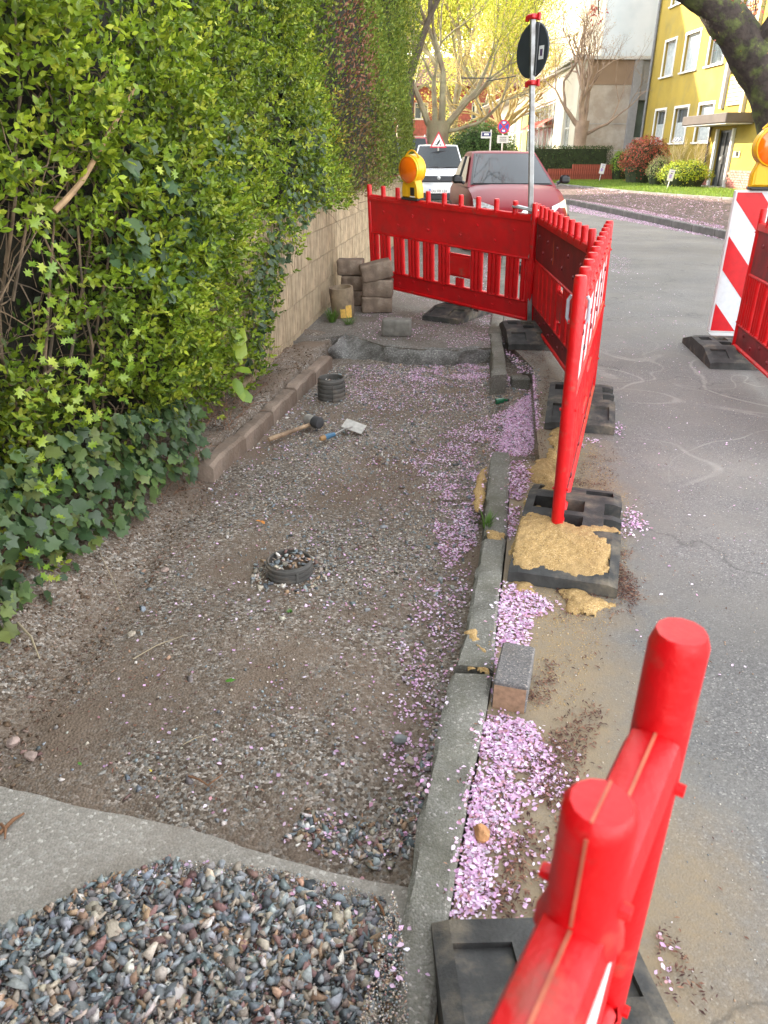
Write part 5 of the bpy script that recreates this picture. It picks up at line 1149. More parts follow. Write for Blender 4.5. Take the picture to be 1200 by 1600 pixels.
leafcurtain(ivy2, 900, (4.7, 6.6), lambda Y, u: hzmin(Y)+.06+.75*u, (.03, .055), IVY_V, IVY_F, [(.06, .10, .04), (.045, .085, .035), (.08, .12, .045)], 'ivy', 0)
for c_, l_ in (((2.7, 1.35), 'ivy spray with grey green leaves in the middle of the hedge'), ):
    iv = empty('ivy', (-1.0, c_[0]+.8, c_[1]), 0, l_, 'ivy')
    leafcurtain(iv, 260, (2.9, 4.3), lambda Y, u: .95+.55*u+.12*np.sin(Y*5), (.035, .07), IVY_V, IVY_F, [(.05, .10, .035), (.07, .13, .05)], 'ivy', 20)
# hawthorn shoots, yellow green
haw = empty('hawthorn', (-1.25, 2.2, .6), 0, 'yellow green hawthorn shoots with lobed leaves poking out of the hedge at the left', 'hawthorn')
LM = [(.22, .33, .03), (.28, .38, .035), (.17, .28, .03), (.36, .41, .05)]
Pn, Rn, Sn = [], [], []
def hawat(px, py, Yv, rad, cnt, sz=(.03, .05)):
    c = onhedge(px, py)
    for i in range(int(cnt*.55)):
        p = c+RNG.normal(0, rad, 3)*np.array([.5, 1, 1]); p[0] = hx(p[1], p[2])+.06+abs(RNG.normal(0, .03)); Pn.append(p); Rn.append((RNG.normal(.4, .4), RNG.normal(0, .7), RNG.normal(.1, .6))); Sn.append(RNG.uniform(*sz))
for a in ((60, 440, 1.95, .07, 34), (20, 395, 1.8, .05, 22), (60, 570, 2.0, .09, 42), (90, 630, 2.1, .08, 40), (140, 610, 2.3, .07, 24), (20, 750, 2.0, .05, 26), (55, 770, 2.1, .05, 18), (30, 880, 2.2, .05, 18), (110, 115, 2.0, .05, 16), (125, 140, 2.05, .04, 10), (235, 245, 2.6, .05, 10), (225, 260, 2.5, .05, 12), (15, 620, 1.9, .06, 26), (180, 540, 2.4, .07, 14), (10, 350, 1.7, .05, 10), (10, 250, 1.7, .04, 6), (300, 500, 3.0, .10, 14), (35, 500, 1.9, .06, 20)): hawat(*a)
Pn, Rn, Sn = np.array(Pn), np.array(Rn), np.array(Sn); n = len(Pn); nr = np.column_stack([RNG.normal(1, .3, n), RNG.normal(-.4, .3, n), RNG.normal(.6, .3, n)]); Rm = orient(Rn, nr)
idx = np.argsort(-Sn)[:80]; leaf_parts(haw, idx, HAW_V, HAW_F, Pn, Rm, Sn, None, 'lime'); m_ = np.ones(n, bool); m_[idx] = False
o = cloud('foliage', HAW_V, HAW_F, Pn[m_]-np.array(haw.location), Rm[m_], Sn[m_], palette(m_.sum(), LM), M_leaf, parent=haw); o['kind'] = 'stuff'
brm = empty('bramble', (-.8, 4.1, .5), 0, 'bramble sprout with broad light green leaves hanging from the hedge near the edging', 'bramble')
Pn, Rn, Sn = [], [], []
for px, py in ((315, 540), (330, 548), (322, 565), (300, 548), (370, 555), (385, 560), (360, 515), (345, 590), (352, 605), (378, 575), (340, 620)):
    p = Yp(px, py, 4.0); p[0] = hx(p[1], p[2])+.10; Pn.append(p); Rn.append((.3, RNG.normal(0, .6), RNG.normal(-.2, .5))); Sn.append(RNG.uniform(.08, .12))
n = len(Pn); leaf_parts(brm, range(n), np.array(LEAF_V)*np.array([1.6, 1, 1]), LEAF_F, np.array(Pn), orient(np.array(Rn), np.tile([[1, -.4, .7]], (n, 1))), np.array(Sn), None, 'lime')
# conifer hedge beyond
n = 52000; Y = RNG.uniform(6.6, 15, n); z = RNG.uniform(.5, 4.9, n); k = (z > hzmin(Y)+.02+.08*vnoise(Y, z, 3, 3)) & ~((Y < 7.6) & (z < 2.2) & (RNG.random(n) < .35)); Y, z = Y[k], z[k]; n = len(Y)
x = hx(Y, z)-RNG.random(n)**1.3*.22+.05+.06*vnoise(Y, z, 3.5, 9)
red = np.exp(-((Y-(9.15-.75*(z-1.4)))/.62)**2)*(z > .95)*np.clip(1.0+.6*vnoise(Y, z, 2, 4), 0, 1); yel = np.exp(-(((Y-7.7)/.45)**2+((z-1.65)/.32)**2))
C_ = palette(n, [(.14, .21, .025), (.09, .145, .02), (.19, .25, .03), (.24, .28, .045)], None, .15); u = RNG.random(n)
C_[u < red*.75] = np.array([.26, .12, .07])*RNG.uniform(.7, 1.2, ((u < red*.75).sum(), 1)); u = RNG.random(n); C_[u < yel*.7] = np.array([.42, .35, .03])*RNG.uniform(.7, 1.2, ((u < yel*.7).sum(), 1))
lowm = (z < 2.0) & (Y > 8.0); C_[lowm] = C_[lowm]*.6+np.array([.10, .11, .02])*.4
d = np.column_stack([RNG.normal(.5, .4, n), RNG.normal(-.1, .6, n), RNG.normal(.5, .5, n)]); nr = RNG.normal(0, 1, (n, 3))+np.array([.6, -.3, .2])
S_ = RNG.uniform(.028, .055, n)
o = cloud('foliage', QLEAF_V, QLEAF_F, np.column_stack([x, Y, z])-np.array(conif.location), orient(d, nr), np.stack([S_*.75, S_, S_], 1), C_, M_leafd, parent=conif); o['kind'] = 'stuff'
tw3 = MB()
for i in range(60):
    y = rr.uniform(6.8, 13); zz = float(hzmin(y))+rr.uniform(-.05, .25); x = float(hx(y, zz))-rr.uniform(.0, .15); pts, rad = wander((x, y, zz), (.4, rr.gauss(0, .5), rr.gauss(-.2, .4)), rr.uniform(.1, .35), .003, .2, 4, rr); tw3.tube([p-Vector(conif.location) for p in pts], rad, 4, cap=False)
o = tw3.build('twigs', M_bark, conif); o['kind'] = 'stuff'

# ------------------------------------------------------------------ buildings
def facade(name, m, par, L_, H, ops, thick=.3, reveal=.16, z0=0.):
    """wall in local x-z, outside faces -y; ops = (x0,x1,z0,z1)"""
    xs = sorted({0., L_}|{o[0] for o in ops}|{o[1] for o in ops}); zs = sorted({z0, H}|{o[2] for o in ops}|{o[3] for o in ops}); mb = MB()
    inside = lambda x, z: any(o[0] < x < o[1] and o[2] < z < o[3] for o in ops)
    for i in range(len(xs)-1):
        for j in range(len(zs)-1):
            if not inside((xs[i]+xs[i+1])/2, (zs[j]+zs[j+1])/2): mb.add([(xs[i], 0, zs[j]), (xs[i+1], 0, zs[j]), (xs[i+1], 0, zs[j+1]), (xs[i], 0, zs[j+1])], [(0, 1, 2, 3)])
    for a, b, c, d in ops:
        mb.add([(a, 0, c), (b, 0, c), (b, 0, d), (a, 0, d), (a, reveal, c), (b, reveal, c), (b, reveal, d), (a, reveal, d)], [(0, 4, 5, 1), (1, 5, 6, 2), (2, 6, 7, 3), (3, 7, 4, 0)])
    mb.add([(0, 0, z0), (0, thick, z0), (0, thick, H), (0, 0, H), (L_, 0, z0), (L_, thick, z0), (L_, thick, H), (L_, 0, H)], [(0, 3, 2, 1), (4, 5, 6, 7), (3, 7, 6, 2), (1, 2, 6, 5)])
    return mb.build(name, m, par)
M_frame = mat('window_frame', (.58, .57, .54), .5, var=.05)
M_glass = mat('window_glass', (.05, .065, .075), .06, spec=.8, var=.3, scale=1.5)
M_curt = mat('net_curtain', (.30, .33, .33), .9, var=.2, scale=12)
def window(par, x0, x1, z0, z1, rv_=.13, bars=(), hb=(), fm=None, surround=True, sill=True, curtain=0., pane=None, fw_=.05):
    fm = fm or M_frame; mb = MB()
    for c, d in (((x0+fw_/2, rv_, (z0+z1)/2), (fw_, .05, z1-z0)), ((x1-fw_/2, rv_, (z0+z1)/2), (fw_, .05, z1-z0)), (((x0+x1)/2, rv_, z1-fw_/2), (x1-x0-2*fw_, .05, fw_)), (((x0+x1)/2, rv_, z0+fw_/2), (x1-x0-2*fw_, .05, fw_))): mb.box(c, d)
    for b in bars: mb.box((b, rv_, (z0+z1)/2), (fw_*.8, .046, z1-z0-2*fw_))
    for b in hb: mb.box(((x0+x1)/2, rv_-.003, b), (x1-x0-2*fw_, .05, fw_*.9))
    f = mb.build('window', fm, par); box1('pane', ((x0+x1)/2, rv_+.012, (z0+z1)/2), (x1-x0-.04, .01, z1-z0-.04), pane or M_glass, f)
    if curtain > 0: box1('curtain', ((x0+x1)/2, rv_+.0045, z0+fw_+(z1-z0)*curtain/2), (x1-x0-2*fw_-.01, .003, (z1-z0)*curtain-.02), M_curt, f)
    if surround:
        s = .09; mb = MB()
        for c, d in (((x0-s/2+.012, -.008, (z0+z1)/2), (s, .04, z1-z0+2*s-.02)), ((x1+s/2-.012, -.008, (z0+z1)/2), (s, .04, z1-z0+2*s-.02)), (((x0+x1)/2, -.008, z1+s/2-.012), (x1-x0-.03, .038, s))): mb.box(c, d)
        mb.build('surround', M_frame, f)
    if sill: box1('sill', ((x0+x1)/2, -.02, z0-.04), (x1-x0+.3, .12, .06), M_frame, f)
    return f
def frame(p, d, z=0.):
    """matrix: local x along d (unit, plan), outside = -y"""
    d = Vector((d[0], d[1], 0)).normalized(); y = Vector((-d.y, d.x, 0)); return Matrix(((d.x, y.x, 0, p[0]), (d.y, y.y, 0, p[1]), (0, 0, 1, z), (0, 0, 0, 1)))
# yellow house: facade from the far corner towards the camera; outside must face -x
M_yplast = mat('ochre_plaster', (.27, .195, .026), .9, var=.12, scale=1.5, bump=.15, bscale=60, col2=(.19, .16, .045), c2scale=.9, c2th=(.5, .75))
M_gplast = mat('grey_reveal', (.38, .37, .35), .8, var=.1)
YC = 38.0; fx = lambda Y: 12.18-.04*(Y-30.0); d0 = Vector((.04, -1)).normalized()
house = empty('apartment_house', mw=frame((fx(YC), YC), (.04, -1)), label='yellow plastered apartment house with white window surrounds and a flat porch roof', cat='house')
S_ = lambda Y: (YC-Y)/abs(d0.y)
ops = []; wins = []
for (ya, yb) in ((36.75, 35.58), (34.58, 33.22), (32.22, 30.92), (26.6, 25.3), (24.2, 22.9)):
    for (za, zb) in ((1.85, 3.12), (4.40, 5.68), (6.95, 8.2)):
        ops.append((S_(ya), S_(yb), za, zb)); wins.append((S_(ya), S_(yb), za, zb))
door = (S_(30.10), S_(28.95), .30, 2.2); stair = (S_(30.2), S_(28.7), 3.95, 8.2); ops += [door, stair]
facade('wall', M_yplast, house, 20, 9.3, ops, thick=.35, z0=.1)
for i, (a, b, c, d) in enumerate(wins): window(house, a, b, c, d, curtain=.55 if i in (0, 3) else (.0 if i % 3 else .95) if i > 5 else (.95 if c > 4 else .5))
M_dark = mat('dark_door', (.045, .047, .05), .35, var=.2, scale=4)
df = MB(); df.box((door[0]+.03, .10, 1.25), (.06, .08, 1.9)).box((door[1]-.03, .10, 1.25), (.06, .08, 1.9)).box(((door[0]+door[1])/2, .10, 2.16), (1.03, .08, .07)).box((door[0]+.42, .105, 1.22), (.05, .07, 1.85))
dd_ = df.build('door', M_dark, house); box1('leaf', ((door[0]+door[1])/2, .13, 1.23), (1.1, .03, 1.84), M_dark, dd_); box1('handle', (door[0]+.5, .05, 1.25), (.03, .05, .3), M_galv, dd_); box1('letter_box', (door[0]+.25, .09, 1.28), (.14, .02, .12), M_galv, dd_)
for i, s in enumerate((door[0]-.07, door[1]+.07)): box1('door_reveal', (s, -.03, 1.27), (.12, .12, 1.94), M_frame, house)
box1('step', ((door[0]+door[1])/2, -.35, .33), (1.6, .6, .08), mat('step_concrete', (.4, .39, .36), .8), house)
M_brickr = mat('pink_brick', (.40, .16, .13), .85, var=.35, scale=9)
pm = MB(); nb = 0
for (sa, sb) in ((S_(31.6), door[0]-.16), (door[1]+.16, S_(22.0))):
    for r_ in range(8):
        x = sa+(.12 if r_ % 2 else 0)
        while x < sb-.05: w_ = min(.235, sb-x); pm.box((x+w_/2, -.02, .34+r_*.078), (w_-.012, .05, .066)); x += .247
o = pm.build('brick_plinth', M_brickr, house); o['kind'] = 'stuff'
box1('mortar', ((S_(31.6)+S_(22))/2, -.005, .62), (S_(22)-S_(31.6), .02, .62), M_gplast, house) if False else None
# stair strip with brick lattice and striped panel
M_lat = mat('clay_lattice', (.30, .12, .06), .85, var=.2); M_cream = mat('cream_panel', (.40, .34, .2), .7, var=.08)
lm = MB(); sx0, sx1 = stair[0]+.35, stair[1]-.05
for r_ in range(26):
    zz = 4.05+r_*.16; x = sx0+(.09 if r_ % 2 else 0)
    while x < sx1-.04: lm.box((x+.07, .09, zz), (.13, .05, .1)); x += .19
o = lm.build('brick_lattice', M_lat, house); o['kind'] = 'stuff'; box1('lattice_back', ((stair[0]+stair[1])/2, .15, 6.07), (1.46, .02, 4.2), M_gplast, house)
for k in range(7): box1('panel', ((stair[0]+.35+stair[1]+.1)/2, -.03, 3.02+k*.13), (1.25, .08, .115), M_cream, house, bev=.01)
for s in (stair[0]-.02, stair[1]+.12): box1('pilaster', (s, -.05, 6.0), (.18, .14, 6.2 if s < stair[1] else 6.6), M_cream if s > stair[1] else M_gplast, house)
M_por = mat('bronze_fascia', (.06, .048, .042), .5, metal=.2, var=.2, scale=3)
pa, pb = S_(31.2), S_(27.6); box1('porch_roof', ((pa+pb)/2, -.50, 2.52), (pb-pa, 1.0, .30), M_por, house, bev=.02); box1('porch_soffit', ((pa+pb)/2, -.5, 2.35), (pb-pa-.1, .9, .03), M_gplast, house)
M_dpipe = mat('dark_pipe', (.07, .05, .05), .5)
MB().tube([(S_(30.75), -.06, .3), (S_(30.75), -.06, 2.34)], .035, 8).build('rain_pipe', M_dpipe, house)
MB().tube([(.05, -.08, .2), (.05, -.08, 9.2)], .06, 8).build('downpipe', mat('grey_pipe', (.16, .165, .17), .5, metal=.3), house)
box1('intercom', (door[1]+.55, -.02, 1.42), (.5, .03, .2), M_cream, house); box1('intercom_box', (door[1]+.62, -.045, 1.44), (.14, .03, .14), M_black, house)
sh = MB()
for (x, y) in ((0, 12), (20, 12)): pass
M_roof = mat('dark_roof_tiles', (.12, .06, .045), .8, var=.3, scale=8)
V = [(0, .36, .1), (20, .36, .1), (20, 11, .1), (0, 11, .1), (0, .36, 9.3), (20, .36, 9.3), (20, 11, 9.3), (0, 11, 9.3)]
MB().add(V, [(3, 2, 6, 7), (0, 3, 7, 4), (1, 5, 6, 2)]).build('side_walls', M_yplast, house)
MB().add([(-.4, -.5, 9.3), (20.4, -.5, 9.3), (20.4, 11.5, 9.3), (-.4, 11.5, 9.3), (-.4, 5.5, 12.8), (20.4, 5.5, 12.8)], [(0, 1, 5, 4), (2, 3, 4, 5), (0, 4, 3), (1, 2, 5), (0, 3, 2, 1)]).build('roof', M_roof, house)
# flowers on the sill of the second ground floor window
fm_ = MB(); 
for k in range(9): fm_.lathe([(.001, 0), (.05, .03), (.001, .09)], (S_(34.4)+.1+k*.1, -.02, 1.86+.05*(k % 3)), 6)
setp(fm_.build('flowers', mat('white_petals', (.7, .68, .72), .8, var=.3, scale=30), house))
# low white building with the long window band
M_wh = mat('white_render', (.62, .58, .48), .85, var=.08, scale=.8, col2=(.52, .49, .42), c2scale=.6, c2th=(.5, .8))
M_beige = mat('beige_panel', (.37, .31, .25), .85, var=.12, scale=1.2, col2=(.48, .43, .37), c2scale=.8)
dl = Vector((.0495, 1)).normalized(); N0 = (9.15, 40.0); LL = 41.0
low = empty('low_building', mw=frame((N0[0]+.0495*LL, N0[1]+LL), (-dl.x, -dl.y)), label='long low white building with a window band, red sun blinds and a beige end wall', cat='building')
Lb = math.hypot(LL, .0495*LL); T = lambda Y: (N0[1]+LL-Y)/dl.y
wb = [(T(68), T(46.6), .9, 4.15), (T(43.6), T(41.6), 1.0, 3.4)]
facade('wall', M_wh, low, Lb, 5.45, wb, z0=.1, thick=.3)
bars = [T(y) for y in (65.5, 63, 60.5, 58, 55.8, 53.6, 51.6, 49.8, 48.2)]
M_gl2 = mat('pale_glass', (.20, .23, .23), .08, spec=.8, var=.5, scale=.7); M_win_y = mat('yellow_panel', (.62, .50, .14), .7)
window(low, *wb[0], bars=bars, hb=(2.9,), surround=False, sill=False, pane=M_gl2, fw_=.12); window(low, *wb[1], bars=(T(42.6),), hb=(2.6,), surround=False, sill=False, pane=M_gl2, fw_=.08)
for a, b in ((66.5, 63.5), (62.5, 59.5)): box1('yellow_infill', ((T(a)+T(b))/2, .1, 2.4), (T(b)-T(a), .03, 3.0), M_win_y, low)
for a, b in ((57, 54.6), (54.2, 51.8), (51.2, 47.0)):
    MB().add([(T(a), -.02, 3.25), (T(b), -.02, 3.25), (T(b), -.55, 2.95), (T(a), -.55, 2.95), (T(b), -.55, 2.82), (T(a), -.55, 2.82)], [(0, 1, 2, 3), (3, 2, 4, 5)]).build('sun_blind', mat('red_blind', (.62, .08, .06), .7), low)
box1('roof_edge', (Lb/2, .0, 5.52), (Lb+.1, .5, .14), mat('roof_edge_metal', (.5, .48, .44), .5), low)
# end wall facing the camera
ew = [(T(N0[1])+0, 0)]
eo = empty('end_wall_axis', (0, 0, 0)); bpy.data.objects.remove(eo)
def lowpart(name, x0, x1, y, z0, z1, dpt, m, bev=0): 
    o = box1(name, ((x0+x1)/2, y+dpt/2, (z0+z1)/2), (x1-x0, dpt, z1-z0), m, None, bev); mw = o.matrix_world.copy(); o.parent = low; o.matrix_parent_inverse = low.matrix_world.inverted(); return o
xA = N0[0]+.03; lowpart('end_wall', xA, 11.62, 40.02, .1, 4.345, .3, M_beige); lowpart('end_wall_upper', xA, 11.62, 40.0, 4.35, 5.355, .3, mat('brown_panel', (.30, .21, .14), .8, var=.12, scale=1))
lowpart('grey_pier', 11.63, 12.0, 39.85, .1, 5.35, .5, mat('grey_render', (.30, .295, .29), .85, var=.08))
lowpart('grey_lintel', 12.0, 13.2, 39.95, 3.72, 5.35, .4, MATS['grey_render']); lowpart('parapet', xA, 13.2, 39.8, 5.36, 5.5, .3, M_frame)
lowpart('flat_roof', xA, 22, 40.4, 5.3, 5.38, 40, M_gplast)
lowpart('joint', xA, 11.62, 40.0, 1.55, 1.58, .02, M_gplast); lowpart('joint', xA, 11.62, 40.0, 2.7, 2.73, .02, M_gplast)
M_gl3 = mat('green_glass_pane', (.10, .13, .12), .08, spec=.8, var=.4, scale=1.5)
g_ = lowpart('glass_door', 12.02, 13.2, 40.15, .1, 3.7, .03, M_gl3); lowpart('glass_door_frame', 12.0, 12.1, 40.08, .1, 2.1, .1, M_frame); lowpart('glass_door_frame', 12.1, 12.95, 40.08, 2.0, 2.14, .1, M_frame); lowpart('glass_door_frame', 12.86, 12.96, 40.08, .1, 2.0, .1, M_frame)
# tall white block behind
M_wh2 = mat('shaded_white_render', (.46, .51, .52), .9, var=.08, scale=.6, col2=(.53, .56, .56), c2scale=.35)
M_wh3 = mat('sunlit_side_render', (.68, .64, .54), .9, var=.05, scale=.6)  # one white render, with shade and sunlight put into its two colours
tc0 = Yp(937, 110, 42.5); tx = tc0[0]
tall = empty('tower_block', (tx, 42.5, 0), 0, 'tall plain white block rising behind the low building', 'building')
box1('wall', (5, 9.5, 9.5), (10, 19, 19), M_wh2, tall); box1('side_wall', (-.03, 9.5, 9.5), (.05, 18.9, 18.9), M_wh3, tall)
box1('ledge', (5, -.05, 18.9), (10.2, .2, .3), M_frame, tall)
# brick building in the far background
M_rb = mat('red_brick', (.30, .075, .055), .85, var=.25, scale=3, col2=(.23, .065, .045), c2scale=1)
rb = empty('brick_building', mw=frame((-3, 96), (1, 0)), label='red brick building with white framed windows far behind the big tree', cat='building')
ops = [(x, x+1.6, z, z+1.7) for x in (3, 6.3, 9.6, 12.9, 16.2, 19.5) for z in (1.5, 4.9)]
facade('wall', M_rb, rb, 24, 8.2, ops)
for o_ in ops: window(rb, *o_, surround=False, bars=((o_[0]+o_[1])/2,), fw_=.12)
MB().add([(-.5, -.5, 8.2), (24.5, -.5, 8.2), (24.5, 10, 8.2), (-.5, 10, 8.2), (-.5, 5, 11.5), (24.5, 5, 11.5)], [(0, 1, 5, 4), (2, 3, 4, 5), (0, 4, 3), (1, 2, 5)]).build('roof', M_roof, rb)
# houses left of the street (unseen, added to shade the road and facade)
def leftover(x0, x1, y0, y1, h, hr, label, m):
    r_ = empty('house', (x0, y0, 0), 0, label, 'house'); w_, l_ = x1-x0, y1-y0
    MB().add([(0, 0, -.1), (w_, 0, -.1), (w_, l_, -.1), (0, l_, -.1), (0, 0, h), (w_, 0, h), (w_, l_, h), (0, l_, h)], [(0, 1, 5, 4), (1, 2, 6, 5), (2, 3, 7, 6), (3, 0, 4, 7)]).build('wall', m, r_)
    MB().add([(-.3, -.3, h), (w_+.3, -.3, h), (w_+.3, l_+.3, h), (-.3, l_+.3, h), (-.3, l_/2, hr), (w_+.3, l_/2, hr)], [(0, 1, 5, 4), (2, 3, 4, 5), (0, 4, 3), (1, 2, 5), (0, 3, 2, 1)]).build('roof', M_roof, r_)
    for k in range(int(l_//3)):
        for z in np.arange(1.2, h-1.4, 2.8): box1('window', (w_+.02, 1.5+k*3, z+.7), (.06, 1.2, 1.3), M_frame, r_); 
    return r_
leftover(-13, -3.6, 12.5, 33, 7.0, 8.3, 'unseen cream house added behind the hedge to shade the street', M_wh)
leftover(-9, -1.2, 39.5, 50, 10.3, 16.0, 'unseen tall gabled cream house added on the left to cast the facade shadow', M_wh)

# ------------------------------------------------------------------ trees
def grow(mb, tips, p, d, r_, L_, lev, rr, spread=.55, up=.12, kids=(2, 3), shrink=.68, wob=.12, minr=.006, n=6, sub=3):
    pts = [Vector(p)]; q = Vector(p); d = Vector(d).normalized()
    for i in range(sub): d = (d+Vector((rr.gauss(0, wob), rr.gauss(0, wob), rr.gauss(0, wob)+up*.3))).normalized(); q = q+d*(L_/sub); pts.append(q.copy())
    r2 = r_*(shrink+.04); mb.tube(pts, [r_+(r2-r_)*i/sub for i in range(sub+1)], n if r_ > .03 else 4 if r_ > .012 else 3, cap=False)
    if lev <= 1:
        for k in range(1, sub+1): tips.append((pts[k], d.copy()))
    if lev <= 0 or r2 < minr: return
    for k in range(rr.randint(*kids)):
        ax = Vector((rr.gauss(0, 1), rr.gauss(0, 1), rr.gauss(0, 1))); ax = (ax-d*ax.dot(d)).normalized(); nd = (d+ax*rr.uniform(spread*.5, spread*1.3)+Vector((0, 0, up))).normalized()
        st_ = pts[-1] if k < 2 else pts[rr.randint(1, sub)]
        grow(mb, tips, st_, nd, r2*rr.uniform(.7, .98), L_*rr.uniform(.68, .95), lev-1, rr, spread, up, kids, shrink, wob, minr, n, sub)
def leaves(par, tips, per, size, spread, cols, m, seed=0, off=(0, 0, 0), w_=.7, name='crown', tv=QLEAF_V, tf=QLEAF_F):
    T_ = np.array([t[0] for t in tips]); n = len(T_)*per; P_ = np.repeat(T_, per, 0)+RNG.normal(0, spread, (n, 3)); S_ = RNG.uniform(size*.6, size*1.3, n)
    o = cloud(name, tv, tf, P_-np.array(off), frames(RNG.normal(0, 1, (n, 3)), RNG.uniform(0, 6.28, n)), np.stack([S_*w_, S_, S_], 1), palette(n, cols, None, .15), m, parent=par); return o
M_tleaf = mat('tree_leaf', (1, 1, 1), .6, attr=True, transl=.5, var=.1)
M_tbark = mat('plane_bark', (.28, .26, .17), .9, var=.35, scale=3, bump=.5, bscale=14, col2=(.17, .13, .09), c2scale=1.5)
def tree(x, y, z, trunk, limbs, lev, label, bark, cols, per, lsize, lspread, seed, name='tree', upv=.12, kids=(2, 3), spread=.55, shrink=.68, Lk=1., trunk_r=None, minr=.006, w_=.7, crown=True):
    rr = random.Random(seed); root = empty(name, (x, y, z), 0, label, 'tree'); tips = []
    tm = MB(); tm.tube([Vector(p) for p, _ in trunk], [r_ for _, r_ in trunk], 12, cap=False); tm.build('trunk', bark, root, smooth=True)
    bm_ = MB()
    for p, d, r_, L_ in limbs: grow(bm_, tips, p, d, r_, L_*Lk, lev, rr, spread, upv, kids, shrink, .12, minr)
    bm_.build('limbs', bark, root, smooth=True)
    if crown and per: o = leaves(root, tips, per, lsize, lspread, cols, M_tleaf, w_=w_); o['kind'] = 'stuff'
    return root, tips
# big plane tree
tb = Yp(683, 232, 46); k = 38/1145*.92
tree(tb[0], 46, 0, [((0, 0, 0), .85), ((0, 0, .8), .68), ((.0, 0, 2.2), .62), ((.05, 0, 3.0), .68)],
     [((-.5, 0, 2.8), (-.35, 0, 1), .18, 2.4), ((-.15, .2, 2.9), (-.1, .3, 1), .17, 2.4), ((.2, 0, 2.9), (.12, -.1, 1), .21, 2.5), ((.5, 0, 2.8), (.65, -.1, 1), .19, 2.3), ((.6, -.2, 2.5), (1, -.2, .25), .10, 1.8)], 6,
     'big pale barked tree with spreading limbs and sparse fresh yellow green leaves over the street', M_tbark, [(.30, .34, .03), (.38, .38, .04), (.28, .36, .04), (.52, .48, .07)], 36, .12, .55, 11, kids=(2, 3), minr=.012)
# darker trunk further left
tree(Yp(634, 220, 46)[0], 46, 0, [((0, 0, 0), .5), ((0, 0, 3), .4), ((.1, 0, 5), .35)], [((.1, 0, 5), (-.4, 0, 1), .22, 3), ((.1, 0, 5), (.5, 0, 1), .22, 3)], 4, 'slim dark trunked tree between the hedge and the big tree', mat('dark_bark', (.09, .075, .06), .9, var=.3, scale=4), [(.22, .30, .03), (.30, .36, .04)], 5, .2, .5, 12, minr=.015)
# golden pollarded tree
gt = Yp(790, 200, 52)
tree(gt[0]-.2, 52, .2, [((0, 0, 0), .4), ((0, 0, 1.6), .35), ((0, 0, 2.8), .38)], [((0, 0, 2.6), (math.cos(a)*.9, math.sin(a)*.9, b), .11, 1.7) for a, b in ((0, .5), (.9, .9), (1.8, .4), (2.6, .8), (3.4, .5), (4.2, 1), (5, .6), (5.7, 1.2), (.5, 1.6), (3, 1.7))], 5,
     'golden lit tree with a dense tangle of thin branches behind the low building', mat('golden_bark', (.40, .31, .14), .8, var=.25, scale=5), [(.60, .48, .12), (.55, .50, .12), (.45, .40, .08)], 3, .09, .25, 13, upv=.05, spread=.75, minr=.007, w_=.5)
# bare spring tree before the beige end wall
mt = Yp(905, 232, 38.9)
tree(mt[0], 38.9, .3, [((0, 0, 0), .36), ((0, 0, .8), .30), ((0.0, 0, 1.8), .29), ((.02, 0, 2.5), .33)],
     [((-.1, 0, 2.2), (-1, -.1, .95), .12, 1.15), ((.0, 0, 2.4), (-.15, 0, 1), .13, 1.3), ((.1, 0, 2.5), (.25, .1, 1), .11, 1.2), ((.15, 0, 1.9), (1, -.1, .6), .08, 1.2), ((-.05, 0, 2.5), (-.5, .2, 1), .10, 1.3)], 6,
     'bare spring tree with reddish brown limbs in front of the beige end wall', mat('reddish_bark', (.33, .24, .17), .85, var=.3, scale=6, col2=(.20, .14, .10), c2scale=3), [(.42, .30, .12), (.35, .2, .1)], 1, .06, .12, 18, spread=.62, minr=.0045, upv=.10, shrink=.62, w_=.5)
# background crowns
BGC = [(.42, .46, .06), (.52, .50, .08), (.30, .38, .05), (.60, .54, .12)]
bi = 0
for x, y, h, sc2, l_, cs in ((5, 62, 9, 1.35, 'tall pale green tree above the street bend', BGC), (-2, 66, 9, 1.4, 'broad yellow green tree behind the big tree', BGC), (10, 88, 10, 1.6, 'far lit tree above the low building roof', BGC), (13, 70, 9, 1.2, 'light green tree behind the golden one', BGC), (1.5, 82, 10, 1.6, 'hazy yellow tree far behind the brick building side', BGC)):
    bi += 1
    tree(x, y, 0, [((0, 0, 0), .35*sc2), ((0, 0, 3), .28*sc2), ((.1, 0, 4.2), .25*sc2)], [((.1, 0, 4), (math.cos(a)*.6, math.sin(a)*.6, 1), .16*sc2, 2.5*sc2) for a in (0, 1.3, 2.5, 3.8, 5)], 4, l_, M_tbark, cs, 26, .30, 1.0, 30+bi, minr=.015)
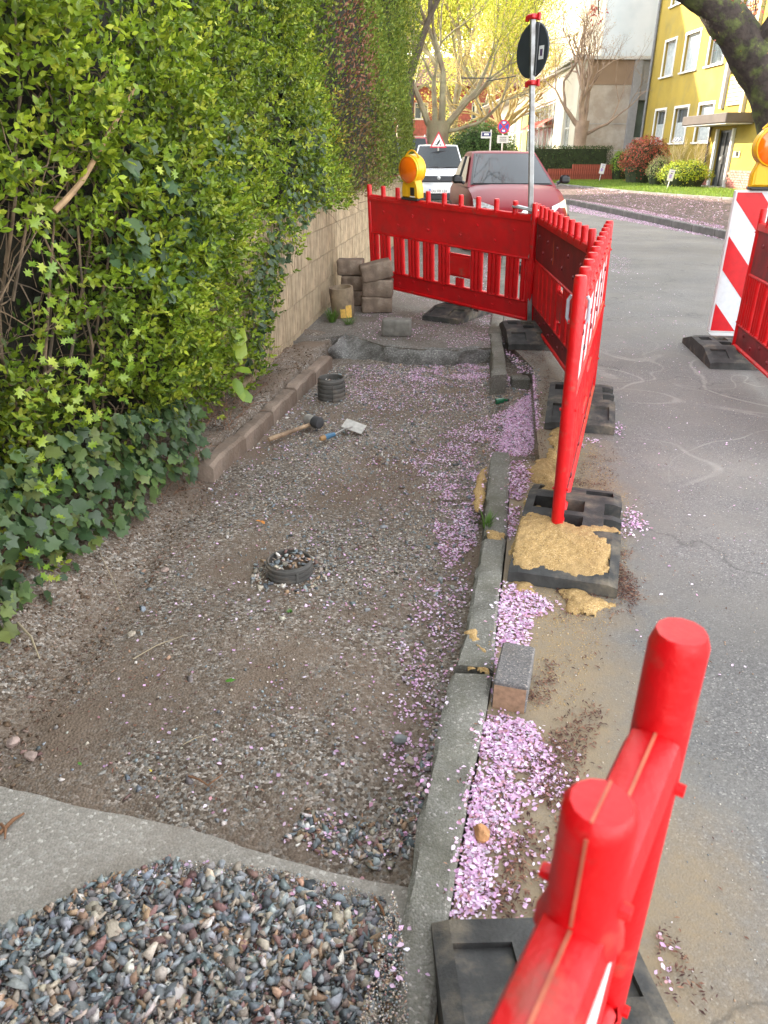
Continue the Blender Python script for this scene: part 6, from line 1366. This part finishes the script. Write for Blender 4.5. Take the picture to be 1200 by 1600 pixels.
# cherry tree on the right: thick mossy trunk sweeping over the street
M_cherry = mat('mossy_dark_bark', (.045, .034, .028), .95, var=.4, scale=9, bump=1, bscale=22, col2=(.085, .10, .03), c2scale=5, c2th=(.48, .6))
CY = 12.0
tp_ = [(1228, 400, .25), (1224, 300, .24), (1214, 215, .23), (1198, 145, .25), (1173, 88, .27), (1140, 35, .26), (1095, -12, .22), (1030, -38, .17), (940, -60, .12), (860, -80, .08)]
ch = empty('cherry_tree', (float(Yp(1192, 400, CY)[0]), CY, 0), 0, 'cherry tree with thick dark mossy trunk arching in from the right over the street', 'tree')
rr = random.Random(4); tp = [(Vector(Yp(x, y, CY-.0*i)), r_) for i, (x, y, r_) in enumerate(tp_)]; co = Vector(ch.location)
def smoothpts(tp, n=6):
    P_, R_ = [], []
    for i in range(len(tp)-1):
        p0, p1, p2, p3 = tp[max(i-1, 0)][0], tp[i][0], tp[i+1][0], tp[min(i+2, len(tp)-1)][0]
        for k in range(n): t = k/n; P_.append(.5*((2*p1)+(p2-p0)*t+(2*p0-5*p1+4*p2-p3)*t*t+(3*p1-p0-3*p2+p3)*t**3)); R_.append((tp[i][1]*(1-t)+tp[i+1][1]*t)*(1+.10*mnoise((i*3+k, 1, 1))))
    return P_, R_
P_, R_ = smoothpts([(Vector((tp[0][0].x+.1, CY, -.05)), .36)]+tp); 
tmb = MB().tube([p-co for p in P_], R_, 18, cap=False)
tmb.v = [(v[0]+.03*mnoise((v[0]*6, v[1]*6, v[2]*6)), v[1]+.03*mnoise((v[0]*6+9, v[1]*6, v[2]*6)), v[2]+.02*mnoise((v[0]*6, v[1]*6+7, v[2]*6))) for v in tmb.v]
tmb.build('trunk', M_cherry, ch, smooth=True)
lb = MB(); tips = []
for p, d, r_, L_ in ((tp[4][0], (1, .1, .5), .14, 1.6), (tp[4][0], (.5, -.5, .9), .12, 1.5), (tp[8][0], (-.6, .2, .8), .06, 1.4), (tp[9][0], (-.8, -.2, .5), .06, 1.4), (tp[6][0], (-.2, .4, 1), .10, 1.6)):
    grow(lb, tips, p-co, d, r_, L_, 4, rr, .55, .08, (2, 2), .68, .12, .008)
for k, (d_, r_, L_) in enumerate((((-.8, -.4, .4), .075, 2.0), ((-.6, .7, .45), .08, 2.4), ((-1, .3, .4), .08, 2.3), ((.1, 1, .45), .08, 2.4), ((-.2, .8, .6), .07, 2.2), ((-.4, -.9, .5), .07, 2.0))):  # limbs out of view, added for branch reflections in the windshield
    q0 = tp[9][0]-co+Vector((-.25*k, .15*k, .7)); grow(lb, tips, q0, d_, r_, L_, 6, rr, .5, .12, (2, 3), .70, .1, .006)
lb.build('limbs', M_cherry, ch, smooth=True)
tt = [t for t in tips]; o = leaves(ch, tt, 9, .055, .12, [(.40, .10, .09), (.55, .25, .30), (.30, .12, .06), (.45, .30, .12)], M_tleaf, name='blossom'); o['kind'] = 'stuff'
# small leafy spray hanging in the sky (red leaves at px 925,20) and by the trunk
for k, (px, py, Yv, r_, cnt) in enumerate(((935, 22, 11.6, .06, 40), (1180, 20, 12.0, .25, 160), (1150, 5, 12.2, .2, 60))):
    p = Vector(Yp(px, py, Yv)); n = cnt; P2 = np.array(p-co)+RNG.normal(0, r_, (n, 3)); o = cloud('blossom', QLEAF_V, QLEAF_F, P2, frames(RNG.normal(0, 1, (n, 3)), RNG.uniform(0, 6, n)), RNG.uniform(.03, .07, n), palette(n, [(.40, .10, .08), (.50, .2, .12)] if k != 1 else [(.35, .25, .08), (.28, .30, .06), (.42, .14, .10)]), M_tleaf, parent=ch); o['kind'] = 'stuff'
    MB().tube([Vector(Yp(px+2, py-90, Yv))-co, p-co], .008, 5).build('twig', M_cherry, ch)
# bushes
def bush(name, x, y, z, rx, ry, h, cols, n, label, size=.06, m=None, box=False, stems=True, inner=(.02, .03, .01), cat='bush', group=None):
    root = empty(name, (x, y, z), 0, label, cat, group); u = RNG.uniform(0, 2*PI, n); v = RNG.random(n)**.5
    if box:
        P_ = RNG.uniform(-1, 1, (n, 3)); ax_ = RNG.integers(0, 3, n); P_[np.arange(n), ax_] = np.sign(P_[np.arange(n), ax_])*RNG.uniform(.88, 1.02, n); P_ = P_*np.array([rx, ry, h/2])+np.array([0, 0, h/2]); N_ = P_-np.array([0, 0, h/2])
    else:
        D_ = RNG.normal(0, 1, (n, 3)); D_[:, 2] = np.abs(D_[:, 2])*1.2-.35; D_ /= np.linalg.norm(D_, axis=1, keepdims=True)
        rad = (.72+.3*RNG.random(n))*(1+.16*vnoise(D_[:, 0]*2+x, D_[:, 1]*2+D_[:, 2]*2, 1.5, 3)); P_ = D_*rad[:, None]*np.array([rx, ry, h*.55])+np.array([0, 0, h*.46]); P_[:, 2] = np.abs(P_[:, 2]); N_ = D_
    S_ = RNG.uniform(size*.6, size*1.25, n); o = cloud('foliage', QLEAF_V, QLEAF_F, P_, frames(N_+RNG.normal(0, .6, (n, 3)), RNG.uniform(0, 6, n)), np.stack([S_*.8, S_, S_], 1), palette(n, cols, None, .18), m or M_leafd, parent=root); o['kind'] = 'stuff'
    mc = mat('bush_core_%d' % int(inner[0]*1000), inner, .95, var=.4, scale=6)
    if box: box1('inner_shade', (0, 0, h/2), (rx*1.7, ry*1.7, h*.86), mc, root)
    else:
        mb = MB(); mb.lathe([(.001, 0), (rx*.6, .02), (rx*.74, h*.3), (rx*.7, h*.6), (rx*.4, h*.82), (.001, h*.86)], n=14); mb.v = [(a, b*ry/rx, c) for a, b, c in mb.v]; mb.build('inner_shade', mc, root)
    return root
def gq(px, py):      # march to the ground right of the road
    d = ray(px, py); 
    for t in np.arange(4, 90, .05):
        p = np.array([0, 0, CH])+d*(t/d[1])
        if p[2] < gz(p[0], p[1]): return p
gb_ = .30
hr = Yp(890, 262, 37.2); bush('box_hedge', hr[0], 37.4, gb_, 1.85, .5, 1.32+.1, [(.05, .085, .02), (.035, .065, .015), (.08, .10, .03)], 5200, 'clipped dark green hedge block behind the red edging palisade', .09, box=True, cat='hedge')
for px, Yv, rx, h, cols, l_, nn3, sz in ((1003, 33.0, 1.05, 1.75, [(.33, .06, .04), (.25, .07, .04), (.42, .10, .06), (.10, .09, .03)], 'round shrub with red young leaves at the corner of the yellow house', 5200, .085),
        (1028, 31.2, .52, 1.05, [(.32, .38, .12), (.42, .42, .18), (.16, .22, .06), (.3, .16, .13)], 'small pale variegated shrub next to the red leaved one', 2400, .06),
        (1068, 29.3, .98, .93, [(.30, .36, .02), (.22, .30, .02), (.10, .15, .015), (.36, .36, .03)], 'low bright yellow green shrub behind the small white sign', 3800, .07),
        (966, 37.0, .55, 1.3, [(.16, .28, .03), (.24, .34, .04)], 'light green shrub at the end of the red palisade', 1500, .08)):
    p = Yp(px, 285, Yv); bush('bush', p[0], Yv, gb_, rx, rx*.9, h, cols, nn3, l_, sz)
# half bare shrub
p = Yp(1072, 285, 30.6); rb_ = empty('bush', (p[0], 30.6, gb_), 0, 'half bare straw coloured shrub between the variegated and the bright green one', 'bush'); mb = MB(); tips = []; rr = random.Random(8)
for k in range(12): a = k*.52; grow(mb, tips, (0, 0, 0), (math.cos(a)*.6, math.sin(a)*.6, 1), .016, .55, 3, rr, .45, .1, (2, 3), .7, .12, .003)
mb.build('stems', mat('straw_stems', (.42, .33, .18), .8, var=.2), rb_); o = leaves(rb_, tips, 1, .03, .05, [(.42, .40, .12), (.35, .36, .10)], M_leafd, name='foliage'); o['kind'] = 'stuff'
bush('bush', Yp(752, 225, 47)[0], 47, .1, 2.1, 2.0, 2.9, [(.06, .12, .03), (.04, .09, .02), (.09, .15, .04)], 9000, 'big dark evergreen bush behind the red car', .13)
bush('bush', Yp(716, 225, 50)[0], 50, .1, 1.5, 1.5, 2.3, [(.50, .50, .03), (.40, .45, .03), (.58, .52, .06)], 5000, 'brilliant yellow green bush left of the dark evergreen', .12)
bush('bush', Yp(726, 228, 44)[0], 44, .1, 1.0, 1.0, 1.5, [(.08, .13, .04), (.10, .15, .05)], 2500, 'small dark shrub in front of the yellow green bush', .1)
bush('bush', 8.55, 56, .3, .6, 4, 1.4, [(.30, .36, .05), (.2, .28, .04)], 2500, 'loose yellow green shrubs along the low building', .12)
# red palisade: each plank
pal = empty('palisade', (0, 0, 0), 0, 'low red painted wooden palisade at the back of the lawn', 'fence'); M_pal = mat('red_paint', (.26, .06, .035), .75, var=.2, scale=6)
pa_ = np.array([7.4, 36.6]); pb_ = np.array([10.75, 37.0]); npl = 34; shared = {}
for i in range(npl):
    q = pa_+(pb_-pa_)*i/(npl-1); h = .50+(.18 if 10 < i < 30 else (.33 if i >= 30 else 0))
    me = cm(('plank', round(h, 2)), lambda: MB().tube([(0, 0, 0), (0, 0, h)], .052, 8).mesh('plank', True)); o = link('plank', me, M_pal if not me.materials else None, pal); o.location = (q[0], q[1], gb_)
    if not me.materials: me.materials.append(M_pal)
# little signs on stakes
def stake_sign(px, py, Yv, label, h=.62, s=1.0):
    p = Yp(px, py, Yv); r_ = empty('garden_sign', mw=Matrix.Translation((p[0], Yv, gb_))@Matrix.Rotation(R(-12), 4, 'Z')@Matrix.Rotation(R(8), 4, 'Y'), label=label, cat='sign')
    MB().tube([(0, 0, 0), (0, 0, h*.6)], .014, 6).build('stake', M_frame, r_); box1('board', (0, -.01, h*.75), (.19*s, .015, .36*s), M_frame, r_)
    box1('print', (-.01, -.019, h*.69), (.08, .002, .12), mat('violet_print', (.30, .22, .5), .6), r_); box1('print', (.01, -.019, h*.95), (.09, .002, .03), MATS['violet_print'], r_); box1('print', (.005, -.019, h*.84), (.05, .002, .03), M_black, r_); return r_
stake_sign(1042, 296, 28.0, 'small white sign on a stake in front of the bright green shrub'); stake_sign(936, 283, 35.2, 'small white sign on a stake in front of the red palisade', .72, 1.1)
# no stopping sign and street name sign beside the red car
def post_sign(px, Yv, ztop, root):
    p = Yp(px, 230, Yv); MB().tube([(0, 0, 0), (0, 0, ztop)], .03, 8).build('post', M_galv, root); return p
p = Yp(785, 230, 30.0); ns = empty('no_stopping_sign', (p[0], 30.0, .05), R(6), 'round blue and red no stopping sign with a small white plate under it', 'traffic sign')
zc2 = Yp(787, 198, 30)[2]-.05; MB().tube([(0, .03, 0), (0, .03, zc2+.3)], .028, 8).build('post', M_galv, ns)
M_sblue = mat('sign_blue', (.02, .07, .42), .5); M_sred = mat('sign_red', (.55, .02, .04), .5)
def disc_(name, r_, z, y, m, par, n=32, r0_=0.): 
    mb = MB(); mb.lathe([(max(r0_, .001), 0), (r_, 0), (r_, .006), (max(r0_, .001), .006)], n=n); o = mb.build(name, m, par); o.location = (0, y, z); o.rotation_euler = (R(90), 0, 0); return o
disc_('sign_disc', .225, zc2, .0, M_sblue, ns); disc_('red_ring', .228, zc2, -.004, M_sred, ns, r0_=.185)
for a in (45, -45): box1('red_bar', (0, -.012, zc2), (.37, .003, .045), M_sred, ns, rot=Matrix.Rotation(R(a), 3, 'Y'))
box1('arrow', (0, -.009, zc2+.13), (.1, .002, .06), M_white, ns); box1('arrow', (0, -.009, zc2-.13), (.1, .002, .06), M_white, ns)
box1('text_plate', (0, 0, zc2-.40), (.42, .01, .26), M_frame, ns); 
for dz in (.06, 0, -.06): box1('print_line', (0, -.007, zc2-.40+dz), (.25, .002, .02), M_black, ns)
p = Yp(766, 230, 28.0); sn = empty('street_name_sign', (p[0], 28.0, .05), R(4), 'small dark blue street name sign on a thin white post', 'street sign')
zc3 = Yp(762, 211, 28)[2]-.05; MB().tube([(0, .02, 0), (0, .02, zc3+.16)], .028, 8).build('post', M_frame, sn); box1('name_board', (-.16, 0, zc3), (.36, .02, .2), M_frame, sn); box1('name_field', (-.16, -.012, zc3+.02), (.30, .003, .12), mat('navy', (.02, .02, .12), .5), sn); box1('lettering', (-.16, -.015, zc3+.02), (.16, .002, .05), M_white, sn)
p = Yp(685, 222, 24.0); zc4 = p[2]; ts = empty('roadworks_sign', (p[0], 24.0, .0), R(5), 'red and white triangular roadworks sign above the white van roof', 'traffic sign')
MB().tube([(0, .02, 0), (0, .02, zc4+.2)], .025, 8).build('post', M_galv, ts)
def tri(name, s, y, m, dz=0.): MB().add([(-s, y, zc4-s*.6+dz), (s, y, zc4-s*.6+dz), (0, y, zc4+s*1.13+dz), (-s, y+.004, zc4-s*.6+dz), (s, y+.004, zc4-s*.6+dz), (0, y+.004, zc4+s*1.13+dz)], [(0, 1, 2), (5, 4, 3), (0, 3, 4, 1), (1, 4, 5, 2), (2, 5, 3, 0)]).build(name, m, ts)
tri('red_triangle', .25, -.004, M_sred); tri('white_triangle', .19, -.009, M_white)
MB().box((.0, -.013, zc4-.01), (.05, .003, .10), Matrix.Rotation(R(35), 3, 'Y')).box((.03, -.013, zc4+.05), (.035, .003, .035)).box((-.05, -.013, zc4-.07), (.08, .003, .03)).box((.06, -.013, zc4-.075), (.05, .003, .03)).build('worker_pictogram', M_black, ts)

# ------------------------------------------------------------------ parked cars (front faces the camera, local y runs backwards)
M_tyre = mat('tyre', (.02, .02, .021), .8); M_rim = mat('rim', (.45, .46, .47), .3, metal=.8); M_hl = mat('headlamp', (.62, .64, .64), .12, spec=.8, coat=1, var=.3, scale=25); M_plate = mat('plate_white', (.75, .75, .72), .5); M_carglass = mat('car_glass', (.015, .022, .025), .04, spec=.5, var=.2, scale=2); M_eu = mat('plate_blue', (.03, .1, .4), .5)
def car(name, loc, rz, L_, W_, H_, hoodz, belt, wsb, rf, paint, label, grille=True, plate=None, rails=False, black_front=False, side=None, noseh=.62, sticker=False):
    root = empty(name, loc, rz, label, 'car'); w2 = W_/2
    st = [(0, .74, noseh-.16, .30), (.03, .86, noseh-.04, .24), (.12, .93, noseh+.03, .21), (.35, .97, noseh+.12, .20), (.7, .99, hoodz-.06, .20), (wsb, 1.0, hoodz, .20), (wsb+.6, 1.0, belt, .20), (L_*.6, 1.0, belt, .20), (L_-.5, .99, belt+.02, .21), (L_-.12, .95, belt, .25), (L_-.02, .88, belt-.1, .32), (L_, .8, belt-.25, .4)]
    V = []; F = []; sec = lambda w, t, b: [(0, t), (w*.45, t-.005), (w*.78, t-.025), (w*.93, t-.07), (w*.99, t-.16), (w*1.0, (t+b)/2), (w*.985, b+.12), (w*.93, b), (w*.5, b-.01), (0, b-.01)]
    full = lambda w, t, b: [(-x, z) for x, z in sec(w, t, b)[:0:-1]][1:]*0+[(x, z) for x, z in sec(w, t, b)]+[(-x, z) for x, z in sec(w, t, b)[-2:0:-1]]
    k = len(full(1, 1, 0))
    for y, w_, t, b in st: 
        for x, z in full(w2*w_, t, b): V.append((x, y+(.10*(x/w2)**2 if y < .5 else 0), z))
    for i in range(len(st)-1):
        for j in range(k): F.append((i*k+j, i*k+(j+1) % k, (i+1)*k+(j+1) % k, (i+1)*k+j))
    F += [tuple(range(k-1, -1, -1)), tuple((len(st)-1)*k+j for j in range(k))]
    F = [f[::-1] for f in F]; MB().add(V, F).build('body', paint, root, smooth=True)
    rr_ = L_*.93-.25; rb = L_-.10; zb = belt-.06
    lv = [(0, 0), (.35, .40), (.7, .76), (.9, .935), (1.0, 1.0)]
    def gp_(u, v, q=1.0): 
        w_ = w2*(.93-.24*v); y = wsb+(rf-wsb)*v; return (u*w_*q, y+.13*u*u, zb+(H_-.03-zb)*v)
    def gr_(u, v): w_ = w2*(.93-.24*v); y = rb+(rr_-rb)*v; return (u*w_, y-.10*u*u, zb+(H_-.05-zb)*v)
    V = []; F = []
    us = np.linspace(-1, 1, 9)
    for v, zz in lv:
        ring = [gp_(u, zz) for u in us]; a, b = gp_(1, zz), gr_(1, zz); ring += [tuple(np.array(a)*(1-t)+np.array(b)*t+np.array([.02*math.sin(t*PI), 0, .0])) for t in (.2, .4, .6, .8)]
        ring += [gr_(u, zz) for u in us[::-1]]; a, b = gr_(-1, zz), gp_(-1, zz); ring += [tuple(np.array(a)*(1-t)+np.array(b)*t-np.array([.02*math.sin(t*PI), 0, 0])) for t in (.2, .4, .6, .8)]
        V += ring
    k = len(ring); cx, cy = 0, (rf+rr_)/2
    for s, dz in ((.93, .018), (.6, .032), (.01, .036)): V += [(p[0]*s, cy+(p[1]-cy)*s, p[2]*.0+H_-.036+dz-(0.0)) for p in ring]
    for i in range(len(lv)+2):
        for j in range(k): F.append((i*k+j, i*k+(j+1) % k, (i+1)*k+(j+1) % k, (i+1)*k+j))
    MB().add(V, F).build('cabin', paint, root, smooth=True)
    def patch(name, fn, m, n=10, o_=(0, -.006, .005)):
        V = [tuple(np.array(fn(u, v))+np.array(o_)) for v in np.linspace(0, 1, 6) for u in np.linspace(0, 1, n)]; F = [(j*n+i, j*n+i+1, (j+1)*n+i+1, (j+1)*n+i) for j in range(5) for i in range(n-1)]
        return MB().add(V, F).build(name, m, root, smooth=True)
    ws = patch('windshield', lambda u, v: gp_(-.90+1.8*u, .10+.83*v), M_carglass, o_=(0, -.016, .012))
    patch('windshield_seal', lambda u, v: gp_(-.94+1.88*u, .07+.89*v), M_black, o_=(0, -.009, .007))
    for s in (-1, 1):
        def sd(u, v, s=s):
            a = np.array(gp_(s, .14+.74*v)); b = np.array(gr_(s, .14+.74*v)); t = .06+.86*u+(.16*v*(1-u)*0); return a*(1-t)+b*t+np.array([s*.028, 0, 0])
        patch('side_window', sd, M_carglass, 8, (0, 0, 0)); a = np.array(sd(.47, 0)); b = np.array(sd(.47, 1)); MB().tube([a, b], .022, 6).build('door_pillar', M_black, root)
        m = MB(); m.tube([(s*(w2-.02), wsb+.28, belt+.0), (s*(w2+.05), wsb+.27, belt+.03)], [.03, .02], 8); m.box((s*(w2+.10), wsb+.25, belt+.06), (.17, .09, .13), bev=.035); m.build('wing_mirror', M_black, root, smooth=True)
        # head lamp
        V = []; F = []; nh = 6
        for j in range(4):
            for i in range(nh): u = i/(nh-1); v = j/3; x = s*(w2*(.56+.36*u)); y = .035+.10*(x/w2)**2+.16*u*u+.14*v*(.6+u); z = noseh-.10+.14*v+.07*u*v-.01; V.append((x, y-.03, z+.02*u))
        for j in range(3):
            for i in range(nh-1): F.append((j*nh+i, j*nh+i+1, (j+1)*nh+i+1, (j+1)*nh+i))
        MB().add(V, F).build('headlight', M_hl, root, smooth=True)
        for yw in (.68, L_-.62):
            wq = MB().lathe([(.001, 0), (.17, 0), (.19, .02), (.19, .16), (.001, .16)], n=20).build('wheel', M_rim, root, smooth=True); wq.location = (s*(w2-.12), yw, .29); wq.rotation_euler = (0, R(90)*s, 0)
            MB().lathe([(.19, .0), (.27, -.005), (.29, .02), (.29, .15), (.27, .17), (.19, .165)], n=24).build('tyre', M_tyre, wq, smooth=True)
            ar = MB().lathe([(.30, 0), (.33, .0), (.33, .012), (.30, .012)], n=24).build('wheel_arch', M_black, root, smooth=True); ar.location = (s*(w2-.012), yw, .30); ar.rotation_euler = (0, R(90)*s, 0)
        box1('side_trim', (s*(w2+.002), L_*.5, .42), (.02, L_*.42, .07), M_black, root, bev=.006)
    box1('bumper', (0, .07, .32), (W_*.86, .2, .18), M_black if black_front else paint, root, bev=.05)
    box1('lower_grille', (0, -.032, .30), (W_*.5, .02, .10), M_black, root, bev=.006)
    if black_front: box1('grille', (0, -.005, noseh-.09), (W_*.60, .05, .16), mat('dark_grille', (.04, .042, .048), .5), root, bev=.02)
    else: box1('grille', (0, -.015, noseh-.12), (W_*.35, .03, .05), M_black, root, bev=.01)
    em = MB().lathe([(.001, 0), (.05, 0), (.05, .012), (.001, .018)], n=16).build('emblem', M_galv, root); em.location = (0, -.02, noseh-.06); em.rotation_euler = (R(90), 0, 0)
    if plate:
        pz = .46 if black_front else .40; pl = box1('number_plate', (0, -.055, pz), (.52, .012, .11), M_plate, root, bev=.003); box1('plate_band', (-.24, -.0625, pz), (.04, .003, .105), M_eu, pl)
        text_obj('plate_lettering', plate, .095, M_black, pl, Matrix.Translation((.02, -.0635, pz))@Matrix.Rotation(R(90), 4, 'X'))
    wp = MB(); 
    for s in (-.1, -.62): a = np.array(gp_(s, .06)); b = np.array(gp_(s+.62, .10)); wp.tube([a+np.array([0, -.03, .02]), b+np.array([0, -.035, .025])], .008, 5)
    wp.build('wiper', M_black, root)
    if rails:
        for s in (-1, 1): MB().tube([(s*w2*.62, rf+.15, H_-.02), (s*w2*.64, rf+.25, H_+.05), (s*w2*.64, rr_-.25, H_+.05), (s*w2*.62, rr_-.1, H_-.02)], .018, 6).build('roof_rail', M_galv, root)
    if sticker:
        a = np.array(gp_(-.70, .22)); MB().lathe([(.001, 0), (.045, 0)], n=16).build('windshield_sticker', mat('green_sticker', (.02, .35, .22), .5), root); o = root.children[-1]; o.location = a+np.array([0, -.024, .018]); o.rotation_euler = (R(62), 0, 0)
    return root
M_cred = mat('car_paint_red', (.20, .003, .010), .4, metal=0, var=.03, coat=.06, spec=.2); M_cwhite = mat('car_paint_white', (.74, .77, .80), .25, var=.03, coat=.8); M_csuv = mat('car_paint_rose', (.36, .06, .08), .35, metal=.1, var=.03, coat=.2)
car('parked_car', (2.14, 12.15, 0), R(2), 3.6, 1.60, 1.47, .97, .98, 1.0, 2.0, M_cred, 'red small car parked facing the camera behind the barrier', plate='DU MS 45', sticker=True, noseh=.66)
car('parked_car', (1.50, 22.6, 0), R(-2), 3.7, 1.66, 1.66, 1.02, 1.04, .85, 1.6, M_cwhite, 'white boxy car with black grille parked behind the warning lamp', black_front=True, plate='DU RB 124', noseh=.86)
car('parked_car', (.80, 28.2, 0), R(-2), 4.4, 1.8, 1.96, 1.1, 1.1, 1.0, 1.8, M_csuv, 'rose red estate car with silver roof rails parked behind the white one', rails=True, noseh=.9)
car('parked_car', (.46, 19.3, 0), R(-3), .01+3.9, 1.2, 1.45, .95, .97, 1.0, 2.0, mat('car_paint_silver', (.5, .5, .52), .3, metal=.5, var=.03, coat=.8), 'silver car squeezed between the hedge and the white car', noseh=.7) if False else None
